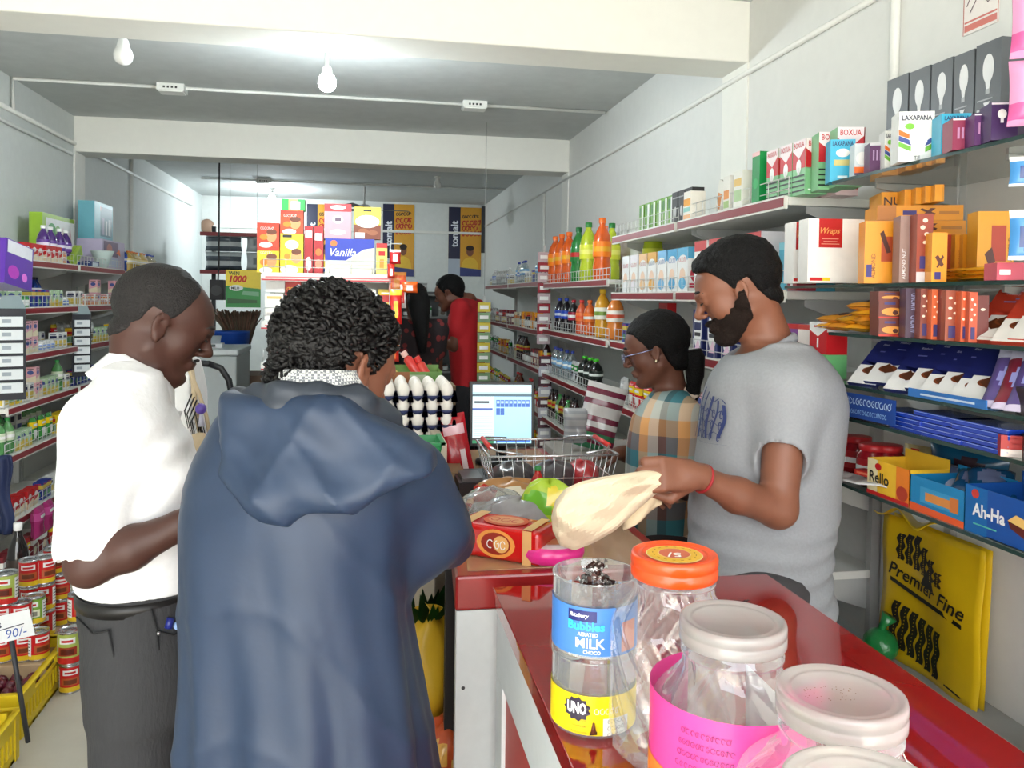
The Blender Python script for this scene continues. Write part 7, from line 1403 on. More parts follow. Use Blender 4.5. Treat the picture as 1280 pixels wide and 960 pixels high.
class Head:
    def __init__(h, o, yaw, pitch=0., roll=0., s=1., fem=False, nose=1.): h.o = np.array(o, float); h.R = rotm(yaw, pitch, roll); h.s = s; h.fem = fem; h.nose = nose
    def w(h, p): return h.o+h.R@(np.array(p, float)*h.s)
    def loc(h, X, Y, Z):
        q = [X-h.o[0], Y-h.o[1], Z-h.o[2]]; return [(h.R[0, i]*q[0]+h.R[1, i]*q[1]+h.R[2, i]*q[2])/h.s for i in range(3)]
    def add(h, S, neck_to=None, rn=.055, nk=.05):
        s = h.s; R = h.R; E = lambda c, r, k=.01, op='u', RR=None: S.ell(h.w(c), np.array(r)*s, k*s, op, R if RR is None else RR); C = lambda a, b, ra, rb, k=.01, op='u': S.cone(h.w(a), h.w(b), ra*s, rb*s, k*s, op)
        E((-.014, 0, .045), (.099, .077, .086), .02); E((.028, 0, -.015), (.062, .058, .075), .03); E((.05, 0, .04), (.045, .058, .045), .03)
        for q in (-1, 1):
            C((-.005, q*.052, -.045), (.058, q*.018, -.092), .020, .020, .025); E((.052, q*.040, -.018), (.026, .022, .026), .02)
            C((.088, q*.040, .026), (.098, q*.012, .024), .010, .011, .014)
        E((.072, 0, -.092), (.021, .024, .018), .02); C((.090, 0, .020), (.113*h.nose, 0, -.018), .0085, .0115, .010); E((.113*h.nose, 0, -.022), (.012, .0125, .010), .006)
        for q in (-1, 1):
            E((.101, q*.0125, -.026), (.010, .0085, .0075), .005); E((.103, q*.032, .010), (.012, .016, .010), .010, 's'); E((.083, q*.032, .009), (.0135, .0155, .0115), .003)
            C((.087, q*.045, .0125), (.094, q*.021, .0125), .004, .004, .003)
        E((.090, 0, -.052), (.013, .024, .0065), .008); E((.087, 0, -.064), (.012, .021, .0075), .008); E((.103, 0, -.0578), (.007, .022, .0013), .003, 's'); E((.092, 0, -.078), (.008, .016, .005), .006, 's')
        for q in (-1, 1):
            Re = R@rotm(q*-.35, -.12); c = (-.004, q*.081, .004)
            E(c, (.020, .0065, .031), .004, 'u', Re); E((.000, q*.088, .008), (.011, .006, .017), .004, 's', Re); E((-.002, q*.081, -.022), (.009, .006, .010), .004, 'u', Re)
        if neck_to is not None: S.cone(h.w((-.030, 0, -.045)), neck_to, nk*s, rn, .03)
    def skull(h, X, Y, Z, grow=0.):
        x, y, z = h.loc(X, Y, Z); d = []
        for c, r in (((-.014, 0, .045), (.099, .077, .086)), ((.05, 0, .04), (.045, .058, .045)), ((-.03, 0, -.03), (.062, .056, .07))):
            n = np.sqrt(((x-c[0])/(r[0]+grow))**2+((y-c[1])/(r[1]+grow))**2+((z-c[2])/(r[2]+grow))**2); d.append((n-1)*(min(r)+grow))
        return np.minimum(np.minimum(d[0], d[1]), d[2])*h.s, x, y, z
    def hair(h, name, mat, par, line, th=.010, rough=0., step=.003, fn=None, ext=.06, smooth=1, fr=150.):
        """line: list of (angle in degrees from the face, height of the hair's edge)"""
        s = h.s; r = (.13+ext)*s; S = SDF(h.o-r, h.o+r, step); A = np.radians([a for a, _ in line]); Zl = [z for _, z in line]
        def f(X, Y, Z):
            d, x, y, z = h.skull(X, Y, Z, th); ang = np.abs(np.arctan2(y, x+.01)); e = (np.interp(ang, A, Zl)-z)*.55*s
            if rough: d = d-rough*(np.sin(fr*x+2*np.sin(70*z))*np.sin(fr*.9*y+1.5*np.sin(60*x))*np.sin(fr*z+2*np.sin(50*y))+.5*np.sin(330*x+4*z)*np.sin(300*y)*np.sin(310*z))
            if fn is not None: d = fn(d, x, y, z)
            k = .012; hh = np.maximum(k-np.abs(d-e), 0)/k; return np.maximum(d, e)+hh*hh*k*.25
        S.ap(f, h.o-r, h.o+r); return S.mesh(name, mat, par, smooth)
    def face_parts(h, par, browc=(20, 16, 14), beard=None, lids=True):
        m = MB(); 
        for q in (-1, 1): m.tube([h.w(p) for p in ((.097, q*.014, .032), (.100, q*.026, .0375), (.093, q*.042, .036), (.083, q*.052, .030))], [.0032*h.s, .0045*h.s, .004*h.s, .0015*h.s], M(browc, .8), 8)
        child(m.build('eyebrows'), par)
        m = MB()
        for q in (-1, 1): m.tube([h.w(p) for p in ((.0985, q*.020, .0065), (.0995, q*.031, .0035), (.093, q*.046, .0065))], .0016*h.s, M((14, 10, 10), .6), 6)
        child(m.build('eyelashes'), par)
        m = MB(); m.tube([h.w(p) for p in ((.088, .021, -.0575), (.097, .01, -.0575), (.0985, 0, -.0578), (.097, -.01, -.0575), (.088, -.021, -.0575))], .0015*h.s, M((50, 26, 24), .6), 6); child(m.build('lip_line'), par)
def child(o, par):
    o.parent = par; o.matrix_parent_inverse = Matrix.Translation(-par.location); return o
def hand(S, wrist, d, n, s=1., curl=.5, side=1, spread=.12, thumb=.5):
    """palm and five fingers; d points to the fingertips, n out of the back of the hand; side picks the thumb side"""
    w_ = Vector(wrist); d = Vector(d).normalized(); n = (Vector(n)-d*Vector(n).dot(d)).normalized(); a = d.cross(n)*side
    P = lambda x, y, z: w_+(d*x+a*y+n*z)*s
    S.chain([P(-.02, 0, 0), P(.02, 0, 0)], [.026*s, .024*s], .01)
    for y in (-.027, -.009, .009, .027): S.cone(P(.012, y*.7, 0), P(.082, y, .003-abs(y)*.1), .015*s, .0115*s, .012)
    for i, (y, L) in enumerate(((.030, .70), (.010, .78), (-.010, .74), (-.029, .58))):
        L1, L2, L3 = .045*L/.75, .028*L/.75, .022*L/.75; c = 0.; p = P(.084, y, .002); pts = [p]; yy = (spread*(1.5-i)/1.5)
        for seg, b in ((L1, .55), (L2, .95), (L3, .6)):
            c += b*curl*1.25; v = (d*math.cos(c)-n*math.sin(c)+a*yy*.6*math.cos(c)).normalized(); p = p+v*seg*s; pts.append(p)
        S.chain(pts, [.0098*s, .0092*s, .0084*s, .0070*s], .0022)
    b = P(.018, .024, -.006); t1 = P(.050, .047, -.014-.012*thumb); t2 = P(.078, .052-.018*thumb, -.026-.018*thumb); t3 = P(.098, .048-.028*thumb, -.036-.02*thumb)
    S.chain([b, t1, t2, t3], [.014*s, .0115*s, .0100*s, .0080*s], .006)
def wobf(seed, amp, fx=(9, 16, 27), st=.35):
    rnd = random.Random(seed); T = [(rnd.uniform(-1, 1)*f, rnd.uniform(-1, 1)*f, rnd.uniform(-1, 1)*f*st, rnd.uniform(0, 6)) for f in fx for _ in range(2)]
    def w(X, Y, Z, A=None):
        s = 0
        for i, (a, b, c, p) in enumerate(T): s = s+np.sin(a*X+b*Y+c*Z+p+1.3*np.sin(.5*b*X-.6*a*Y+2*c*Z))/(1+i*.35)
        return s*amp
    return w
def P3(px, py, Y): return np.array(PY(px, py, Y))
def row(pl, pr, py, Y, b, yaw=None):
    A = P3(pl, py, Y); B = P3(pr, py, Y); c = (A+B)/2; r = (c[2], c[0], c[1], (B[0]-A[0])/2, b); return r if yaw is None else r+(yaw,)
def shoes(par, ps, yaw, mat, s=1.):
    for p in ps:
        S = SDF((p[0]-.2, p[1]-.2, -.01), (p[0]+.2, p[1]+.2, .14), .008); R = rotm(yaw); W_ = lambda x, y, z: np.array([p[0], p[1], 0])+R@np.array([x, y, z])*s
        S.ell(W_(.03, 0, .03), (.125*s, .046*s, .040*s), .02, 'u', R); S.ell(W_(-.04, 0, .055), (.055*s, .04*s, .055*s), .03, 'u', R)
        o = S.mesh('shoe', mat, par)
SK1 = M((70, 42, 34), .5, var=.10, scale=30, bump=.05); SK2 = M((126, 80, 60), .48, var=.10, scale=30, bump=.05); SK3 = M((98, 60, 46), .5, var=.1, scale=30); SK4 = M((104, 64, 48), .5, var=.1, scale=30)
HB = M((9, 8, 9), .6, bump=.6, scale=260, var=.3, spec=.25)
def person(loc_, label):
    e = empty('person', loc_); tag(e, label, 'person'); return e
def legs(S, hips, feet, r=(.066, .055, .042)):
    for h_, f_ in zip(hips, feet): k_ = (np.array(h_)+np.array(f_))/2+np.array([0, 0, .02]); S.cone(h_, k_, r[0], r[1], .03); S.cone(k_, (f_[0], f_[1], .09), r[1], r[2], .03)
# ---------------------------------------------------------------- grey T-shirt man at the till (faces left, head bent)
def man_grey():
    Y0 = 1.84; yaw = math.atan2(.40, -.92); e = person((.90, 1.88, 0), 'bearded man in a grey T-shirt looking down, holding a beige bag behind the counter')
    SC_ = .95; ear = P3(942, 367, 1.77); h = Head(ear+np.array([0, .075, 0]), yaw, .36, 0, .945)
    # torso rows from the photo outline
    rows = [row(852, 1036, 760, Y0, .150), row(866, 1028, 720, Y0, .150), row(867, 1030, 680, Y0, .150), row(866, 1036, 640, Y0, .155), row(872, 1040, 590, Y0, .160), row(880, 1046, 540, Y0, .175), row(886, 1048, 500, Y0, .19), row(894, 1040, 470, Y0, .20), row(910, 1024, 445, Y0, .17), row(935, 1008, 430, Y0, .11)]
    rows = rows; rows.sort(key=lambda r: r[0]); neckb = P3(970, 448, Y0)
    shL = P3(985, 490, 1.70); elb = P3(972, 636, 1.66); wr = P3(868, 594, 1.60)     # near (his left) arm
    shR = P3(925, 480, 2.03); elR = P3(905, 610, 2.05); wrR = P3(862, 598, 1.86)
    f_ = np.array([math.cos(yaw), math.sin(yaw), 0]); hip = np.array([rows[0][1], rows[0][2], .88]); sid = np.array([-f_[1], f_[0], 0])
    feet = [hip*[1, 1, 0]+sid*.11+[0, 0, .0], hip*[1, 1, 0]-sid*.11+[0, 0, .0]]
    S = SDF((.35, 1.40, .02), (1.30, 2.35, 1.78), .011, ((((.55), .98, .0042), (.50, .56, .006)), ((1.48, 1.98, .0048),), ((1.33, 1.76, .0034), (1.0, 1.33, .006))))
    h.add(S, neckb+[.0, 0, -.02], .062, .054)
    S.zloft([(r[0], r[1], r[2], r[3]*.82, r[4]*.82) for r in rows], yaw, .03)
    S.chain([shL, elb], [.050, .041], .03); S.chain([elb, (elb+wr)/2+[0, 0, -.006], wr], [.041, .036, .024], .02)
    S.chain([shR, elR, wrR], [.050, .040, .024], .02)
    gp = P3(838, 586, 1.58); hand(S, wr, np.array(gp)-wr+[-.02, 0, -.01], (-.25, -.9, .35), .98, 1.05, -1, .05, 1.)
    hand(S, wrR, (-.8, -.5, .1), (.1, .2, 1), .92, .9, 1, .05, .8)
    legs(S, [hip+sid*.09, hip-sid*.09], feet); S.mesh('body', SK2, e, 1)
    # shirt
    S = SDF((.55, 1.45, .80), (1.30, 2.30, 1.56), .0065); w1 = wobf(3, .0022, (14, 24, 40), .5)
    def wob(X, Y, Z, A): lo_ = np.clip((1.13-Z)/.2, 0, 1); return w1(X, Y, Z)+lo_*.0035*np.sin(120*Z+9*X+3*np.sin(14*Y+10*X))
    S.zloft(rows, yaw, .02, wob=wob); nb = P3(962, 452, Y0)
    S.chain([P3(975, 462, 1.76), shL], [.060, .066], .05); S.chain([shL, shL+(elb-shL)*.56], [.066, .062], .03); S.chain([P3(950, 460, 1.93), shR, shR+(elR-shR)*.5], [.06, .066, .06], .03)
    d_ = (elb-shL)/np.linalg.norm(elb-shL)
    def cut(p0, dr, r): S.ap(lambda X, Y, Z: np.maximum(-((X-p0[0])*dr[0]+(Y-p0[1])*dr[1]+(Z-p0[2])*dr[2]), np.sqrt((X-p0[0])**2+(Y-p0[1])**2+(Z-p0[2])**2)-r), np.array(p0)-r, np.array(p0)+r, 0, 's')
    hem = P3(978, 553, 1.66); S.cone(hem+d_*.045, hem+d_*.14, .052, .052, .004, 's')
    S.ell(P3(952, 428, 1.82), (.075, .075, .050), .015, 's', rotm(yaw, .5)); S.mesh('t_shirt', M((142, 144, 148), .85, var=.12, scale=160, bump=.08), e, 1)
    S = SDF((.70, 1.60, 1.3), (1.15, 2.1, 1.56), .004)
    ncR = rotm(yaw, .5); c_ = P3(954, 440, 1.82)
    def ring(X, Y, Z):
        q = [X-c_[0], Y-c_[1], Z-c_[2]]; l = [ncR[0, i]*q[0]+ncR[1, i]*q[1]+ncR[2, i]*q[2] for i in range(3)]; rr = np.sqrt((l[0]/1.15)**2+l[1]**2); return np.sqrt((rr-.070)**2+(l[2]*.55)**2)-.0065
    S.ap(ring, c_-.12, c_+.12); S.mesh('shirt_collar', M((140, 142, 147), .85, var=.1, scale=200), e, 1)
    # trousers
    S = SDF((.6, 1.5, .02), (1.25, 2.3, 1.0), .011); 
    for h_, f__ in ((hip+sid*.085, feet[0]), (hip-sid*.085, feet[1])): S.chain([h_, (h_+f__)/2+[0, 0, .0], (f__[0], f__[1], .1)], [.105, .082, .065], .04)
    S.zloft([(.80, hip[0], hip[1], .13, .155), (.94, hip[0], hip[1], .135, .155)], yaw, .04); S.mesh('trousers', M((62, 60, 62), .8, bump=.2), e, 1); shoes(e, feet, yaw, M((40, 32, 28), .5))
    # hair, beard
    h.hair('hair', HB, e, [(0, .088), (38, .076), (55, .055), (68, .030), (78, .000), (84, -.005), (92, .030), (104, .034), (118, -.005), (140, -.040), (180, -.060)], .010, .0018, .003, fn=lambda d, x, y, z: d-.006*np.clip((z-.06)/.05, 0, 1)-.006*np.clip((x-.03)/.05, 0, 1)*np.clip((z-.07)/.02, 0, 1))
    r = .14*h.s; S = SDF(h.o-r, h.o+r, .003); T = SDF(h.o-r, h.o+r, .003)
    hf = Head(h.o, yaw, .36, 0, .945); hf.add(T)
    X, Y, Z = np.meshgrid(*T.ax, indexing='ij', sparse=True); x, y, z = h.loc(X, Y, Z)
    rgh = .0012*np.sin(260*x+3*np.sin(90*z))*np.sin(250*y)*np.sin(260*z); lower = np.where(x > .055, -.044-.0*(x), -.030+.0*x)
    edge = np.interp(x, [-.02, .0, .02, .045, .06, .075, .1], [.012, .006, -.018, -.040, -.046, -.040, -.038]); m1 = z-edge-.003*np.sin(240*x+40*z)*np.sin(190*z)-.002*np.sin(420*x); m2 = -.012-x; m3 = -.135-z
    lip = .012-np.sqrt(((x-.10)/1.4)**2+((z+.0575)/.8)**2+(y*.42)**2)
    S.F = np.maximum(np.maximum(np.maximum(T.F-.0035+rgh, m1*h.s), np.maximum(m2*h.s, m3*h.s)), lip*h.s).astype(np.float32)
    S.mesh('beard', M((32, 23, 19), .85, spec=.2, bump=.5, scale=300, var=.45), e, 1); h.face_parts(e)
    # chest print, bracelet, watch
    m = MB(); T_ = []
    Zc = [P3(898, 488, 1.70)[2], P3(898, 562, 1.70)[2]]; cx_, cy_ = P3(897, 525, 1.80)[:2]
    rr = {r_[0]: r_ for r_ in rows}; zs = [r_[0] for r_ in rows]
    def surf(u, z): # u angle from front, towards the near side
        a_ = np.interp(z, zs, [r_[3] for r_ in rows]); b_ = np.interp(z, zs, [r_[4] for r_ in rows]); cx = np.interp(z, zs, [r_[1] for r_ in rows]); cy = np.interp(z, zs, [r_[2] for r_ in rows])
        n = (abs(math.cos(u))**2.3+abs(math.sin(u))**2.3)**(1/2.3); l = np.array([a_*math.cos(u)/n+0, b_*math.sin(u)/n]); k = 1.035
        return Vector((cx+(l[0]*math.cos(yaw)-l[1]*math.sin(yaw))*k, cy+(l[0]*math.sin(yaw)+l[1]*math.cos(yaw))*k, z))
    INK = M((44, 56, 104), .8)
    def strip(pts, w_):
        vs_ = []
        for (u, z) in pts: vs_ += [surf(u-w_, z), surf(u+w_, z)]
        m.add(vs_, [(2*i, 2*i+1, 2*i+3, 2*i+2) for i in range(len(pts)-1)], INK)
    z0, z1 = Zc[1], Zc[0]
    for k in range(6): u = .20+.13*k; strip([(u+.03*math.sin(5*t+k), z0+(z1-z0)*(t*(1-.08*k)+.02*k)) for t in [i/12 for i in range(13)]], .016+.010*(k % 2))
    for k in range(8): zz = z0+(z1-z0)*(.06+.10*k); strip([(.22+.64*t, zz+.006*math.sin(16*t+k)) for t in [i/10 for i in range(11)]], .010) if k % 2 else None
    for k in range(12): u = .40+.14*(k % 4); zz = z0+(z1-z0)*(.12+.2*(k//4)); strip([(u+.02*math.cos(t), zz+.01*math.sin(t)) for t in [i*.8 for i in range(8)]], .009)
    strip([(.16+.80*t, z0-.004+.010*abs(t-.5)) for t in [i/10 for i in range(11)]], .012); child(m.build('chest_print'), e)['label'] = 'navy patterned chest print'
    m = MB(); wv = np.array(wr)+(np.array(elb)-wr)*.10; dv = Vector(elb-wr).normalized(); u_ = dv.orthogonal().normalized(); v_ = dv.cross(u_)
    m.tube([Vector(wv)+(u_*math.cos(a)+v_*math.sin(a))*.0285 for a in [2*PI*k/20 for k in range(20)]], .0035, M((150, 30, 36), .6), 8, closed=True); child(m.build('wrist_thread'), e)['label'] = 'red thread round the wrist'
    # the beige bag in his hand
    rim = [((828, 588), (830, 610)), ((806, 588), (812, 624)), ((780, 592), (792, 642)), ((752, 596), (768, 664)), ((726, 602), (742, 679)), ((706, 611), (718, 688)), ((694, 626), (700, 682)), ((689, 646), (691, 664))]
    tri = lambda t: abs(((t) % 2)-1)-.5
    m = MB(); CB = M((226, 208, 178), .8, bump=.1, scale=60)
    for sg in (-1, 1):
        def sh(u, v):
            k = u*(len(rim)-1); i = min(int(k), len(rim)-2); t = k-i; T_ = np.array(rim[i][0])*(1-t)+np.array(rim[i+1][0])*t; B_ = np.array(rim[i][1])*(1-t)+np.array(rim[i+1][1])*t; p = T_*(1-v)+B_*v
            e_ = (max(0, 4*v*(1-v))**.6)*min(1, (1-u)*5)**.5*min(1, .35+u*3); y = 1.585+.05*u+sg*(.004+.030*e_)+e_*(.022*tri(u*3.1+v*1.3)+.016*tri(v*3.3-u*2.2+.3)+.010*tri(u*6.3+v*4.1))
            return P3(p[0], p[1], y)
        m.grid(sh, 34, 20, CB, smooth=False)
    o = m.build('cloth_bag'); tag(o, 'empty beige sack shaken open in the hand of grey shirt man', 'bag')
    # fold hanging below the fist
    m = MB(); a = Vector(P3(826, 604, 1.60)); m.grid(lambda u, v: a+Vector((-.075+.085*u, .012+.01*math.sin(6*u+3*v), -.01-.055*v*(1-.3*u)-.035*(1-u))), 8, 8, M((214, 194, 160), .8)); f2 = m.build('bag_fold', o, solid=.0025)
man_grey()
# ---------------------------------------------------------------- white polo man, profile to the right
def man_white():
    Y0 = 1.92; yaw = .26; e = person((-.68, 1.95, 0), 'balding man in a white polo shirt and dark trousers standing at left in profile')
    f_ = np.array([math.cos(yaw), math.sin(yaw), 0]); sid = np.array([-f_[1], f_[0], 0])
    ear = P3(196, 410, 1.86); h = Head(ear+np.array([-.01, .075, 0]), yaw, .38, 0, 1.02)
    rows = [row(98, 254, 724, Y0, .152), row(98, 254, 712, Y0, .155), row(100, 252, 680, Y0, .16), row(96, 250, 640, Y0, .17), row(92, 254, 590, Y0, .18), row(94, 242, 555, Y0, .185), row(98, 228, 530, Y0, .19), row(108, 214, 505, Y0, .175), row(124, 204, 482, Y0, .135), row(138, 196, 466, Y0, .095)]
    rows.sort(key=lambda r: r[0]); shR = P3(128, 535, 1.76); elb = P3(112, 704, 1.72); wr = P3(236, 652, 1.72); shL = P3(180, 525, 2.10); elL = P3(230, 640, 2.12); wL = P3(300, 640, 2.02)
    hip = np.array([rows[0][1]+.0, rows[0][2], .88]); feet = [hip*[1, 1, 0]+sid*.12+f_*.03, hip*[1, 1, 0]-sid*.11-f_*.02]
    S = SDF((-1.25, 1.5, .02), (-.15, 2.4, 1.80), .011, (((-.82, -.44, .0040),), ((1.74, 2.08, .0048),), ((1.30, 1.78, .0036), (1.0, 1.30, .006))))
    h.add(S, P3(174, 478, Y0), .062, .057); S.zloft([(r[0], r[1], r[2], r[3]*.82, r[4]*.82) for r in rows], yaw, .03)
    S.chain([shR, elb], [.052, .044], .03); S.chain([elb, (elb*.6+wr*.4)+[0, 0, -.004], wr], [.044, .042, .028], .02); S.chain([shL, elL, wL], [.05, .04, .026], .03)
    hand(S, wr, (1, .25, .02), (0, -.5, .85), 1., .55, -1, .1, .6); hand(S, wL, (1, -.1, .0), (0, .3, .9), .98, .55, 1, .1, .6)
    legs(S, [hip+sid*.09, hip-sid*.09], feet); S.mesh('body', SK1, e, 1)
    S = SDF((-1.25, 1.5, .85), (-.2, 2.4, 1.56), .0065); w1 = wobf(5, .0026, (10, 18, 30), .4)
    def wob(X, Y, Z, A): d = (Z-1.05)*1.2-(X+.95); return w1(X, Y, Z)+.0035*np.sin(60*(d)+2*np.sin(9*Z))*np.exp(-((Z-1.22)/.12)**2)
    S.zloft(rows, yaw, .02, wob=wob); d_ = (elb-shR)/np.linalg.norm(elb-shR); hm = P3(112, 682, 1.74)
    S.chain([P3(160, 480, 1.86), shR+[0.005, 0, .01]], [.05, .075], .06); wr2 = wobf(6, .003, (20, 34), .6)
    def slv(X, Y, Z):
        a, b = shR, hm; ba = b-a; t = np.clip(((X-a[0])*ba[0]+(Y-a[1])*ba[1]+(Z-a[2])*ba[2])/(ba@ba), 0, 1); return np.sqrt((X-a[0]-t*ba[0])**2+(Y-a[1]-t*ba[1])**2+(Z-a[2]-t*ba[2])**2)-(.073-.006*t)+wr2(X, Y, Z)
    S.ap(slv, np.minimum(shR, hm)-.12, np.maximum(shR, hm)+.12, .03)
    pl = lambda X, Y, Z: -((X-hm[0])*d_[0]+(Y-hm[1])*d_[1]+(Z-hm[2])*d_[2])+0
    S.ap(lambda X, Y, Z: np.sqrt((X-hm[0]-d_[0]*.075)**2+(Y-hm[1]+.02-d_[1]*.075)**2+(Z-hm[2]-d_[2]*.075)**2)-.072, hm-.2, hm+.2, .004, 's')
    S.chain([P3(176, 505, 2.02), shL, shL+(elL-shL)*.7], [.055, .068, .062], .03)
    S.ell(P3(176, 456, Y0), (.074, .066, .055), .01, 's', rotm(yaw, .35)); WP = M((238, 238, 240), .8, bump=.08, scale=90); S.mesh('polo_shirt', WP, e, 1)
    # collar: two leaves round the neck
    m = MB(); nc = P3(176, 474, Y0); Rn = rotm(yaw, .42)
    def col(u, v):
        a = -PI*.97+2*PI*.97*u; r_ = .068+.030*v; dip = -.055*v-.030*max(0, math.cos(a))**2*(1-.2*v)+.020*(1-v)+.014*(1-abs(math.cos(a/2)))
        return nc+Rn@np.array([r_*1.08*math.cos(a), r_*math.sin(a), dip+.012])
    m.grid(col, 48, 5, WP); child(m.build('collar', solid=.004), e)
    m = MB(); m.grid(lambda u, v: nc+Rn@np.array([.098+.012*u+.012*v, -.010+.022*u-.0, -.035-.12*v]), 3, 6, WP); child(m.build('placket', solid=.003), e)
    S = SDF((-1.25, 1.55, .02), (-.3, 2.4, 1.02), .010); w2 = wobf(8, .003, (10, 18), .3)
    hz_ = [row(101, 250, 712, Y0, .148), row(100, 254, 760, Y0, .162), row(112, 262, 830, Y0, .165), row(118, 262, 860, Y0, .16)]; hz_.sort(key=lambda r: r[0]); S.zloft(hz_, yaw, .04, wob=w2)
    for h_, g_ in ((hip+sid*.075-[0, 0, .12], feet[0]), (hip-sid*.075-[0, 0, .12], feet[1])): S.chain([h_, (h_+g_)/2, (g_[0], g_[1], .09)], [.108, .088, .068], .05)
    DT = M((50, 50, 52), .8, bump=.25, scale=120, stretch=(1, 1, .3)); S.mesh('trousers', DT, e, 1); shoes(e, feet, yaw, M((34, 28, 26), .5))
    zb = P3(180, 722, Y0)[2]; cx, cy = (rows[0][1]+rows[1][1])/2, Y0; m = MB(); L_ = []
    def bt(a, z, k=1.0): 
        n = (abs(math.cos(a))**2.3+abs(math.sin(a))**2.3)**(1/2.3); A_, B_ = hz_[-1][3]*k, hz_[-1][4]*k; l = (A_*math.cos(a)/n, B_*math.sin(a)/n); return Vector((hz_[-1][1]+l[0]*f_[0]-l[1]*f_[1], hz_[-1][2]+l[0]*f_[1]+l[1]*f_[0], z))
    m.add([bt(2*PI*i/48, z, 1.045) for z in (zb-.034, zb-.006) for i in range(48)], [(i, (i+1) % 48, 48+(i+1) % 48, 48+i) for i in range(48)], M((24, 22, 22), .4), True); child(m.build('belt', solid=.004), e)
    # back pocket seams, key tag in the side pocket
    m = MB(); SM = M((28, 28, 30), .8)
    def hs(a, z, k=1.04):
        zz = [r_[0] for r_ in hz_]; A_ = np.interp(z, zz, [r_[3] for r_ in hz_])*k; B_ = np.interp(z, zz, [r_[4] for r_ in hz_])*k; cx_ = np.interp(z, zz, [r_[1] for r_ in hz_]); n = (abs(math.cos(a))**2.3+abs(math.sin(a))**2.3)**(1/2.3); l = (A_*math.cos(a)/n, B_*math.sin(a)/n); return Vector((cx_+l[0]*f_[0]-l[1]*f_[1], Y0+l[0]*f_[1]+l[1]*f_[0], z))
    for pts in ([(-2.75, .90), (-2.3, .885), (-2.05, .895)], [(-2.05, .895), (-2.0, .80), (-2.1, .75)], [(-1.45, .93), (-1.38, .885), (-1.15, .868), (-.75, .872), (-.55, .90)], [(-1.38, .885), (-1.40, .78)]):
        q = [hs(a, z) for a, z in pts]; m.tube(q, .0022, SM, 5)
    m.ell(hs(-1.36, .880, 1.05), (.004, .004, .004), M((190, 190, 190), .3, metal=.9), 8, 6); child(m.build('pocket_seams'), e)
    m = MB(); m.tube([hs(-1.22, .885, 1.04), hs(-1.18, .905, 1.06)], .008, M((30, 40, 120), .3), 8); 
    for k in range(5): q = hs(-1.08+.09*k, .885+.004*(k % 2), 1.05); m.ell(q, (.010, .006, .009), M((60, 110, 200) if k % 2 else (150, 180, 225), .3), 8, 6)
    child(m.build('keyring'), e)['label'] = 'blue keyring and pen in pocket'
    h.hair('hair', M((30, 27, 27), .7, bump=.6, scale=260, var=.4), e, [(0, .118), (30, .104), (48, .075), (62, .045), (76, .010), (84, -.004), (92, .030), (106, .034), (120, -.005), (145, -.045), (180, -.060)], .0045, .0012, .003, fn=lambda d, x, y, z: np.maximum(d, (.026-np.sqrt((x-.030)**2+(y+.0)**2+(z-.130)**2))*.8))
    h.face_parts(e, (34, 28, 26))
    m = MB(); m.tube([h.w(p) for p in ((.091, .024, -.048), (.100, .010, -.042), (.101, 0, -.0415), (.100, -.010, -.042), (.091, -.024, -.048))], [.0012, .0028, .0030, .0028, .0012], M((24, 20, 20), .8), 8); child(m.build('moustache'), e)
man_white()
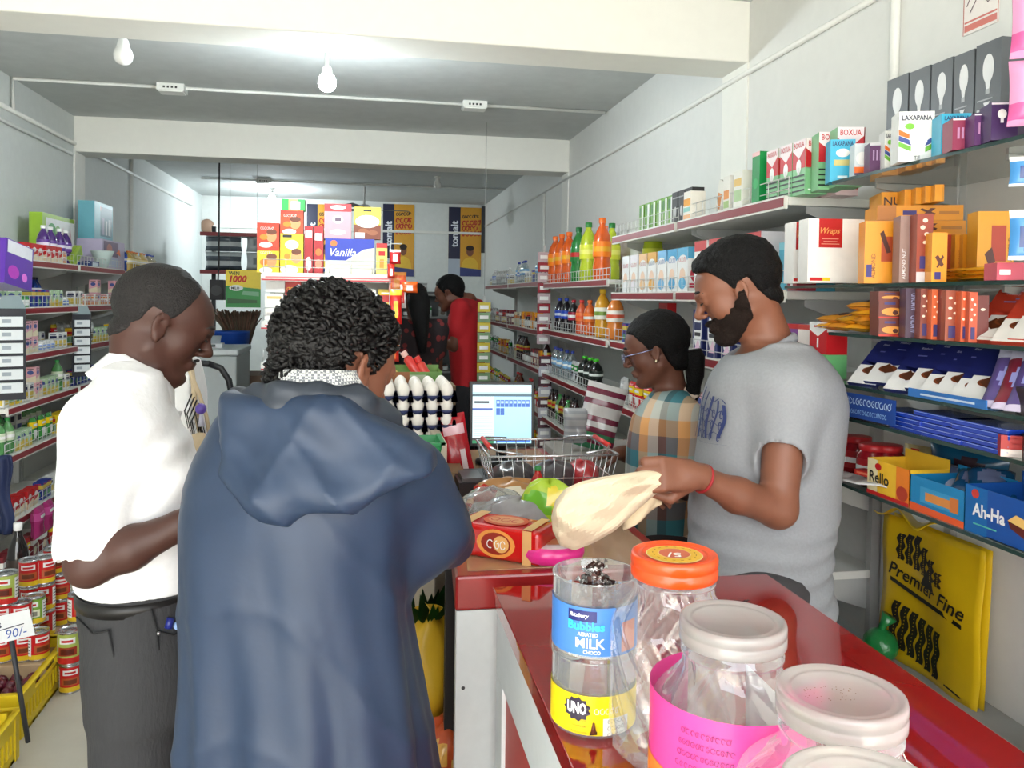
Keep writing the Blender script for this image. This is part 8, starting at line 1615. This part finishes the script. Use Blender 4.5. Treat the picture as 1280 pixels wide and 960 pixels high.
# ---------------------------------------------------------------- raincoat man from behind
def man_coat():
    Y0 = 1.36; yaw = PI/2-.22; e = person((-.07, 1.36, 0), 'curly haired man in a navy hooded raincoat seen from behind')
    f_ = np.array([math.cos(yaw), math.sin(yaw), 0]); sid = np.array([-f_[1], f_[0], 0])    # sid = his left
    hc = P3(419, 462, 1.42); h = Head(hc, .70, .36, .0, .98)
    def rb(pl, pr, py, a): A = P3(pl, py, Y0); B = P3(pr, py, Y0); c = (A+B)/2; return (c[2], c[0], c[1], a, (B[0]-A[0])/2/math.cos(.22))
    rows = [rb(222, 540, 1060, .175), rb(226, 536, 960, .170), rb(227, 520, 850, .162), rb(228, 506, 760, .155), rb(229, 500, 700, .152), rb(230, 508, 640, .150), rb(240, 516, 600, .145), rb(258, 496, 565, .132), rb(284, 474, 535, .112), rb(304, 456, 510, .092), rb(330, 446, 494, .075)]
    rows.sort(key=lambda r: r[0]); neck = P3(402, 500, Y0+.02)
    shR = P3(500, 606, 1.38); elR = P3(542, 684, 1.40); wrR = P3(560, 668, 1.62); shL = P3(312, 588, 1.36); elL = P3(286, 700, 1.44); wL = P3(330, 690, 1.66)
    hip = np.array([rows[2][1], Y0, .86]); feet = [hip*[1, 1, 0]+sid*.12, hip*[1, 1, 0]-sid*.12+f_*.03]
    S = SDF((-.6, 1.05, .02), (.35, 1.95, 1.80), .011, (((-.30, .08, .0045),), ((1.25, 1.62, .0045),), ((1.35, 1.76, .0045),)))
    h.add(S, neck, .062, .058); S.zloft([(r[0], r[1], r[2], r[3]*.75, r[4]*.8) for r in rows[1:]], yaw, .03)
    S.chain([shR, elR, wrR], [.045, .038, .025], .02); S.chain([shL, elL, wL], [.045, .038, .025], .02); hand(S, wrR, (.15, 1, .1), (0, 0, 1), .97, .5, -1); hand(S, wL, (.3, 1, .05), (0, 0, 1), .97, .5, 1)
    legs(S, [hip+sid*.09, hip-sid*.09], feet); S.mesh('body', SK2, e, 1)
    # coat
    S = SDF((-.62, 1.02, .42), (.36, 1.80, 1.56), .0068); w1 = wobf(21, .0028, (8, 14, 22), .25)
    def wob(X, Y, Z, A):
        low = np.clip((1.28-Z)/.5, 0, 1); return w1(X, Y, Z)+low*(.0075*np.sin(A*7+2.2*np.sin(Z*3))+.0045*np.sin(A*15+3*np.sin(Z*4+1))-.006*(1-np.abs(np.sin(A*4.3+1.5*np.sin(Z*5))))**4)-.0035*(1-np.abs(np.sin(16*Z+5*X+1.5*np.sin(11*X))))**5+.003*np.sin(45*(X*.8+Z*.5))*np.clip(1-low*1.6, 0, 1)
    S.zloft(rows, yaw, .02, p=2.2, wob=wob); w3 = wobf(23, .004, (16, 26), .8)
    def arm(pts, rs, k):
        for i in range(len(pts)-1):
            a, b, r0, r1 = np.array(pts[i]), np.array(pts[i+1]), rs[i], rs[i+1]; ba = b-a
            S.ap(lambda X, Y, Z: (lambda t: np.sqrt((X-a[0]-t*ba[0])**2+(Y-a[1]-t*ba[1])**2+(Z-a[2]-t*ba[2])**2)-(r0+(r1-r0)*t)+w3(X, Y, Z))(np.clip(((X-a[0])*ba[0]+(Y-a[1])*ba[1]+(Z-a[2])*ba[2])/(ba@ba), 0, 1)), np.minimum(a, b)-.14, np.maximum(a, b)+.14, k)
    arm([P3(440, 566, 1.37), shR, elR+[-.022, 0, .028], wrR+[-.01, -.03, 0]], [.05, .070, .066, .056], .05); arm([P3(318, 545, 1.37), shL, elL, wL+[0, -.03, 0]], [.055, .062, .056, .052], .05)
    for w_, dd in ((wrR, (.15, 1, .1)), (wL, (.3, 1, .05))): dd = np.array(dd)/np.linalg.norm(dd); S.cone(w_-dd*.02, w_+dd*.06, .04, .04, 0, 's')
    S.ell(P3(402, 478, Y0+.02), (.072, .075, .055), .01, 's'); NV = M((32, 48, 72), .5, bump=.12, scale=22, var=.10, coat=.05); S.mesh('raincoat', NV, e, 1)
    # hood lying on the back
    S = SDF((-.50, .98, 1.10), (.30, 1.55, 1.60), .0055); w4 = wobf(27, .0035, (14, 24, 38), .8)
    BK = lambda px, py, Yq: P3(px, py, Yq)
    def patch(X, Y, Z):   # pillow shaped bag: outline in the back plane, thickness outward
        o0 = BK(400, 575, 1.24); u = (X-o0[0])*sid[0]*-1+(Y-o0[1])*sid[1]*-1; v = Z-o0[2]; w_ = -((X-o0[0])*f_[0]+(Y-o0[1])*f_[1])
        pv = v+.30*u*0; top = .100-.62*np.clip(u-.045, 0, 1); bot = -.098+.52*np.clip(u-(-.04), 0, 1)**1.25+.9*np.clip(-.075-u, 0, 1); lf = -.160-.10*v; rt = .178
        k_ = .03; e1 = np.maximum(np.maximum(pv-top, bot-v), np.maximum(lf-u, u-rt)); curve = -.10*(u/.2)**2*.6-.22*np.clip(v, 0, 1)
        th = .028+.024*np.exp(-((v+.045)/.04)**2)+.016*np.exp(-((u+.02)/.12)**2); d1 = np.abs(w_-curve*.8-.0)-th
        q = np.maximum(e1+.03, 0); q2 = np.maximum(d1+.018, 0); d = np.sqrt(q**2+q2**2)-.022; fold = .0038*np.sin(70*(v*.9+u*.35)+2.2*np.sin(14*u))+.003*np.sin(46*(u-.5*v)); return d*.8+w4(X, Y, Z)*.5+fold-.005*(1-np.abs(np.sin(24*(v+.45*u)+2*np.sin(9*u))))**5-.004*(1-np.abs(np.sin(19*(u-.6*v)+1.)))**5
    S.ap(patch, (-.6, .95, 1.05), (.4, 1.6, 1.65)); S.mesh('hood', M((34, 50, 74), .5, bump=.12, scale=22, var=.12, coat=.05), e, 2)
    # standing hood collar: rolls round the neck and across the right shoulder
    S = SDF((-.40, 1.15, 1.22), (.30, 1.70, 1.58), .0055); w5 = wobf(29, .003, (22, 36), .8)
    pts = [P3(296, 502, 1.36), P3(318, 510, 1.30), P3(352, 512, 1.26), P3(400, 512, 1.25), P3(444, 518, 1.27), P3(476, 542, 1.31), P3(508, 568, 1.36), P3(530, 588, 1.40)]; rs = [.016, .022, .025, .028, .034, .034, .028, .014]
    for i in range(len(pts)-1):
        a, b, r0, r1 = pts[i], pts[i+1], rs[i], rs[i+1]; ba = b-a
        S.ap(lambda X, Y, Z: (lambda t: np.sqrt((X-a[0]-t*ba[0])**2+(Y-a[1]-t*ba[1])**2+((Z-a[2]-t*ba[2])*.62)**2)-(r0+(r1-r0)*t)*.8+w5(X, Y, Z)*.7+.0018*np.sin(210*Z+30*X))(np.clip(((X-a[0])*ba[0]+(Y-a[1])*ba[1]+(Z-a[2])*ba[2])/(ba@ba), 0, 1)), np.minimum(a, b)-.1, np.maximum(a, b)+.1, .015)
    S.mesh('hood_rim', M((44, 50, 60), .45, bump=.05, scale=20, var=.12), e, 1)
    # checked shirt collar
    cm = bpy.data.materials.new('m_check'); cm.use_nodes = True; n_ = cm.node_tree.nodes; l_ = cm.node_tree.links; tx = n_.new('ShaderNodeTexCoord'); ck = n_.new('ShaderNodeTexChecker'); ck.inputs['Scale'].default_value = 220; ck.inputs[1].default_value = (.72, .72, .70, 1); ck.inputs[2].default_value = (.22, .23, .25, 1)
    l_.new(tx.outputs['Object'], ck.inputs[0]); l_.new(ck.outputs[0], n_['Principled BSDF'].inputs[0]); n_['Principled BSDF'].inputs['Roughness'].default_value = .8
    m = MB(); nc = P3(400, 486, Y0+.02); Rn = rotm(yaw, .10)
    m.grid(lambda u, v: nc+Rn@np.array([(.067+.022*v)*math.cos(.45+(2*PI-.9)*u)*1.05-.006, (.067+.022*v)*math.sin(.45+(2*PI-.9)*u), .030-.055*v]), 40, 4, cm); child(m.build('shirt_collar', solid=.004), e)
    # trousers and shoes
    S = SDF((-.5, 1.1, .02), (.3, 1.7, .95), .011)
    for h_, g_ in ((hip+sid*.085, feet[0]), (hip-sid*.085, feet[1])): S.chain([h_, (h_+g_)/2, (g_[0], g_[1], .09)], [.10, .08, .065], .04)
    S.mesh('trousers', M((40, 42, 46), .8), e, 1); shoes(e, feet, yaw, M((30, 26, 24), .5))
    # curly hair: a thick lumpy cap plus many curled locks
    HC = M((12, 10, 10), .4, spec=.35, bump=.35, scale=300, var=.4)
    line = [(0, .088), (45, .070), (62, .045), (76, .010), (84, -.005), (92, .030), (104, .034), (118, -.010), (140, -.055), (180, -.068)]
    h.hair('hair', HC, e, line, .014, .0036, .0035, fn=lambda d, x, y, z: d-.006*np.clip((.06-z)/.05, 0, 1)*np.clip(-x/.03, 0, 1)+.010*np.exp(-((x+.035)**2+(y)**2+(z-.135)**2)/.0011), ext=.08, fr=120.)
    rnd = random.Random(12); m = MB(); A = [a for a, _ in line]; Zl = [z for _, z in line]; c0 = np.array([-.014, 0, .045]); cntc = 0
    while cntc < 760:
        v = np.array([rnd.gauss(0, 1) for _ in range(3)]); v /= np.linalg.norm(v); low_ = cntc >= 600; p = c0+v*np.array([.108, .086, .095]) if not low_ else np.array([-.03, 0, -.03])+v*np.array([.078, .070, .075])
        if low_:
            if v[0] > -.1 or p[2] > 0 or p[2] < -.07: continue
        elif v[2] < -.75 or (v[2] < 0 and v[0] > .4): continue
        ang = abs(math.degrees(math.atan2(p[1], p[0]+.01))); zl = float(np.interp(ang, A, Zl))
        if p[2] < zl+.004 and not low_: 
            if not (ang > 110 and p[2] > -.07): continue
        if np.linalg.norm(p-np.array([-.035, 0, .14])) < .022: continue
        if p[2] < .0: p = p*[1, .92, 1]
        t1 = np.cross(v, [0, 0, 1.]); t1 /= (np.linalg.norm(t1)+1e-6); dn = np.array([0, 0, -1.])-v*(-v[2]); dn /= (np.linalg.norm(dn)+1e-6); ax_ = dn*.8+t1*rnd.uniform(-.7, .7); R_ = rnd.uniform(.0055, .0105); ln = rnd.uniform(.012, .030); tr = rnd.uniform(1.1, 2.0); ph = rnd.uniform(0, 6.28); s_ = rnd.choice((-1, 1)); bx = np.cross(v, ax_); bx /= (np.linalg.norm(bx)+1e-6)
        N_ = 9; pts_ = []
        for k in range(N_+1):
            t = k/N_; a_ = ph+s_*tr*2*PI*t; q = p+ax_*ln*(t-.5)+v*(R_*math.cos(a_)+.002+.005*math.sin(PI*t))+bx*R_*math.sin(a_); pts_.append(h.w(q))
        m.tube(pts_, [.0016+.0026*math.sin(PI*(k+.6)/(N_+1.2)) for k in range(N_+1)], HC, 5); cntc += 1
    child(m.build('curls'), e)
man_coat()
# ---------------------------------------------------------------- woman with glasses
def woman():
    Y0 = 2.42; yaw = PI-.42; e = person((.86, 2.46, 0), 'woman in plaid shirt and glasses with long dark braid, facing left by the basket')
    f_ = np.array([math.cos(yaw), math.sin(yaw), 0]); sid = np.array([-f_[1], f_[0], 0]); h = Head(P3(820, 440, Y0), yaw, .26, 0, .90, True, .97)
    rows = [row(792, 868, 760, Y0, .16), row(786, 868, 700, Y0, .16), row(784, 866, 640, Y0, .15), row(784, 864, 590, Y0, .14), row(786, 866, 550, Y0, .15), row(792, 868, 520, Y0, .16), row(806, 866, 500, Y0, .14), row(822, 858, 488, Y0, .09)]; rows.sort(key=lambda r: r[0])
    shL = P3(852, 520, 2.30); elL = P3(858, 610, 2.26); wL = P3(800, 600, 2.16); shR = P3(820, 520, 2.56); elR = P3(812, 585, 2.62); wR = P3(776, 566, 2.58)
    hip = np.array([rows[1][1], Y0, .82]); feet = [hip*[1, 1, 0]+sid*.09, hip*[1, 1, 0]-sid*.09]
    S = SDF((.45, 2.1, .02), (1.15, 2.8, 1.66), .011, (((.66, .98, .0048),), ((2.30, 2.60, .0055),), ((1.25, 1.62, .0045),)))
    h.add(S, P3(840, 496, Y0), .050, .046); S.zloft([(r[0], r[1], r[2], r[3]*.82, r[4]*.82) for r in rows], yaw, .03); S.chain([shL, elL, wL], [.04, .033, .022], .02); S.chain([shR, elR, wR], [.04, .033, .022], .02)
    hand(S, wL, (-1, .1, -.1), (0, -.3, 1), .86, .5, 1); hand(S, wR, (-1, -.1, -.15), (0, .3, 1), .86, .5, -1); legs(S, [hip+sid*.08, hip-sid*.08], feet); S.mesh('body', SK3, e, 1)
    # plaid
    pm = bpy.data.materials.new('m_plaid'); pm.use_nodes = True; n = pm.node_tree.nodes; l = pm.node_tree.links; b = n['Principled BSDF']; b.inputs['Roughness'].default_value = .85; tc_ = n.new('ShaderNodeTexCoord'); sp = n.new('ShaderNodeSeparateXYZ'); l.new(tc_.outputs['Object'], sp.inputs[0])
    def band(out, per, cols, off):
        a = n.new('ShaderNodeMath'); a.operation = 'MULTIPLY_ADD'; l.new(out, a.inputs[0]); a.inputs[1].default_value = 1/per; a.inputs[2].default_value = off; fr_ = n.new('ShaderNodeMath'); fr_.operation = 'FRACT'; l.new(a.outputs[0], fr_.inputs[0]); r = n.new('ShaderNodeValToRGB'); r.color_ramp.interpolation = 'CONSTANT'; l.new(fr_.outputs[0], r.inputs[0]); els = r.color_ramp.elements
        for i, (p_, c_) in enumerate(cols):
            x = els[i] if i < 2 else els.new(p_); x.position = p_; x.color = (*lin(c_), 1)
        return r
    r1 = band(sp.outputs['Z'], .20, [(0, (214, 150, 90)), (.25, (196, 196, 186)), (.5, (60, 120, 132)), (.75, (130, 80, 70))], .1); sm_ = n.new('ShaderNodeMath'); sm_.operation = 'SUBTRACT'; l.new(sp.outputs['X'], sm_.inputs[0]); l.new(sp.outputs['Y'], sm_.inputs[1]); r2 = band(sm_.outputs[0], .17, [(0, (60, 120, 132)), (.3, (225, 170, 110)), (.55, (190, 196, 190)), (.8, (60, 66, 70))], .2)
    mx = n.new('ShaderNodeMix'); mx.data_type = 'RGBA'; mx.inputs['Factor'].default_value = .5; l.new(r1.outputs[0], mx.inputs['A']); l.new(r2.outputs[0], mx.inputs['B']); l.new(mx.outputs['Result'], b.inputs['Base Color'])
    S = SDF((.55, 2.1, .70), (1.15, 2.8, 1.50), .008); w1 = wobf(41, .003, (12, 22), .4); S.zloft(rows, yaw, .02, wob=lambda X, Y, Z, A: w1(X, Y, Z)); S.chain([P3(842, 505, 2.40), shL, shL+(elL-shL)*.85], [.05, .056, .052], .03); S.chain([P3(830, 505, 2.5), shR, shR+(elR-shR)*.8], [.05, .056, .052], .03)
    S.ell(P3(838, 482, Y0), (.055, .055, .05), .01, 's'); S.mesh('plaid_shirt', pm, e, 1)
    m = MB(); nc = P3(838, 497, Y0); Rn = rotm(yaw, .5); m.grid(lambda u, v: nc+Rn@np.array([(.055+.028*v)*math.cos(.3+(2*PI-.6)*u)*1.1, (.055+.028*v)*math.sin(.3+(2*PI-.6)*u), .014-.045*v-.03*max(0, math.cos(.3+(2*PI-.6)*u))]), 36, 3, M((226, 206, 190), .8)); child(m.build('shirt_collar', solid=.004), e)
    S = SDF((.55, 2.1, .02), (1.15, 2.8, .9), .012)
    for h_, g_ in ((hip+sid*.08, feet[0]), (hip-sid*.08, feet[1])): S.chain([h_, (h_+g_)/2, (g_[0], g_[1], .09)], [.10, .08, .06], .05)
    S.mesh('trousers', M((50, 44, 46), .8), e, 1); shoes(e, feet, yaw, M((50, 36, 30), .5), .85)
    h.hair('hair', HB, e, [(0, .080), (40, .072), (60, .040), (75, .0), (88, .008), (100, .015), (115, -.04), (140, -.075), (180, -.085)], .012, .0012, .0035, fn=lambda d, x, y, z: d-.004*np.clip(-x/.05, 0, 1))
    m = MB(); b0 = h.w((-.108, 0, -.020)); pts = [b0+np.array([.010+.012*math.sin(k*.6), -.004*k*.3, -.026*k]) for k in range(11)]
    m.tube(pts, [.030, .036, .030, .028, .022, .026, .021, .025, .019, .022, .012], HB, 10); child(m.build('braid'), e)
    m = MB(); G = M((150, 156, 190), .25, metal=.8)
    for q in (-1, 1):
        c = h.w((.112, q*.033, .004)); fu, lu, up = h.R[:, 0], h.R[:, 1], h.R[:, 2]; m.tube([c+(lu*math.cos(a)*.024+up*math.sin(a)*.016)*h.s for a in [2*PI*k/18 for k in range(18)]], .0013, G, 6, closed=True); m.tube([h.w((.110, q*.057, .010)), h.w((.05, q*.078, .012)), h.w((.002, q*.084, .014))], .0018, G, 6)
    m.tube([h.w((.113, -.010, .008)), h.w((.116, 0, .011)), h.w((.113, .010, .008))], .0013, G, 6); child(m.build('glasses'), e)['label'] = 'thin metal framed glasses'
    m = MB(); m.ell(h.w((.0, .090, -.026)), (.004, .004, .005), M((236, 226, 190), .2, metal=.7), 8, 6); child(m.build('earring'), e); h.face_parts(e)
woman()
# ---------------------------------------------------------------- person in white behind the polo man
def man_behind():
    Y0 = 2.72; yaw = .35; e = person((-.90, 2.75, 0), 'person in white T-shirt with shoulder bag, mostly hidden behind polo shirt man')
    f_ = np.array([math.cos(yaw), math.sin(yaw), 0]); sid = np.array([-f_[1], f_[0], 0]); h = Head(P3(200, 402, Y0), yaw, .2, 0, .88)
    rows = [row(188, 262, 700, Y0, .15), row(184, 264, 640, Y0, .15), row(184, 268, 580, Y0, .155), row(188, 270, 530, Y0, .17), row(192, 266, 490, Y0, .17), row(206, 256, 464, Y0, .12), row(214, 244, 452, Y0, .08)]; rows.sort(key=lambda r: r[0])
    shR = P3(250, 474, 2.60); elb = P3(276, 545, 2.62); wr = P3(262, 600, 2.56); shL = P3(216, 478, 2.88); elL = P3(220, 560, 2.9); wL = P3(250, 600, 2.86); hip = np.array([rows[0][1], Y0, .84]); feet = [hip*[1, 1, 0]+sid*.1, hip*[1, 1, 0]-sid*.1]
    S = SDF((-1.3, 2.35, .02), (-.5, 3.1, 1.66), .010, ((), (), ((1.3, 1.6, .006),))); h.add(S, P3(212, 462, Y0), .055, .05); S.zloft([(r[0], r[1], r[2], r[3]*.8, r[4]*.8) for r in rows], yaw, .03)
    S.chain([shR, elb, wr], [.046, .038, .025], .02); S.chain([shL, elL, wL], [.044, .036, .025], .02); hand(S, wr, (-.1, .2, -1), (1, 0, 0), .9, .5, 1); hand(S, wL, (.6, .2, -.6), (1, 0, .5), .9, .4, -1); legs(S, [hip+sid*.09, hip-sid*.09], feet); S.mesh('body', SK4, e, 1)
    S = SDF((-1.3, 2.35, .78), (-.5, 3.1, 1.52), .008); w1 = wobf(51, .003, (12, 20), .4); S.zloft(rows, yaw, .02, wob=lambda X, Y, Z, A: w1(X, Y, Z)); S.chain([P3(236, 468, 2.68), shR, shR+(elb-shR)*.55], [.055, .064, .062], .03); S.chain([P3(220, 468, 2.8), shL, shL+(elL-shL)*.5], [.055, .062, .06], .03); S.ell(P3(212, 448, Y0), (.06, .06, .05), .01, 's'); S.mesh('t_shirt', M((236, 236, 238), .8, bump=.06), e, 1)
    S = SDF((-1.3, 2.4, .02), (-.5, 3.05, .92), .012)
    for h_, g_ in ((hip+sid*.085, feet[0]), (hip-sid*.085, feet[1])): S.chain([h_, (h_+g_)/2, (g_[0], g_[1], .09)], [.10, .08, .06], .05)
    S.mesh('trousers', M((52, 52, 60), .8), e, 1); shoes(e, feet, yaw, M((40, 34, 30), .5)); h.hair('hair', HB, e, [(0, .085), (45, .07), (65, .03), (80, .0), (92, .03), (106, .03), (120, -.01), (180, -.06)], .009, .0015, .005); h.face_parts(e)
    b_ = empty('shoulder_bag', P3(250, 560, 2.44)); tag(b_, 'beige shoulder bag with purple ball charm on person in white', 'bag'); o = b_.location.copy()
    L = lambda p: Vector(p)-o
    m = MB(); BG = M((200, 180, 150), .7); m.tube([L(P3(238, 452, 2.52)), L(P3(242, 480, 2.50)), L(P3(244, 510, 2.48)), L(P3(250, 540, 2.46))], .008, BG, 6); m.tube([L(P3(234, 456, 2.50)), L(P3(248, 490, 2.49)), L(P3(258, 520, 2.48)), L(P3(262, 545, 2.46))], .006, BG, 6); m.build('strap', b_)
    S = SDF(np.array(o)-.16, np.array(o)+.16, .006); S.ell(np.array(o)+[0, .0, -.03], (.06, .03, .075), .01); oo = S.mesh('bag_body', BG, b_, 1)
    m = MB(); c = L(P3(251, 511, 2.44)); m.ell(c, (.016, .016, .016), M((96, 70, 170), .3, coat=.5), 14, 10); m.tube([c+Vector((0, 0, -.014)), c+Vector((.002, 0, -.05))], [.004, .009], M((190, 190, 210), .4), 8); m.build('ball_charm', b_)
    m = MB()
    for k in range(4): a = P3(240+3*k, 505+4*k, 2.455); m.tube([L(a+[0, 0, .03]), L(a+[-.02, 0, -.02]), L(a+[-.01, 0, -.07]), L(a+[.01, 0, -.03]), L(a+[.02, .0, -.08])], .0022, M((20, 18, 24), .5), 5)
    m.build('cord_loops', b_)
man_behind()
# ---------------------------------------------------------------- two customers at the rear
def far(px, pyh, Y0, yaw, rows_px, top, topname, skin, label, hairlong=False, sc=.93, Lh=.0, pants=(26, 26, 30), pat=None, arms=True):
    c = P3(px, pyh, Y0); e = person((c[0], Y0, 0), label); f_ = np.array([math.cos(yaw), math.sin(yaw), 0]); sid = np.array([-f_[1], f_[0], 0]); h = Head(c, yaw, .25, 0, sc)
    rows = [row(a, b, y, Y0, d) for a, b, y, d in rows_px]; rows.sort(key=lambda r: r[0]); zt = rows[-2][0]; cx = rows[-2][1]; hw_ = rows[-2][4]+.02
    shs = [np.array([cx, Y0, zt-.02])+sid*q*hw_ for q in (-1, 1)]; els = [s_+np.array([0, 0, -.27])+f_*.04 for s_ in shs]; wrs = [s_+f_*.2+np.array([0, 0, .04]) for s_ in els]; hip = np.array([rows[0][1], Y0, .84]); feet = [hip*[1, 1, 0]+sid*.1, hip*[1, 1, 0]-sid*.1]
    S = SDF((c[0]-.55, Y0-.55, .02), (c[0]+.55, Y0+.55, 1.75), .012, ((), (), ((1.35, 1.7, .008),))); h.add(S, (cx, Y0, zt+.04), .055, .05); S.zloft([(r[0], r[1], r[2], r[3]*.8, r[4]*.8) for r in rows], yaw, .03)
    for i, (a, b, w_) in enumerate(zip(shs, els, wrs)): S.chain([a, b, w_], [.046, .038, .025], .02); hand(S, w_, f_, (0, 0, 1), .95, .4, 1 if i else -1)
    legs(S, [hip+sid*.09, hip-sid*.09], feet); S.mesh('body', skin, e, 1)
    S = SDF((c[0]-.5, Y0-.5, rows[0][0]-.02), (c[0]+.5, Y0+.5, 1.6), .011); w1 = wobf(int(px), .003, (12, 20), .4); S.zloft(rows, yaw, .02, wob=lambda X, Y, Z, A: w1(X, Y, Z))
    for a, b in zip(shs, els): S.chain([a*.6+np.array([cx, Y0, zt])*.4, a, a+(b-a)*.55], [.06, .064, .06], .03)
    S.ell((cx, Y0, zt+.08), (.06, .06, .05), .01, 's'); S.mesh(topname, top, e, 1)
    S = SDF((c[0]-.5, Y0-.4, .02), (c[0]+.5, Y0+.4, 1.0), .014)
    for h_, g_ in ((hip+sid*.085, feet[0]), (hip-sid*.085, feet[1])): S.chain([h_+[0, 0, .04], (h_+g_)/2, (g_[0], g_[1], .09)], [.11, .085, .065], .05)
    S.mesh('trousers', M(pants, .8), e, 1); shoes(e, feet, yaw, M((36, 30, 28), .5))
    h.hair('hair', HB, e, [(0, .085), (45, .07), (65, .03), (80, .0), (92, .03), (106, .03), (120, -.01), (180, -.06)], .012, .002, .006)
    if hairlong: m = MB(); m.tube([h.w((-.07, 0, .03)), h.w((-.10, 0, -.04)), h.w((-.12, 0, -.14)), h.w((-.13, 0, -.26)), h.w((-.13, 0, -.40))], [.07, .075, .06, .045, .02], HB, 12); child(m.build('long_hair'), e)
    h.face_parts(e); return e
far(562, 368, 5.9, PI-.5, [(566, 604, 484, .17), (564, 604, 450, .17), (562, 604, 420, .18), (564, 604, 395, .18), (572, 600, 382, .15), (578, 594, 374, .09)], M((176, 26, 34), .8, bump=.05), 't_shirt', SK4, 'customer in a red T-shirt at the rear, looking down to the left', sc=1.02)
pr = bpy.data.materials.new('m_print'); pr.use_nodes = True; n = pr.node_tree.nodes; l = pr.node_tree.links; tc_ = n.new('ShaderNodeTexCoord'); vo = n.new('ShaderNodeTexVoronoi'); vo.inputs['Scale'].default_value = 16; rr_ = n.new('ShaderNodeValToRGB'); rr_.color_ramp.interpolation = 'CONSTANT'; rr_.color_ramp.elements[0].color = (*lin((120, 40, 40)), 1); rr_.color_ramp.elements[1].position = .33; rr_.color_ramp.elements[1].color = (*lin((34, 24, 28)), 1)
l.new(tc_.outputs['Object'], vo.inputs[0]); l.new(vo.outputs['Distance'], rr_.inputs[0]); l.new(rr_.outputs[0], n['Principled BSDF'].inputs[0]); n['Principled BSDF'].inputs['Roughness'].default_value = .85
far(519, 378, 5.4, PI/2+.2, [(498, 545, 560, .16), (500, 542, 500, .15), (500, 540, 450, .15), (500, 540, 420, .16), (506, 536, 408, .13), (512, 530, 400, .09)], pr, 'printed_dress', SK4, 'woman in dark red patterned dress at the rear with long black hair', True, .9, pants=(30, 24, 28))
